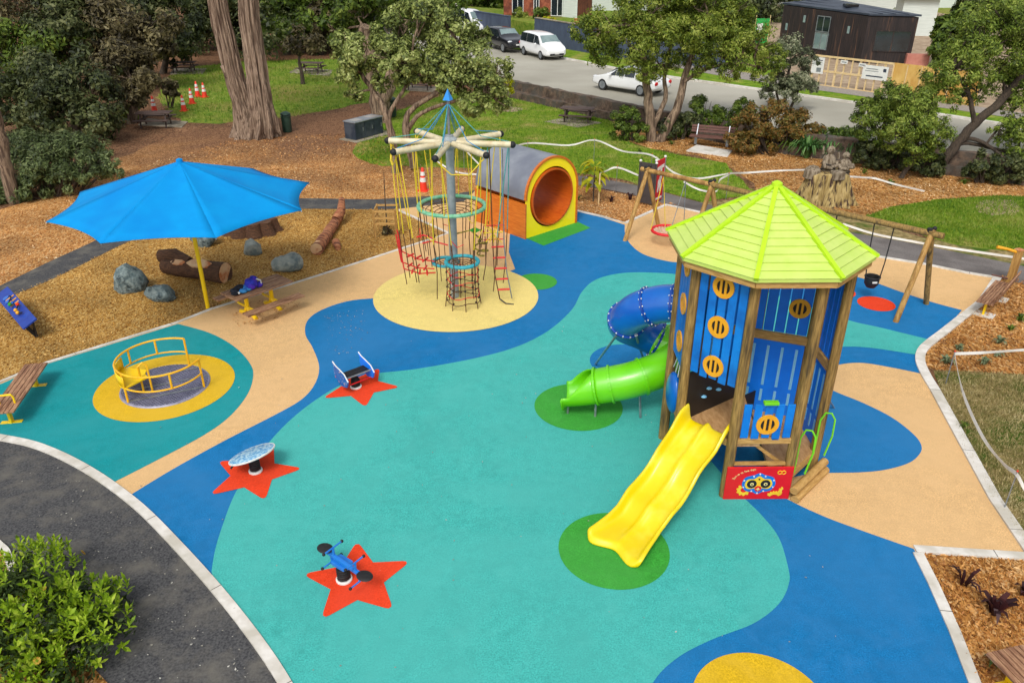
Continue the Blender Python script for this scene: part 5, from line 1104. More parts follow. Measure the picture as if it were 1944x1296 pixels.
b = MB(); b.box(c + Vector((.12, -.50, 1.18)), (.48, .36, .34), Matrix.Rotation(.2, 3, 'Z')); b.build('carved_book', totem, o, bevel=.05); MB().lathe([(.0, 0), (.33, 0), (.30, .3), (.18, .42), (0, .45)], c + Vector((-.62, .05, .95)), 14).build('carved_block', totem, o, True)

# ---------------------------------------------------------------- play panel rail, drinking post, barbecue, bins, sign, cones, tape
a, b_ = g(14, 586), g(68, 650); d = (b_ - a); L = d.length; d.normalize(); n = Vector((d.y, -d.x, 0)); c = (a + b_) / 2; up = Vector((0, 0, 1))
o = thing('bead_play_station', 'blue sloping sensory play panel with coloured beads in the chip bed', 'play panel', c, world=True); tl = (n * .45 + up * .9).normalized(); w_ = tl.cross(d); M = Matrix((d, w_, tl)).transposed()
MB().box(c + up * .52, (L, .40, .05), M).build('board', mat('royal_blue_board', S(14, 52, 150), S(20, 70, 172), 3, .5), o, bevel=.01)
MB().tube([c + up * .56 + M @ Vector((x, .08 * math.sin(x * 9), .06)) for x in np.linspace(-.6, .75, 24)], .018, 6).build('bead_wire', black, o, True)
for x, m in ((.42, oran), (.62, oran), (.2, red), (-.1, grn)): MB().ell(c + up * .56 + M @ Vector((x, .08 * math.sin(x * 9), .07)), (.05, .05, .05), 10, 7).build('bead', m, o, True)
for x in (-.75, -.5, -.25): MB().lathe([(.0, .028), (.085, .028), (.085, .05), (.0, .05)], c + up * .52 + M @ Vector((x, -.03, 0)), 16, M).build('turning_knob', bluet, o); MB().box(c + up * .52 + M @ Vector((x + .12, .05, .03)), (.05, .25, .012), M).build('yellow_stripe', oran, o)
for x in (-L * .38, L * .38): MB().box(c + d * x + up * .25, (.09, .09, .5), M).build('leg', black, o)
b = MB(); b.box(c + up * .28 - n * .1, (L * .9, .03, .42), Matrix((d, n, up)).transposed()); b.build('skirt', blackp, o)
c = g(1915, 541); o = thing('drinking_post', 'square timber drinking post with a long spout arm beside the path', 'drinking fountain', c, world=True)
MB().box(c + up * .55, (.17, .17, 1.1), Matrix.Rotation(.4, 3, 'Z')).build('post', pine, o, bevel=.01); MB().tube([c + up * 1.02, c + Vector((-.35, .05, 1.12)), c + Vector((-.62, .1, 1.16))], [.045, .04, .05], 8).build('spout_arm', oran, o, True)
MB().tube([c + up * .18, c + Vector((-.3, .03, .26)), c + Vector((-.55, .06, .30))], .025, 8).build('lower_tap', brwood, o, True); MB().box(c + up * 1.115, (.2, .2, .03), Matrix.Rotation(.4, 3, 'Z')).build('cap', cutw, o)
# barbecue cabinet
A = g(676, 268); B = g(728, 254); d = (B - A).normalized(); n = Vector((-d.y, d.x, 0)); L = (B - A).length; c = A + d * L / 2 + n * .38; M = Matrix((d, n, up)).transposed()
o = thing('barbecue', 'blue black double barbecue cabinet with a steel top on a pale slab', 'barbecue', c, world=True); MB().box(c + up * .44, (L, .76, .84), M).build('cabinet', bbqm, o, bevel=.015); tpn = MB().box(c + up * .885, (L + .06, .84, .05), M).build('bench_top', steel, o, bevel=.008)
for x in (-L * .27, L * .27): MB().box(c + d * x + up * .918, (.55, .5, .015), M).build('hot_plate', mat('bright_steel', S(206, 200, 192), metal=.5, rough=.35) if 'bright_steel' not in MATS else MATS['bright_steel'], tpn)
for x in (-L * .33, 0, L * .33): dr = MB().box(c + d * x - n * .385 + up * .44, (L * .30, .02, .74), M).build('door', bbqm, o, bevel=.004); MB().box(c + d * (x + L * .1) - n * .402 + up * .5, (.03, .02, .18), M).build('handle', steel, dr)
struct(MB().prism([(q.x, q.y) for q in (c - d * (L / 2 + .3) - n * .75, c + d * (L / 2 + .5) - n * .75, c + d * (L / 2 + .5) + n * .5, c - d * (L / 2 + .3) + n * .5)], -.02, .04).build('slab', conc2))
def bin_(label, p, m, h=1.0, r=.24):
    c = g(*p); o = thing('litter_bin', label, 'litter bin', c, world=True); MB().lathe([(.0, .02), (r * .9, .02), (r, .1), (r * 1.05, h * .78), (r * 1.12, h * .8), (r * 1.12, h * .84), (r * .95, h * .84)], c, 18).build('body', m, o, True); MB().lathe([(r * .98, h * .9), (r * 1.1, h * .9), (r * 1.05, h * .97), (r * .5, h * 1.04), (0, h * 1.05)], c, 18).build('lid', m, o, True)
    for k in range(3): t = 2.1 * k + .4; MB().bar(c + Vector((r * math.cos(t), r * math.sin(t), h * .8)), c + Vector((r * math.cos(t), r * math.sin(t), h * .93)), .03, .03).build('lid_stay', m, o)
bin_('dark green round litter bin beside the twin trunked tree', (546, 251), binm); bin_('dark litter bin behind the barbecue beneath the low tree', (743, 222), binm, 1.05, .30)
def signboard(label, p0, p1, h, m, pict):
    a, b = g(*p0), g(*p1); d = (b - a); L = d.length; d.normalize(); n = Vector((d.y, -d.x, 0)); c = (a + b) / 2; o = thing('sign_board', label, 'sign', c, world=True); M = Matrix((d, up, n)).transposed()
    MB().box(c + up * (h / 2 + .08), (L, h, .05), M).build('board', m, o, bevel=.008)
    for s_ in (-1, 1): MB().tube([c + d * s_ * (L / 2 + .04), c + d * s_ * (L / 2 + .04) + up * (h + .10)], .04, 10).build('post', steel if m is signr else signd, o, True); MB().ell(c + d * s_ * (L / 2 + .04) + up * (h + .12), (.055, .055, .05), 10, 6).build('post_cap', white, o, True)
    if pict:
        f = lambda pts, nm='pictogram', mm=white: MB().prism(pts, .027, .032, M, c + up * (h / 2 + .08)).build(nm, mm, o)
        f([(-L * .42, h * .34), (L * .42, h * .38), (L * .42, h * .30), (-L * .42, h * .26)], 'title_band'); f([(-.16, -.42), (-.08, -.45), (-.02, -.15), (.05, -.42), (.13, -.40), (.10, .0), (.17, .16), (.12, .34), (.02, .30), (-.04, .1), (-.14, 0)]); f(circ(.06, .40, .075)); f([(-.02, .02), (.04, .02), (.04, .2), (-.02, .2)], 'pictogram_gap', signd)
        f([(-L * .40, -h * .40), (L * .40, -h * .40), (L * .40, -h * .45), (-L * .40, -h * .45)], 'footer_band')
signboard('dark tall sign board behind the left swing legs', (1212, 387), (1238, 392), 1.55, signd, False); signboard('red tall sign board with a white pictogram behind the swing legs', (1240, 389), (1255, 381), 1.60, signr, True)
def cone(label, p, h=.9):
    c = g(*p); o = thing('traffic_cone', label, 'traffic cone', c, world=True, group='orange traffic cones'); MB().box(c + up * .02, (.42, .42, .04), Matrix.Rotation(p[0], 3, 'Z')).build('base', conered, o, bevel=.01); MB().lathe([(.17, .04), (.145, .2), (.05, h - .02), (.035, h), (0, h)], c, 18).build('body', conered, o, True)
    for z0, z1 in ((.36, .52), (.60, .74)): f_ = lambda z: .145 + (.05 - .145) * (z - .2) / (h - .22) + .004; MB().lathe([(f_(z0), z0 * h / .9), (f_(z1), z1 * h / .9)], c, 18).build('white_band', white, o, True)
cone('traffic cone just behind the nearest dark picnic table', (294, 213)); cone('traffic cone in the middle of the row with a white tape end', (350, 211)); cone('traffic cone leaning nearest the middle cone of the row', (365, 197))
cone('tallest looking traffic cone, second from the tree', (376, 184), .95); cone('traffic cone nearest the twin trunked tree', (389, 185)); cone('traffic cone standing on the orange mulch behind the rope climber', (804, 362), .95)
def ribbon_tape(label, pts, seed=0, w_=.07):
    rr = random.Random(seed); P_ = [g(x, y, z) for x, y, z in pts]; sp = spline3(P_, 5); o = thing('barrier_tape', label, 'barrier tape', P_[0], world=True); b = MB(); vv = []
    for i, p in enumerate(sp): t = .25 + .5 * math.sin(i * .5 + seed); u = Vector((.3 * math.cos(t * 3), .3 * math.sin(t * 3), 1)).normalized() * w_ / 2; vv += [p + u, p - u]
    b.add(vv, [(2 * i, 2 * i + 1, 2 * i + 3, 2 * i + 2) for i in range(len(sp) - 1)]); b.build('tape', tapem, o, solid=.004); return P_
def stake(label, x, y, z, col=None):
    p = g(x, y, z); q = Vector((p.x, p.y, 0)); o = thing('tape_stake', label, 'stake', q, world=True, group='thin stakes that hold the tape'); MB().tube([q, q + up * (z + .06)], .012, 6).build('rod', col or steel, o); MB().ell(q + up * (z + .06), (.02, .02, .02), 6, 5).build('cap', conered, o)
ribbon_tape('white tape strung across the middle lawn above the tunnel and swings', [(820, 300, 1.0), (862, 325, .62), (905, 331, .6), (922, 327, .7), (880, 280, 1.0), (905, 285, .75), (950, 287, .7), (1002, 272, 1.0), (1080, 276, .72), (1129, 266, 1.0), (1182, 287, .72), (1238, 295, 1.0), (1278, 327, .62), (1322, 339, .6), (1382, 330, 1.0), (1420, 328, .8), (1480, 324, .8), (1545, 322, .95)], 1)
ribbon_tape('white tape running from the carved stump across the bark bed', [(1598, 334, .95), (1640, 337, .75), (1662, 339, .8), (1700, 350, .5), (1755, 363, .12)], 2); ribbon_tape('white tape beside the dry verge left of the sign boards', [(1130, 334, .8), (1148, 326, .85), (1172, 318, 1.0), (1212, 333, .9)], 3)
ribbon_tape('loose white tape end knotted near the middle swing post', [(1298, 345, .8), (1320, 357, .6), (1340, 363, .55), (1362, 362, .8), (1366, 342, 1.0), (1384, 332, 1.05), (1388, 326, 1.1)], 4); ribbon_tape('white tape along the edge of the right hand lawn', [(1600, 425, .7), (1660, 444, .6), (1731, 458, .62), (1800, 470, .6), (1944, 491, .7), (2000, 500, .7)], 5)
ribbon_tape('white tape stretched over the right hand bark bed', [(1812, 671, .8), (1850, 670, .72), (1900, 667, .7), (2000, 660, .8)], 6); ribbon_tape('white tape sagging over the dry grass by the kerb', [(1812, 671, .8), (1828, 745, .58), (1865, 828, .48), (1905, 880, .55), (1930, 900, .8), (1950, 935, .6), (1990, 980, .5)], 7)
for lab, x, y, z in (('stake on the lawn left of the tunnel roof', 1002, 272, 1.0), ('stake on the lawn above the yellow leaved plant', 1129, 266, 1.0), ('stake on the lawn edge near the pale slab', 1238, 295, 1.0), ('stake behind the middle swing post', 1384, 331, 1.0), ('stake at the corner of the tape in the right bark bed', 1812, 671, .8), ('stake with red top in the dry grass by the frame edge', 1930, 899, .8), ('stake by the dry verge near the sign boards', 1172, 318, 1.0), ('stake behind the rope climber mast', 880, 281, 1.0)): stake(lab, x, y, z)

# ---------------------------------------------------------------- cars
def car(label, loc, rz, L, W, H, kind, paint, group=None):
    o = thing('parked_car', label, 'car', loc, rz, group); h = W / 2
    if kind == 'van': st = [(-.5, .55, .62, .62), (-.495, .40, .95, .98), (-.47, .30, .98, 1.55), (-.44, .27, .98, H - .06), (-.2, .24, .98, H), (.05, .24, .98, H - .02), (.17, .24, .98, H - .12), (.33, .24, 1.0, 1.02), (.42, .24, .93, .94), (.475, .26, .82, .83), (.5, .35, .66, .67)]
    elif kind == 'suv': st = [(-.5, .60, .7, .7), (-.49, .42, 1.0, 1.05), (-.47, .36, 1.05, 1.55), (-.43, .34, 1.05, H - .05), (-.15, .32, 1.05, H), (.04, .32, 1.05, H - .05), (.22, .32, 1.06, 1.09), (.40, .32, 1.0, 1.02), (.47, .36, .92, .93), (.5, .45, .75, .76)]
    else: st = [(-.5, .5, .62, .62), (-.49, .34, .86, .87), (-.40, .26, .92, .94), (-.33, .24, .92, 1.0), (-.19, .22, .92, H - .06), (-.03, .2, .92, H), (.10, .2, .92, H - .06), (.25, .2, .92, .95), (.40, .22, .82, .83), (.475, .26, .70, .71), (.5, .36, .58, .58)]
    rows = []
    for i, (x, zb, zl, zr) in enumerate(st):
        e = 1 - .16 * max(0, abs(x) - .38) / .12; tp_ = .74 if zr > zl + .15 else .93
        rows.append([(x * L, s_ * h * q * e, z) for s_, q, z in ((-1, .86, zb), (-1, .985, zb + .12), (-1, 1.0, (zb + zl) / 2), (-1, .96, zl), (-1, tp_ + .03, zl + (zr - zl) * .88), (-1, tp_ - .1, zr), (1, tp_ - .1, zr), (1, tp_ + .03, zl + (zr - zl) * .88), (1, .96, zl), (1, 1.0, (zb + zl) / 2), (1, .985, zb + .12), (1, .86, zb))])
    n = 12; b = MB(); vv = [p for r_ in rows for p in r_]; ff = [(i * n + k, (i + 1) * n + k, (i + 1) * n + (k + 1) % n, i * n + (k + 1) % n) for i in range(len(rows) - 1) for k in range(n)]; b.add(vv, ff + [tuple(range(n)), tuple(reversed(range((len(rows) - 1) * n, len(rows) * n)))]); body = b.build('body', paint, o, True, ang=50); md = body.modifiers.new('s', 'SUBSURF'); md.levels = md.render_levels = 1
    cab = [i for i in range(len(st)) if st[i][3] > st[i][2] + .3]
    def side(i, s_, q):                   # point on the cabin side between belt (0) and roof edge (1)
        r_ = rows[i]; a, c_ = Vector(r_[8 if s_ > 0 else 3]), Vector(r_[7 if s_ > 0 else 4]); p = a.lerp(c_, q); return p + Vector((0, s_ * .004, .0))
    for s_ in (-1, 1):
        for j in range(len(cab) - 1):
            i0, i1 = cab[j], cab[j + 1]; q0, q1 = .10, .93; g_ = .035 / ((st[i1][0] - st[i0][0]) * L + 1e-6)
            A_, B_, C_, D_ = side(i0, s_, q0).lerp(side(i1, s_, q0), g_), side(i1, s_, q0).lerp(side(i0, s_, q0), g_), side(i1, s_, q1).lerp(side(i0, s_, q1), g_), side(i0, s_, q1).lerp(side(i1, s_, q1), g_)
            nn = (B_ - A_).cross(D_ - A_).normalized() * (.010 if s_ < 0 else -.010); b = MB(); b.add([p + nn for p in (A_, B_, C_, D_)], [(0, 1, 2, 3)]); b.build('side_window', glass, o, solid=.01)
        i0 = cab[-1]; i1 = i0 + 1; A_, B_, C_ = side(i0, s_, .1), side(i1, s_, 0).lerp(side(i0, s_, .1), .35), side(i0, s_, .85); nn = (B_ - A_).cross(C_ - A_).normalized() * (.012 if s_ < 0 else -.012); MB().add([p + nn for p in (A_, B_, C_)], [(0, 1, 2)]).build('quarter_window', glass, o, solid=.01)
    def across(i0, i1, t0, t1, wd0, wd1, name, m):
        ra, rb = rows[i0], rows[i1]; f = lambda t, s_, wd: (Vector(ra[6 if s_ > 0 else 5]).lerp(Vector(rb[6 if s_ > 0 else 5]), t)); A_, B_ = f(t0, -1, 0), f(t0, 1, 0); C_, D_ = f(t1, 1, 0), f(t1, -1, 0)
        A_.y *= wd0; B_.y *= wd0; C_.y *= wd1; D_.y *= wd1; nn = (B_ - A_).cross(D_ - A_).normalized(); nn = nn if nn.z > 0 else -nn; MB().add([p + nn * .014 for p in (A_, B_, C_, D_)], [(0, 1, 2, 3)]).build(name, m, o, solid=.01)
    across(cab[-1], cab[-1] + 1, .10, .90, 1.08, 1.02, 'windscreen', glassp)
    if cab[0] > 0: across(cab[0], cab[0] - 1, .08, .9, 1.1, 1.1, 'rear_window', glass)
    wr = .33 if kind != 'suv' else .37
    for x in (-L * .29, L * .30):
        for s_ in (-1, 1):
            M = Matrix.Rotation(R(90), 3, 'X'); wh = thing_part('wheel', o, (x, s_ * (h - .10), wr), wr, s_)
    for s_ in (-1, 1):
        MB().ell((L * .465, s_ * h * .68, .70 if kind != 'suv' else .86), (.10, .20, .085), 12, 7).build('headlight', lamp, o, True); MB().ell((-L * .49, s_ * h * .72, .85 if kind != 'sedan' else .76), (.05, .15, .12), 10, 6).build('tail_light', redp, o, True); MB().ell((L * .17, s_ * (h + .09), 1.06 if kind != 'sedan' else .98), (.07, .10, .07), 10, 6).build('wing_mirror', paint, o, True)
    MB().box((L * .5 - .02, 0, .42 if kind != 'suv' else .55), (.05, W * .62, .14)).build('grille', black, o, bevel=.01); MB().box((L * .5 + .008, 0, .5 if kind != 'suv' else .62), (.015, .36, .11)).build('number_plate', white, o)
    return o
def thing_part(name, par, c, r, s_):
    M = Matrix.Rotation(R(90), 3, 'X'); w_ = MB().lathe([(r * .55, -.09), (r * .92, -.10), (r, -.07), (r, .07), (r * .92, .10), (r * .55, .09)], c, 22, M).build(name, black, par, True)
    MB().lathe([(0, .07), (r * .2, .075), (r * .6, .05), (r * .66, .075), (r * .68, .095)] if s_ < 0 else [(0, -.07), (r * .2, -.075), (r * .6, -.05), (r * .66, -.075), (r * .68, -.095)], c, 18, M).build('rim', steel, w_, True); return w_
zk = RZ + .004
def heading(p, q): d_ = g(*q, RZ) - g(*p, RZ); return math.atan2(d_.y, d_.x)
ang = heading((1000, 101), (1033, 110))
c = g(1024, 108, RZ); c.z = zk; car('white people mover van parked behind the black car', c + Vector((.2, 0, 0)), ang, 4.75, 1.85, 1.8, 'van', carw, 'cars parked along the street')
c = g(955, 95, RZ); c.z = zk; car('black estate car parked nose to tail ahead of the white van', c + Vector((.2, 0, 0)), ang, 4.6, 1.85, 1.72, 'suv', cark, 'cars parked along the street')
ang = heading((1330, 210), (1130, 176)); c = g(1188, 178, RZ); c.z = zk; car('white sedan parked beside the stone wall', c + Vector((.35, .7, 0)), ang, 4.8, 1.82, 1.46, 'sedan', carw, 'cars parked along the street')
ang = heading((830, 70), (905, 82)); c = g(893, 62, RZ); c.z = zk; car('white van mostly hidden behind the low grey green tree', c, ang, 4.9, 1.9, 2.1, 'van', carw, 'cars parked along the street')

# ---------------------------------------------------------------- buildings and fences beyond the street
def wallbox(name, m, par, a, b, depth, z0, z1, dirn=None):
    d = (b - a).to_2d().to_3d(); L = d.length; d.normalize(); n = Vector((-d.y, d.x, 0)); c = (a + b) / 2 + n * depth / 2; c.z = (z0 + z1) / 2; return MB().box(c, (L, depth, z1 - z0), Matrix((d, n, up)).transposed()).build(name, m, par)
# charred timber house
c0 = g(1632, 121, RZ); top_z = hz(c0, 30); lft = g(1488, 14, top_z); rgt = g(1768, 34, top_z); c0.z = lft.z = rgt.z = 0
dh = thing('timber_house', 'dark charred timber house with a slanted metal roof behind the hoarding', 'house', c0, world=True)
dl = (lft - c0); dr = (rgt - c0); dr = dr - dl.normalized() * dr.dot(dl.normalized()) * .3; far = c0 + dl + dr; zt2 = top_z
poly = [c0, c0 + dr, far, c0 + dl]
b = MB(); zz = [zt2 - .05, zt2 - .05, zt2 + .5, zt2 + .15]; b.add([p + up * RZ for p in poly] + [Vector((p.x, p.y, z)) for p, z in zip(poly, zz)], [(0, 1, 5, 4), (1, 2, 6, 5), (2, 3, 7, 6), (3, 0, 4, 7), (4, 5, 6, 7)]); b.build('wall', bwood, dh)
b = MB(); cen = sum(poly, Vector()) / 4; pp = [Vector((cen.x + (p.x - cen.x) * 1.03, cen.y + (p.y - cen.y) * 1.03, z + .06)) for p, z in zip(poly, zz)]; b.add(pp + [p + up * .12 for p in pp], [(3, 2, 1, 0), (4, 5, 6, 7), (0, 1, 5, 4), (1, 2, 6, 5), (2, 3, 7, 6), (3, 0, 4, 7)]); ro = b.build('roof', roofd, dh)
for t in (.25, .5, .75): a_ = pp[0].lerp(pp[1], t); e_ = pp[3].lerp(pp[2], t); MB().bar(a_ + up * .14, e_ + up * .14, .06, .05).build('roof_seam', roofd, ro)
MB().box((pp[0].lerp(pp[2], .45)) + up * .2, (.9, .8, .16)).build('skylight', glass, ro)
def onwall(a, b, t0, t1, z0, z1, name, m, par, prd=.03, frame_m=None):
    d = (b - a).normalized(); n = Vector((d.y, -d.x, 0)); L = (b - a).length; c = a + d * L * (t0 + t1) / 2 + n * prd / 2; c.z = (z0 + z1) / 2; M = Matrix((d, n, up)).transposed(); o_ = MB().box(c, (L * (t1 - t0), prd, z1 - z0), M).build(name, m, par); w_ = L * (t1 - t0); h_ = z1 - z0
    if frame_m:
        q = MB()
        for x in (-w_ / 2 + .03, 0, w_ / 2 - .03): q.box(c + d * x + n * (prd / 2 + .012), (.06, .02, h_ - .13), M)
        for z in (-h_ / 2 + .03, h_ / 2 - .03): q.box(c + up * z + n * (prd / 2 + .012), (w_, .02, .06), M)
        q.build('frame', frame_m, o_)
    return o_
onwall(c0, c0 + dr, .20, .93, RZ + .85, zt2 - .95, 'window', glass, dh, .03, bwood); onwall(c0 + dl, c0, .44, .60, RZ + .55, RZ + 1.75, 'window', glassp, dh, .03, steel); onwall(c0 + dl, c0, .44, .60, RZ + 1.78, RZ + 2.9, 'window', glass, dh, .03, steel)
for t, z in ((.06, 1.6), (.27, 2.3), (.80, 1.9)): onwall(c0 + dl, c0, t, t + .025, RZ + z, RZ + z + .5, 'narrow_window', glassp, dh)
onwall(c0, c0 + dr, .90, 1.35, RZ, RZ + .8, 'lower_annexe', pinkd, dh, .5)
# white houses far behind
def house(label, p0, p1, z0, z1, depth, m, roofm, wins, name='house', flat_=False):
    a, b = Vector(p0), Vector(p1); o = thing(name, label, 'house', (a + b) / 2, world=True); wallbox('wall', m, o, a, b, depth, z0, z1); d = (b - a).normalized(); n = Vector((-d.y, d.x, 0)); q = MB(); e = .4; A_, B_ = a - d * e - n * e, b + d * e - n * e; C_, D_ = b + d * e + n * (depth + e), a - d * e + n * (depth + e); r0, r1 = a + n * depth / 2 - d * e, b + n * depth / 2 + d * e
    zr = z1 + (.25 if flat_ else depth * .22); v = [Vector((p.x, p.y, z1)) for p in (A_, B_, C_, D_)] + [Vector((r0.x, r0.y, zr)), Vector((r1.x, r1.y, zr))]; q.add(v, [(0, 1, 5, 4), (2, 3, 4, 5), (1, 2, 5), (3, 0, 4), (3, 2, 1, 0)]).build('roof', roofm, o, solid=.1)
    for t0, t1, w0, w1 in wins: onwall(a, b, t0, t1, w0, w1, 'window', glass, o, .04, white if m is not whitew else roofd)
    return o
a, b = g(1470, 16, 2), g(1800, 44, 2); house('long white weatherboard house behind the dark timber house', (a.x, a.y + 26, 0), (b.x + 8, b.y + 26, 0), RZ, 6.6, 8, whitew, roofd, [(.30, .36, 2.6, 4.6), (.55, .6, 2.6, 4.6), (.70, .78, 2.6, 4.8)])
a, b = g(1762, 60, 2), g(1836, 62, 2); house('low white outbuilding between the dark house and the right hand tree', (a.x + 1.2, a.y + 8, 0), (b.x + 1.2, b.y + 8, 0), RZ, 3.9, 4, whitew, whitew, [], flat_=True)
a, b = g(955, 40, 2), g(1102, 44, 2); house('red brick house above the slate coloured street wall', (a.x, a.y + 6, 0), (b.x, b.y + 6, 0), RZ, 8.0, 9, brick, roofd, [(.12, .28, 2.2, 4.3), (.42, .50, 2.2, 4.6), (.66, .84, 2.0, 4.2)], name='brick_house')
a, b = g(1130, 30, 2), g(1260, 30, 2); house('white gabled house behind the gum tree', (a.x, a.y + 20, 0), (b.x + 4, b.y + 20, 0), RZ, 5.5, 8, whitew, roofd, [(.1, .25, 2.2, 3.8), (.6, .75, 2.2, 3.8)])
a, b = g(1860, 30, 2), g(1980, 30, 2); house('pale house glimpsed behind the big right hand tree', (a.x, a.y + 24, 0), (b.x + 8, b.y + 24, 0), RZ, 7, 8, whitew, steel, [(.1, .2, 3, 5), (.5, .6, 3, 5)])
# slate painted street walls
def fence(label, pts, z1, m, cap, cat='wall', name='street_wall', depth=.2):
    P_ = [g(x, y, RZ) for x, y in pts]; c = sum(P_, Vector()) / len(P_); o = thing(name, label, cat, c, world=True)
    for i in range(len(P_) - 1):
        d = (P_[i + 1] - P_[i]); L = d.length; d.normalize(); n = Vector((-d.y, d.x, 0)); k = max(1, int(L / 2.4)); hh = z1 if not isinstance(z1, list) else z1[i]
        for j in range(k):
            a = P_[i] + d * L * j / k; b = P_[i] + d * L * (j + 1) / k; q = MB().box((a + b) / 2 + up * (hh / 2), (L / k - .015, depth, hh), Matrix((d, n, up)).transposed()).build('panel', m, o)
        MB().bar(P_[i] + up * (hh + .03), P_[i + 1] + up * (hh + .03), depth + .08, .06).build('coping', cap, o)
    return o
fence('slate grey street wall left of the gate behind the black car', [(895, 62), (932, 69), (968, 76)], 1.9, slate, slate); fence('slate grey street wall running behind the white van', [(1016, 82), (1080, 95), (1150, 107), (1205, 117)], 2.0, slate, conc2); fence('dark street wall continuing behind the gum tree', [(1207, 117), (1300, 124), (1375, 134)], 1.6, slate, slate)
o = fence('white picket fence on the bank behind the slate wall', [(1046, 62), (1092, 70)], .01, white, white, 'fence', 'picket_fence'); P0, P1 = g(1046, 58, RZ), g(1096, 64, RZ)
for k in range(22): p = P0.lerp(P1, k / 21); MB().box(p + up * 2.2 + Vector((0, 2.0, 0)), (.14, .03, 2.2)).build('picket', whitew, o)
struct(MB().prism([g(*p, RZ).to_2d() for p in ((1016, 72), (1080, 94), (1204, 116), (1300, 122), (1300, 92), (1100, 52), (1010, 44), (890, 34), (890, 48), (968, 62))], RZ, RZ + 1.15).build('garden_bank', grassm2))
# hoarding: open timber frame with notices, then plywood sheets
H0, H1, H2 = g(1538, 161, RZ), g(1686, 181, RZ), g(1850, 204, RZ); hh = 1.75
o = thing('site_fence', 'open pale timber site fence with notices in front of the dark house', 'fence', (H0 + H1) / 2, world=True); d = (H1 - H0).normalized(); n = Vector((d.y, -d.x, 0)); L = (H1 - H0).length
for k in range(11): p = H0 + d * L * k / 10; MB().box(p + up * hh / 2, (.07 if k % 3 else .12, .07, hh), Matrix((d, n, up)).transposed()).build('post', timb, o)
for z in (.05, .9, hh): MB().bar(H0 + up * z + n * .045, H1 + up * z + n * .045, .05, .11).build('rail', timb, o)
pf = thing('plywood_hoarding', 'tan plywood hoarding with battens right of the open site fence', 'fence', (H1 + H2) / 2, world=True); d2 = (H2 - H1).normalized(); n2 = Vector((d2.y, -d2.x, 0)); L2 = (H2 - H1).length
for k in range(6): p = H1 + d2 * L2 * (k + .5) / 6; MB().box(p + up * (hh / 2 + .03), (L2 / 6 - .012, .03, hh + .06), Matrix((d2, n2, up)).transposed()).build('panel', plyf, pf); MB().box(H1 + d2 * L2 * k / 6 + n2 * .04 + up * hh / 2, (.06, .045, hh), Matrix((d2, n2, up)).transposed()).build('batten', timb, pf)
def notice(label, t, z, w_, h_, bars):
    p = H0 + d * L * t + n * .105 + up * z; M = Matrix((d, up, n)).transposed(); o_ = thing('notice_board', label, 'sign', p, world=True, group='white notices on the site fence'); MB().box(p, (w_, h_, .02), M).build('sheet', white, o_)
    for x, y, bw, bh, m in bars: MB().box(p + M @ Vector((x, y, .013)), (bw, bh, .006), M).build('printed_mark', m, o_)
dk = mat('print_ink', S(40, 50, 70), S(50, 60, 80), 4, .6)
notice('largest white notice with a dark bar and round mark, right end of the site fence', .80, 1.15, 1.5, .78, [(.0, -.2, 1.0, .07, dk), (.55, .18, .18, .18, dk), (-.2, .2, .7, .04, steel), (-.2, .08, .8, .03, steel)]); notice('upright white notice at the left end of the site fence', .07, 1.2, .78, .95, [(0, .3, .55, .05, dk), (0, .16, .6, .03, steel), (0, .05, .6, .03, steel), (.1, -.25, .3, .25, steel)])
notice('small white tag under the rail, left of the middle', .40, 1.55, .42, .2, [(0, 0, .3, .04, dk)]); notice('small white tag under the rail beside the largest notice', .63, 1.5, .42, .2, [(0, 0, .3, .04, dk)])
p = g(1442, 88, RZ); o = thing('green_banner', 'green sheet banner with a white notice behind the gum tree', 'banner', p, world=True); MB().box(p + up * 1.2, (1.1, .05, 1.9)).build('sheet', greensh, o); MB().box(p + Vector((-.2, -.035, 1.4)), (.45, .015, .75)).build('notice', white, o)
for s_ in (-1, 1): MB().tube([p + Vector((s_ * .58, 0, 0)), p + Vector((s_ * .58, 0, 2.4))], .035, 8).build('post', timb, o)
p = g(868, 46, RZ); o = thing('utility_pole', 'pale utility pole at the top edge above the low grey green tree', 'pole', p, world=True); MB().tube([p, p + up * 9], [.16, .11], 10).build('pole', conc, o, True); MB().bar(p + Vector((-1, 0, 8)), p + Vector((1, 0, 8)), .1, .1).build('cross_arm', timb, o)
p = g(1150, 48, RZ) ; o = thing('garden_pot', 'tall terracotta garden pot on the bank by the picket fence', 'pot', g(1095, 62, RZ + 1.15), world=True); q = g(1095, 62, RZ + 1.15); MB().lathe([(.0, 0), (.2, 0), (.34, .35), (.36, .6), (.22, .95), (.26, 1.05)], q, 16).build('pot', mat('terracotta', S(190, 96, 52), S(206, 112, 66), 5, .8), o, True)
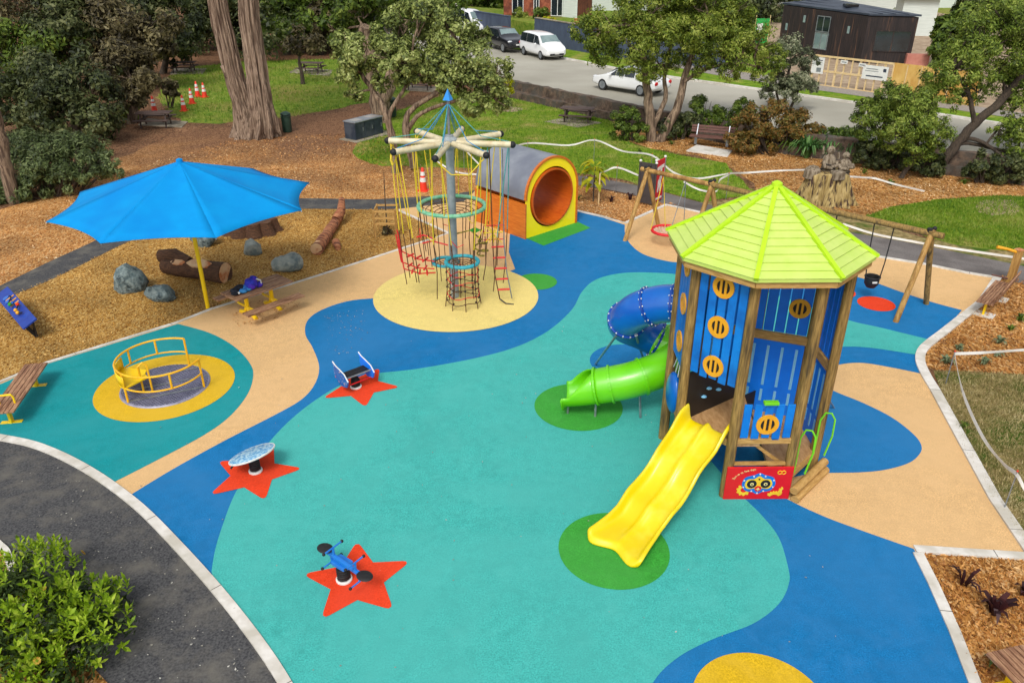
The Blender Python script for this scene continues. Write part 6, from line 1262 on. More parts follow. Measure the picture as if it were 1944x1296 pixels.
# ---------------------------------------------------------------- trees and plants
def at(x, y, Y):
    t = Y / (FPX * CP - (y - 648) * SP); return Vector(((x - 972) * t, Y, CAMH - t * (FPX * SP + (y - 648) * CP)))
def pm(Y, z=2.0): return (Y * CP + (CAMH - z) * SP) / FPX      # metres per survey pixel at distance Y
def tree(name, label, cat, base, trunks, blobs, n, l, lm, bm, clumps=14, cr_=.36, asp=.5, seed=0, group=None, zs=.9, extra=None, shell=.55):
    """trunks: list of ([(x, y, dY)...], r0, r1); blobs: (x, y, dY, rpx)"""
    B = g(*base); Y = B.y; o = thing(name, label, cat, B, world=True, group=group); rr = random.Random(seed)
    bl = []
    for x, y, dy, r in blobs:
        p = at(x, y, Y + dy); m = r * pm(Y + dy, p.z); bl.append((p.x, p.y, p.z, m * rr.uniform(.95, 1.1), m * rr.uniform(.85, 1.1), m * zs))
    b = MB(); first = None
    for pts, r0, r1 in trunks:
        P_ = [at(x, y, Y + dy) for x, y, dy in pts]
        if pts[0][1] == base[1]: P_[0] = Vector((P_[0].x, P_[0].y, -.05))
        sp = spline3(P_, 5); k = len(sp); b.tube([p + Vector((rr.uniform(-1, 1), rr.uniform(-1, 1), 0)) * r1 * .35 for p in sp], [r0 + (r1 - r0) * (i / (k - 1)) ** .7 for i in range(k)], 10)
        first = first or sp
    for q in bl:                          # limbs reaching into each clump of the crown
        c = Vector(q[:3]); s_ = min((p for pts, r0, r1 in trunks for p in [at(x, y, Y + dy) for x, y, dy in pts][1:]), key=lambda p: (p - c).length); r_ = .05 + .012 * (c - s_).length
        b.tube(spline3([s_, s_.lerp(c, .5) + Vector((rr.uniform(-.3, .3), rr.uniform(-.3, .3), rr.uniform(-.2, .3))), c, c + Vector((rr.uniform(-1, 1), rr.uniform(-1, 1), .6)).normalized() * q[3] * .6], 4), [max(.015, r_ * (1 - i / 14)) for i in range(13)], 6)
        for _ in range(4): e = c + Vector((rr.uniform(-1, 1), rr.uniform(-1, 1), rr.uniform(-.3, 1))).normalized() * q[3] * .8; b.tube([s_.lerp(c, .7), e], [r_ * .5, .012], 5)
    b.build('trunk', bm, o, True, ang=80)
    foliage('crown', lm, o, bl, n, l, clumps, cr_, asp, seed)
    return o
def shrub(name, label, cat, base, blobs, n, l, lm, clumps=16, cr_=.34, asp=.5, seed=0, group=None, zs=.8, stems=True):
    B = g(*base); o = thing(name, label, cat, B, world=True, group=group); bl = []
    for x, y, dy, r in blobs:
        p = at(x, y, B.y + dy); m = r * pm(B.y + dy, p.z); bl.append((p.x, p.y, max(p.z, m * zs * .4), m, m * .9, m * zs))
    foliage('leaves', lm, o, bl, n, l, clumps, cr_, asp, seed); rr = random.Random(seed)
    if stems:
        b = MB()
        for q in bl:
            for _ in range(5): b.tube([Vector((q[0] * .4 + B.x * .6 + rr.uniform(-.1, .1), q[1] * .6 + B.y * .4, 0)), Vector((q[0] + rr.uniform(-.5, .5) * q[3], q[1] + rr.uniform(-.5, .5) * q[4], q[2] + q[5] * .5))], [.03, .01], 5)
        b.build('stems', barkd, o)
    return o
# twin trunked tree: fluted trunks
B = g(484, 258); o = thing('twin_trunk_tree', 'huge twin trunked tree with fluted pale bark at the mulch edge', 'tree', B, world=True)
def fluted(pts, rs_, n=72, fl=9, amp=.15, seed=0):
    b = MB(); vv = []; ff = []; sp = spline3(pts, 7); m = len(sp)
    for i, p in enumerate(sp):
        u = i / (m - 1) * (len(rs_) - 1); j = min(int(u), len(rs_) - 2); r_ = rs_[j] + (rs_[j + 1] - rs_[j]) * (u - j)
        for k in range(n):
            t = 2 * math.pi * k / n; q = 1 + amp * (1.25 - i / m) * math.sin(fl * t + seed + .5 * math.sin(i * .25)) + amp * .5 * math.sin((fl * 2 + 1) * t + seed * 2 + i * .1) + amp * .28 * math.sin((fl * 3 + 2) * t + i * .22) + .03 * math.sin(i * .9 + 3 * t); vv.append(p + Vector((r_ * q * math.cos(t), r_ * q * math.sin(t), 0)))
    ff = [(i * n + k, i * n + (k + 1) % n, (i + 1) * n + (k + 1) % n, (i + 1) * n + k) for i in range(m - 1) for k in range(n)]; b.add(vv, ff); return b
Y = B.y
b = fluted([at(476, 262, Y), at(474, 235, Y), at(462, 195, Y), at(444, 140, Y), at(430, 80, Y), at(416, 20, Y), at(404, -60, Y), at(396, -140, Y)], [.98, .70, .46, .42, .42, .42, .42, .4], seed=1); b2 = fluted([at(496, 262, Y), at(500, 235, Y - .2), at(496, 195, Y - .2), at(488, 140, Y - .1), at(480, 80, Y), at(472, 20, Y), at(468, -60, Y), at(470, -140, Y)], [.93, .70, .50, .46, .45, .44, .43, .4], seed=2)
o1 = len(b.v); b.add(b2.v, b2.f); b3 = fluted([at(470, 262, Y - .3), at(472, 240, Y - .3), at(474, 205, Y - .1), at(478, 180, Y)], [.62, .45, .28, .1], 24, 5); b.add(b3.v, b3.f); b4 = fluted([at(515, 260, Y), at(512, 235, Y), at(506, 190, Y), at(500, 160, Y)], [.5, .38, .25, .1], 24, 5, seed=3); b.add(b4.v, b4.f)
b.tube([at(446, 145, Y), at(432, 138, Y - .2), at(421, 124, Y - .3)], [.34, .22, .10], 10)
b.build('trunk', barkf, o, True, ang=80); cen = at(440, -150, Y); foliage('crown', lf_dark, o, [(cen.x + dx, cen.y + dy, 14 + dz, 3.4, 3.4, 2.0) for dx, dy, dz in ((-3, 0, 0), (2, 1, .6), (0, -2, 1.5), (0, 3, 1))], 9000, .42, seed=4)
tree('spreading_tree', 'low spreading grey green tree with bare pale forked trunks behind the rope climber', 'tree', (752, 328),
     [([(752, 328, 0), (745, 265, 0), (730, 208, 0), (706, 170, .3), (684, 138, .4)], .20, .08), ([(745, 270, 0), (738, 222, 0), (760, 182, 0), (778, 148, .2)], .14, .06), ([(786, 318, .4), (770, 245, .3), (782, 208, .3), (838, 172, .2), (892, 140, 0)], .20, .07), ([(772, 250, .3), (800, 215, 0), (870, 190, -.3), (920, 180, -.4)], .12, .05)],
     [(692, 100, .3, 46), (664, 140, .4, 30), (650, 85, 1, 26), (742, 66, .6, 46), (800, 34, .4, 42), (792, 82, 1.2, 40), (858, 66, .2, 46), (892, 112, -.2, 46), (926, 160, -.5, 40), (872, 158, 0, 40), (800, 140, .2, 30), (752, 128, 0, 36), (946, 192, -.7, 28), (898, 196, -.6, 30), (905, 70, 1, 30), (672, 178, .3, 16), (836, 112, .2, 38), (716, 160, .3, 22), (770, 110, .2, 36), (840, 150, 0, 36), (730, 100, 0, 34), (950, 140, -.5, 28), (830, 20, .6, 34), (760, 30, .8, 30)], 62000, .145, lf_poh, bark, 18, .36, .5, 5, shell=.7)
tree('grey_trunk_tree', 'thick grey forked trunk tree standing behind the barbecue', 'tree', (722, 232), [([(722, 232, 0), (716, 180, 0), (704, 120, 0), (690, 50, 0)], .55, .3), ([(724, 200, 0), (738, 165, 0), (752, 110, 0), (770, 40, 0)], .42, .25)], [(690, 30, 1, 52), (770, 10, 1, 52), (640, 60, 1.5, 40), (830, 20, 2, 48)], 9000, .26, lf_mid, bark, 14, .36, .5, 6)
tree('gum_tree', 'tall olive leaved gum tree with two flaking pale trunks near the roadside wall', 'tree', (1243, 268),
     [([(1236, 268, 0), (1232, 205, 0), (1228, 160, 0), (1222, 105, 0), (1205, 50, 0)], .30, .12), ([(1252, 268, 0), (1284, 208, 0), (1298, 155, .1), (1318, 98, .2), (1345, 45, .3)], .28, .10), ([(1298, 155, 0), (1345, 130, 0), (1400, 120, 0), (1440, 128, 0)], .11, .04), ([(1240, 240, .1), (1262, 190, .4), (1262, 140, .6), (1275, 80, .8)], .16, .07)],
     [(1150, 62, 0, 46), (1200, 92, -.3, 46), (1182, 28, .4, 46), (1245, 18, .2, 52), (1318, 14, .2, 54), (1388, 30, .2, 46), (1350, 72, 0, 50), (1280, 76, .4, 44), (1412, 92, .2, 44), (1128, 92, 0, 22), (1452, 138, .2, 24), (1250, 120, .5, 34), (1330, 118, 0, 32), (1225, 140, -.3, 24), (1300, -20, .5, 50), (1386, 140, -.2, 22), (1170, 60, .8, 40), (1230, 60, .6, 44), (1300, 50, .8, 46), (1400, 60, .6, 48), (1440, 84, 0, 40), (1470, 110, .1, 26), (1115, 60, .3, 34), (1150, 100, .2, 32), (1360, 20, .6, 48), (1260, 60, -.5, 46), (1325, 60, -.5, 44), (1370, 110, .3, 34), (1200, 120, .2, 30)], 85000, .16, lf_gum, bark, 18, .36, .32, 7)
tree('sage_tree', 'small sage grey tree with pale tips in front of the charred house', 'tree', (1488, 240), [([(1488, 240, 0), (1490, 205, 0), (1492, 170, 0), (1500, 120, 0)], .14, .06), ([(1488, 232, 0), (1508, 190, 0), (1524, 150, 0)], .1, .05), ([(1488, 236, 0), (1478, 196, 0), (1472, 160, 0)], .09, .05)], [(1496, 98, 0, 34), (1520, 140, 0, 34), (1478, 140, 0, 34), (1536, 112, .3, 22), (1500, 168, -.2, 30), (1462, 176, 0, 18), (1542, 168, 0, 16)], 15000, .13, lf_grey, barkd, 16, .34, .5, 8)
tree('round_crown_tree', 'smaller round crowned olive tree with a leaning bare trunk in the far bark bed', 'tree', (1710, 338), [([(1710, 338, 0), (1722, 320, 0), (1738, 298, 0), (1742, 250, 0)], .12, .07), ([(1738, 298, 0), (1720, 270, .3), (1702, 235, .5)], .08, .05)], [(1748, 205, 0, 42), (1726, 240, -.4, 42), (1768, 248, -.2, 40), (1738, 278, -.3, 34), (1700, 262, .1, 26), (1776, 282, 0, 22), (1735, 220, .2, 40), (1716, 190, .4, 30)], 26000, .12, lf_pit, barkd, 18, .36, .35, 9)
tree('round_crown_tree', 'darker round crowned tree just left of the leaning olive tree', 'tree', (1668, 318), [([(1668, 318, 0), (1672, 280, 0), (1680, 230, 0)], .12, .07)], [(1684, 190, 0, 36), (1660, 222, 0, 36), (1694, 226, .2, 34), (1650, 256, 0, 28), (1640, 200, 0, 18)], 14000, .13, lf_mid, barkd, 16, .36, .4, 10)
tree('leaning_tree', 'big dark tree whose limb leans right over the street at the frame edge', 'tree', (1772, 330), [([(1772, 330, 0), (1802, 290, 0), (1850, 236, 0), (1910, 182, 0), (1960, 120, 0)], .26, .14), ([(1802, 290, 0), (1835, 264, 0), (1872, 274, -.2), (1905, 300, -.4)], .12, .06), ([(1800, 292, 0), (1830, 272, 0), (1885, 282, 0), (1930, 292, 0)], .10, .06), ([(1850, 236, 0), (1840, 180, 0), (1810, 130, 0)], .12, .06)],
     [(1886, 96, 0, 60), (1812, 140, 0, 48), (1836, 100, .3, 44), (1935, 50, .2, 56), (1778, 178, .2, 30), (1946, 240, -.4, 46), (1962, 150, .3, 54), (1952, 318, -.8, 40), (1858, 176, .5, 24), (1900, 30, .8, 46), (1822, 186, 0, 26), (1915, 200, .2, 22), (1770, 150, .4, 36), (1850, 60, .6, 44), (1930, 110, .2, 56), (1965, 200, 0, 56), (1965, 60, .4, 60), (1925, 170, .3, 34), (1880, 140, .6, 36), (1960, 280, -.3, 50), (1905, 250, -.2, 26)], 62000, .13, lf_pit, barkd, 18, .34, .35, 11)
shrub('dark_bush', 'dark glossy bush under the leaning tree at the right edge', 'bush', (1872, 348), [(1868, 312, 0, 32), (1905, 318, -.2, 34), (1945, 335, -.3, 34), (1840, 325, .1, 18)], 9000, .12, lf_dark, seed=12)
shrub('bronze_shrub', 'large bronze and green shrub beyond the dark brown bench', 'shrub', (1470, 290), [(1420, 244, 0, 36), (1476, 222, .4, 40), (1526, 236, .2, 32), (1446, 266, -.4, 32), (1506, 262, -.3, 34), (1400, 268, -.2, 24), (1545, 252, 0, 24), (1440, 220, .3, 34), (1500, 240, -.1, 36), (1420, 275, -.6, 24), (1540, 272, -.3, 22)], 30000, .12, lf_red, seed=13)
shrub('green_shrub', 'fresh green shrub at the foot of the gum tree', 'shrub', (1196, 268), [(1190, 228, .2, 28), (1206, 250, -.1, 26), (1176, 248, 0, 18)], 7000, .12, lf_mid, seed=14)
shrub('green_shrub', 'mixed green shrub behind the dark brown bench', 'shrub', (1335, 262), [(1300, 238, .2, 28), (1340, 208, .6, 32), (1376, 232, .4, 32), (1345, 240, 0, 26), (1278, 246, .2, 18)], 12000, .13, lf_mid, seed=15)
def strap(name, label, cat, base, n, l, w_, lm, seed=0, group=None, spread=.9, parent=None):   # strap leaved clump: arching blades
    c = g(*base) if not isinstance(base, Vector) else base; o = thing(name, label, cat, c, world=True, group=group); rng = np.random.default_rng(seed); V = []
    for i in range(n):
        a = rng.uniform(0, 6.283); s_ = rng.uniform(.15, 1) * spread; L = l * rng.uniform(.6, 1.15); dx = np.array([math.cos(a), math.sin(a), 0]); sx_ = np.array([-math.sin(a), math.cos(a), 0]) * w_ / 2; o_ = np.array(c) + dx * rng.uniform(0, .1) * l
        p = [o_, o_ + dx * s_ * L * .35 + np.array([0, 0, L * .55]), o_ + dx * s_ * L * .75 + np.array([0, 0, L * (.85 - .25 * s_)]), o_ + dx * s_ * L * 1.1 + np.array([0, 0, L * (.95 - .75 * s_)])]; ws = (.8, 1, .7, .08)
        for k in range(3): V += [p[k] - sx_ * ws[k], p[k] + sx_ * ws[k], p[k + 1] + sx_ * ws[k + 1], p[k + 1] - sx_ * ws[k + 1]]
    rawmesh('leaves', np.array(V), 4, lm, o); return o
for i, (x, y, n_, l_, lab) in enumerate(((1530, 300, 130, 1.1, 'broad strap leaved clump left of the carved stump'), (1572, 296, 130, 1.15, 'strap leaved clump directly behind the carved stump'), (1612, 300, 120, 1.1, 'darker strap leaved clump right of the carved stump'), (1652, 310, 130, 1.2, 'strap leaved clump below the darker round crowned tree'), (1690, 316, 110, 1.0, 'strap leaved clump next to the leaning olive trunk'), (1500, 292, 90, .9, 'small strap leaved clump at the foot of the bronze shrub'))):
    strap('flax_clump', lab, 'plant', (x, y), n_, l_, .09, lf_flax if i < 3 else lf_mid, 30 + i, 'strap leaved clumps along the street wall')
shrub('wild_bush', 'pale yellow green bush poking up behind the carved figures', 'bush', (1592, 290), [(1590, 262, 0, 22)], 2500, .13, lf_gum, seed=17)
for i, (lab, ba, bl, lm, n_) in enumerate((('dark green bush filling the gap behind the strap leaved clumps', (1600, 298), [(1560, 262, .6, 26), (1610, 262, .6, 28), (1640, 282, .3, 28)], lf_mid, 9000), ('dark bush under the darker round crowned tree', (1690, 322), [(1650, 290, .2, 30), (1700, 300, .1, 28), (1672, 306, -.2, 22)], lf_dark, 8000), ('dark bush on the wall between the leaning olive and the big tree', (1780, 338), [(1770, 312, .3, 26), (1742, 318, .2, 18)], lf_dark, 5000), ('broken green bush against the stone wall left of the bronze shrub', (1405, 276), [(1390, 226, .6, 30), (1410, 205, .8, 22)], lf_mid, 6000), ('low green bush between the gum tree and the bench', (1290, 268), [(1272, 242, .2, 24), (1310, 232, .5, 24)], lf_dark, 5000))):
    shrub('street_bush', lab, 'bush', ba, bl, n_, .13, lm, seed=140 + i)
# left hand woodland
struct(foliage('shade_undergrowth', lf_dark, None, [(at(x, 92, 78 + 4 * math.sin(x * .05))[0], 78 + 4 * math.sin(x * .05), 1.0, 2.6, 2.0, 1.8 + .6 * math.sin(x * .13)) for x in range(300, 720, 24)] + [(x, 72 + 4 * math.sin(x), 2.2, 4, 3, 3) for x in range(-44, -8, 4)], 26000, .34, 16, .36, .45, 81, org=(-20, 66, 0)), 'stuff')  # low dark leaves added to stand for the shade under the canopy
shrub('juniper_hedge', 'broad low blue green hedge filling the left edge', 'hedge', (100, 372), [(6, 366, 0, 44), (84, 318, 0, 58), (150, 300, .6, 50), (45, 282, 2, 52), (198, 308, .4, 30), (110, 280, 2.4, 42), (-60, 350, 0, 60), (0, 375, -.8, 36), (190, 285, 2, 28), (-40, 300, 2, 60), (60, 352, -.3, 40), (120, 335, -.2, 40), (170, 322, 0, 34), (215, 322, .2, 24), (8, 376, -.9, 26), (-34, 366, -.9, 38), (40, 382, -.7, 22), (70, 290, 1, 44), (140, 280, 1.4, 40)], 52000, .15, lf_hedge, 20, .34, .3, 18, zs=.85)
tree('edge_tree', 'bare pale trunk leaning in at the left edge above the hedge', 'tree', (30, 384), [([(30, 384, 0), (14, 318, 0), (-2, 250, 0), (-28, 150, 0)], .27, .2)], [(-180, 60, 0, 60), (-140, 0, 0, 60)], 2500, .25, lf_dark, bark, seed=19)
W_ = [('dark leafy tree at the left edge above the hedge', (40, 262), [(40, 190, 0, 62), (-20, 150, 0, 60), (80, 150, .5, 52), (10, 235, -.5, 40)], lf_dark), ('dark thicket tree right of the hedge top', (140, 268), [(130, 205, 0, 60), (180, 225, -.4, 44), (90, 228, 0, 44), (170, 170, .6, 50)], lf_dark), ('tree with pale bare limbs left of the traffic cones', (250, 234), [(225, 186, 0, 44), (262, 176, 0, 24), (244, 136, .4, 52)], lf_dark2),
      ('mid green tree high at the left edge', (30, 180), [(20, 90, 0, 72), (90, 70, 0, 62), (-40, 60, 0, 60), (50, 130, 0, 50)], lf_mid), ('dark palm like tree behind the left thicket', (130, 178), [(130, 80, 0, 64), (180, 110, 0, 54), (110, 30, 0, 56)], lf_dark), ('brownish open crowned tree in the left woodland', (220, 170), [(220, 60, 0, 66), (270, 100, 0, 54), (190, 20, 0, 52), (300, 60, 0, 48)], lf_dark2), ('dark tree reaching the top edge left of the twin trunks', (310, 140), [(310, 30, 0, 62), (350, 70, 0, 42), (270, 0, 0, 56), (330, 100, 0, 30)], lf_dark), ('dark tree at the very top left corner', (60, 120), [(60, 0, 0, 80), (0, -10, 0, 70), (130, -10, 0, 70)], lf_dark2)]
for i, (lab, ba, bl, lm) in enumerate(W_):
    tree('woodland_tree', lab, 'tree', ba, [([(ba[0], ba[1], 0), (ba[0] + 6, ba[1] - 50, 0), (bl[0][0], bl[0][1], 0)], .28, .12)], [(x, y, dy, r * 1.12) for x, y, dy, r in bl], 13000, .30 if ba[1] < 200 else .22, lm, barkd if i != 2 else bark, 16, .38, .42, 40 + i, 'woodland trees on the left')
F_ = [('dark tree filling the gap left of the twin trunks', (378, 98), [(372, 20, 0, 56), (400, -30, 0, 60), (350, -30, 0, 50), (410, 40, 2, 40)], lf_dark), ('dark tree seen between the twin trunks', (452, 94), [(452, 20, 0, 50), (440, -30, 0, 60), (455, 62, 0, 30)], lf_dark), ('yellowish tree hanging low right of the twin trunks', (545, 104), [(548, 40, 0, 46), (520, 0, 0, 50), (590, 10, 0, 50), (552, 76, 0, 26)], lf_mid), ('brownish tree behind the far picnic tables', (610, 104), [(618, 50, 0, 40), (650, 10, 0, 50), (600, 84, 0, 22)], lf_dark2), ('dark tall tree at the top edge behind the low grey green tree', (690, 74), [(690, 0, 0, 60), (740, -10, 0, 60), (650, -30, 0, 60)], lf_dark),
      ('dark tree at the top edge left of the utility pole', (800, 44), [(800, -20, 0, 60), (850, 0, 4, 46), (770, -30, 0, 60)], lf_dark2), ('green tree left of the brick house', (930, 40), [(925, 0, 0, 36), (900, -10, 0, 40), (950, -20, 0, 40)], lf_mid), ('dark tree between gum tree and charred house', (1440, 60), [(1425, 10, 0, 44), (1470, 0, 4, 44), (1400, -20, 0, 50), (1465, 40, 2, 26)], lf_dark), ('dark hill tree behind the gum tree top', (1330, 40), [(1330, -20, 0, 60), (1280, -30, 0, 60), (1390, -30, 0, 60)], lf_dark), ('dark green tree in the yard right of the low white outbuilding', (1818, 152), [(1800, 62, 0, 28), (1842, 44, 0, 36), (1828, 96, 0, 34), (1790, 96, 0, 22)], lf_mid), ('green tree right of the white house', (1850, 60), [(1850, 16, 0, 36), (1885, 0, 0, 40)], lf_dark)]
for i, (lab, ba, bl, lm) in enumerate(F_):
    tree('background_tree', lab, 'tree', ba, [([(ba[0], ba[1], 0), (ba[0] + 3, ba[1] - 30, 0), (bl[0][0], bl[0][1], 0)], .35, .15)], [(x, y, dy, r * 1.1) for x, y, dy, r in bl], 9000, .45, lm, barkd, 14, .38, .45, 60 + i, 'trees along the far edge')
struct(foliage('far_woods', lf_dark, None, [(x, 120 + 14 * math.sin(x * .13), 6 + 3 * math.sin(x * .07), 9, 6, 8) for x in range(-110, 150, 9)], 60000, .8, 14, .4, .5, 80, org=(0, 120, 0)), 'stuff')
for i, (lab, ba, bl, lm, n_) in enumerate((('yellow green shrub on the bank above the black car', (985, 74), [(985, 34, 0, 22), (960, 38, 0, 16)], lf_gum, 2600), ('dark green shrub on the bank below the brick house', (1028, 78), [(1024, 34, 0, 22)], lf_mid, 2400), ('pale yellow shrub beside the picket fence', (1036, 82), [(1042, 46, 0, 16)], lf_yel, 1500), ('dark clipped shrub behind the charred house roof', (1700, 60), [(1715, 24, 4, 22), (1745, 28, 4, 20)], lf_mid, 2600), ('green shrub beside the low white outbuilding', (1800, 140), [(1795, 76, 0, 26), (1825, 84, 0, 30), (1800, 104, 0, 26)], lf_dark, 5000), ('yellow green grass clump beside the nearest cone', (240, 226), [(250, 212, 0, 22), (225, 218, 0, 16)], lf_gum, 2200), ('low dark bush by the far left picnic table', (318, 206), [(318, 166, 0, 20), (330, 178, 0, 10)], lf_dark2, 2600))):
    shrub('garden_shrub', lab, 'shrub', ba, bl, n_, .2, lm, seed=90 + i)
# bare sapling trunk on the far lawn, guarded sapling, yellow leaved plant
B = g(575, 160); o = thing('sapling', 'dark thin leaning sapling trunk on the far lawn', 'tree', B, world=True); MB().tube(spline3([B, at(573, 140, B.y), at(568, 118, B.y), at(570, 96, B.y)], 4), [.16 - .008 * i for i in range(13)], 8).build('trunk', barkd, o, True); p = at(572, 80, B.y); foliage('crown', lf_dark2, o, [(p.x, p.y, p.z, 1.3, 1.2, 1.0)], 900, .26, 10, .4, seed=3)
B = g(736, 446); o = thing('sapling_guard', 'young bare sapling inside a square timber guard left of the rope climber', 'tree guard', B, world=True); MB().tube([B, B + up * 1.2, B + Vector((.03, 0, 2.2))], [.028, .02, .01], 6).build('sapling_stem', barkd, o, True); foliage('root_tuft', lf_dark2, o, [(B.x, B.y, .14, .2, .2, .16)], 160, .12, 6, .5, seed=5)
for z, s_ in ((.95, .36), (.72, .36), (.52, .34)):
    q = [B + Vector((a * s_, b_ * s_, z)) for a, b_ in ((-1, -1), (1, -1), (1, 1), (-1, 1))]; b = MB()
    for k in range(4): b.bar(q[k], q[(k + 1) % 4], .035, .06)
    b.build('guard_rail', pineh, o)
for a, b_ in ((-1, -1), (1, -1), (1, 1), (-1, 1)): MB().box(B + Vector((a * .36, b_ * .36, .5)), (.05, .05, 1.0)).build('guard_post', pine, o)
B = g(1126, 383); o = thing('yellow_leaved_plant', 'young plant with big drooping yellow green leaves beside the tunnel', 'plant', B, world=True); MB().tube([B, B + up * .7, B + Vector((.02, 0, 1.35))], [.03, .025, .015], 8).build('stem', barkd, o, True); rng = np.random.default_rng(4); V = []
for i in range(34):
    a = rng.uniform(0, 6.283); z = rng.uniform(.55, 1.5); dx = np.array([math.cos(a), math.sin(a), 0]); L = rng.uniform(.28, .48); o_ = np.array(B) + np.array([0, 0, z]); sx_ = np.array([-math.sin(a), math.cos(a), 0]) * L * .26; p = [o_ + dx * .05, o_ + dx * L * .6 + np.array([0, 0, .12]), o_ + dx * L * 1.05 + np.array([0, 0, .02]), o_ + dx * L * 1.3 + np.array([0, 0, -.18])]
    for k, (w0, w1) in enumerate(((.1, 1), (1, .9), (.9, .05))): V += [p[k] - sx_ * w0, p[k] + sx_ * w0, p[k + 1] + sx_ * w1, p[k + 1] - sx_ * w1]
rawmesh('leaves', np.array(V), 4, lf_yel, o)
q = g(1136, 388); o = thing('plant_stake', 'thin timber stake beside the yellow leaved plant', 'stake', q, world=True); MB().box(q + up * .6, (.05, .05, 1.2)).build('stake', timb, o)
B = g(968, 208); o = thing('yellow_sapling', 'small yellow leaved sapling in a bare ring by the stone wall', 'tree', B, world=True); MB().tube([B, B + up * 1.2], [.03, .015], 6).build('trunk', barkd, o); foliage('crown', lf_yel, o, [(B.x, B.y, 1.35, .35, .35, .55)], 500, .14, 8, .45, seed=6); disc('bare_ring', B, .75, .012, soilm)
# tufts and young plants in the bark beds
for i, (x, y, n_, l_, lm, lab, asp) in enumerate(((1795, 690, 26, .26, lf_sil, 'silvery tuft near the bend of the white kerb', .07), (1868, 692, 22, .24, lf_sil, 'silvery tuft right of the bend, below the stretched tape', .07), (1818, 664, 20, .20, lf_sil, 'small tuft by the tape corner stake', .06), (1896, 652, 20, .24, lf_sil, 'pale tuft in the middle of the right bark bed', .07), (1893, 675, 16, .2, lf_sil, 'flat tuft under the stretched white tape', .06), (1935, 610, 24, .26, lf_mid, 'green tuft near the right frame edge below the back bench', .05), (1918, 628, 16, .2, lf_mid, 'tiny green tuft left of the frame edge tuft', .05), (1830, 812, 14, .16, lf_mid, 'dark tuft against the white kerb in the dry grass', .04), (1884, 1165, 14, .42, lf_pur, 'dark purple strap plant, largest in the front bark bed', .09), (1828, 1112, 9, .38, lf_pur, 'thin dark purple plant near the front kerb corner', .06), (1942, 1130, 12, .32, lf_pur, 'dark plant at the frame edge of the front bark bed', .07), (1882, 1255, 14, .18, lf_mid, 'small green tuft above the corner bench', .05),
                                                        (1160, 384, 10, .28, lf_pur, 'small dark red plant between the yellow plant and the swing legs', .07), (1096, 382, 30, .34, lf_mid, 'round green tuft tight against the tunnel side', .04), (1196, 380, 14, .34, lf_pur, 'dark red plant by the outer swing leg', .07), (1690, 352, 18, .3, lf_mid, 'green tuft at the lower edge of the far bark bed', .06), (1830, 350, 18, .28, lf_mid, 'green tuft in front of the dark bush', .06), (1640, 330, 18, .28, lf_mid, 'green tuft right of the carved stump', .06), (1275, 275, 14, .26, lf_mid, 'green tuft by the gum tree roots', .05), (1214, 290, 14, .24, lf_mid, 'green tuft on the lawn edge left of the gum tree', .05))):
    strap('young_plant', lab, 'plant', (x, y), n_, l_, asp, lm, 120 + i, 'young plants in the bark beds', 1.0)
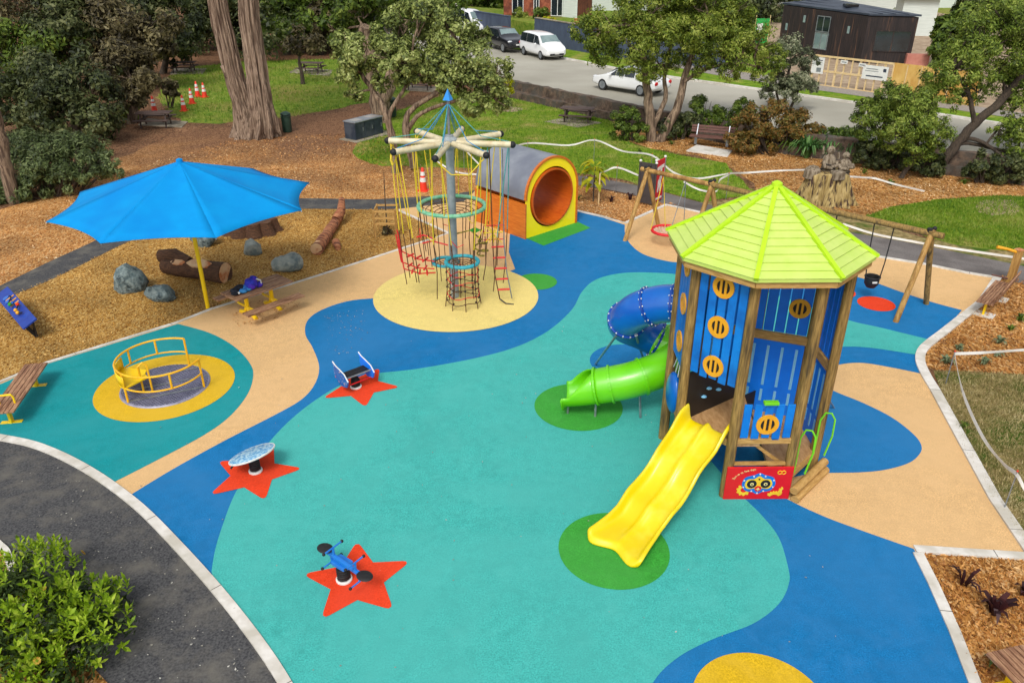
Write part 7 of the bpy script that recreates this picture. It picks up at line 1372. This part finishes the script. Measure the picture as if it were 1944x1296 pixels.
# front corner shrub: rosettes of bright leaves over a dark under-storey
B = g(60, 1190); o = thing('front_shrub', 'bright lime leaved shrub with yellow flowers in the front left corner', 'shrub', B, world=True); rng = np.random.default_rng(8); V = []; F2 = []; tips = []
SB = [(-7.15, 8.55, .55, .95, .8, .75), (-7.9, 8.1, .6, 1.1, .9, .8), (-6.75, 8.1, .45, .75, .7, .6), (-7.5, 9.35, .35, .75, .55, .55), (-6.4, 7.6, .25, .6, .6, .45), (-7.1, 7.5, .5, .9, .7, .7), (-6.05, 8.15, .30, .62, .6, .5), (-6.35, 8.75, .3, .6, .5, .45)]
for bx, by, bz, rx, ry, rz_ in SB:
    for _ in range(62):
        d = rng.normal(size=3); d[2] = abs(d[2]) + .1; d /= np.linalg.norm(d); c = np.array([bx, by, bz]) + d * np.array([rx, ry, rz_]) * rng.uniform(.8, 1.05); ax_ = d * .7 + np.array([0, 0, .6]) + rng.normal(size=3) * .25; ax_ /= np.linalg.norm(ax_); u = np.cross(ax_, [.3, .5, .1]); u /= np.linalg.norm(u); v = np.cross(ax_, u); sc_ = rng.uniform(.7, 1.5)
        for k in range(rng.integers(6, 12)):
            a = k * 2.4 + rng.uniform(-.2, .2); dx = (u * math.cos(a) + v * math.sin(a)) * (.55 + .05 * k) + ax_ * (.9 - .07 * k); dx /= np.linalg.norm(dx); sx_ = np.cross(dx, ax_); sx_ /= np.linalg.norm(sx_) + 1e-6; L = rng.uniform(.07, .13) * sc_; w_ = L * rng.uniform(.13, .2); p0 = c - ax_ * .02 * k; p1 = p0 + dx * L * .55; p2 = p0 + dx * L - ax_ * .015
            V += [p0 - sx_ * w_ * .3, p1 - sx_ * w_, p1 + sx_ * w_, p0 + sx_ * w_ * .3, p1 - sx_ * w_, p2 - sx_ * w_ * .1, p2 + sx_ * w_ * .1, p1 + sx_ * w_]
        if rng.uniform() < .018:
            for k in range(9): a = k * .7; p = c + ax_ * .04 + (u * math.cos(a) + v * math.sin(a)) * .035; F2 += [p - u * .02, p - v * .02 + ax_ * .015, p + u * .02, p + v * .02 + ax_ * .015]
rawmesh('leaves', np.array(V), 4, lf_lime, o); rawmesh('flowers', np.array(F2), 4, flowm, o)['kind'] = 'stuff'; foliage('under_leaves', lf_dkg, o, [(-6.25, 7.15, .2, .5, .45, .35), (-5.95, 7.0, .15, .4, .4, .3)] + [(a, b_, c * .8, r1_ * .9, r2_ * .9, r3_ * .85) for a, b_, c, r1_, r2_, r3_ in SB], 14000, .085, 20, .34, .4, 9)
b = MB(); [b.tube([Vector((-7.2 + .3 * math.cos(i), 8.2 + .3 * math.sin(i * 2), 0)), Vector((s_[0], s_[1], s_[2]))], [.035, .012], 6) for i, s_ in enumerate(SB * 2)]; b.build('stems', barkd, o)
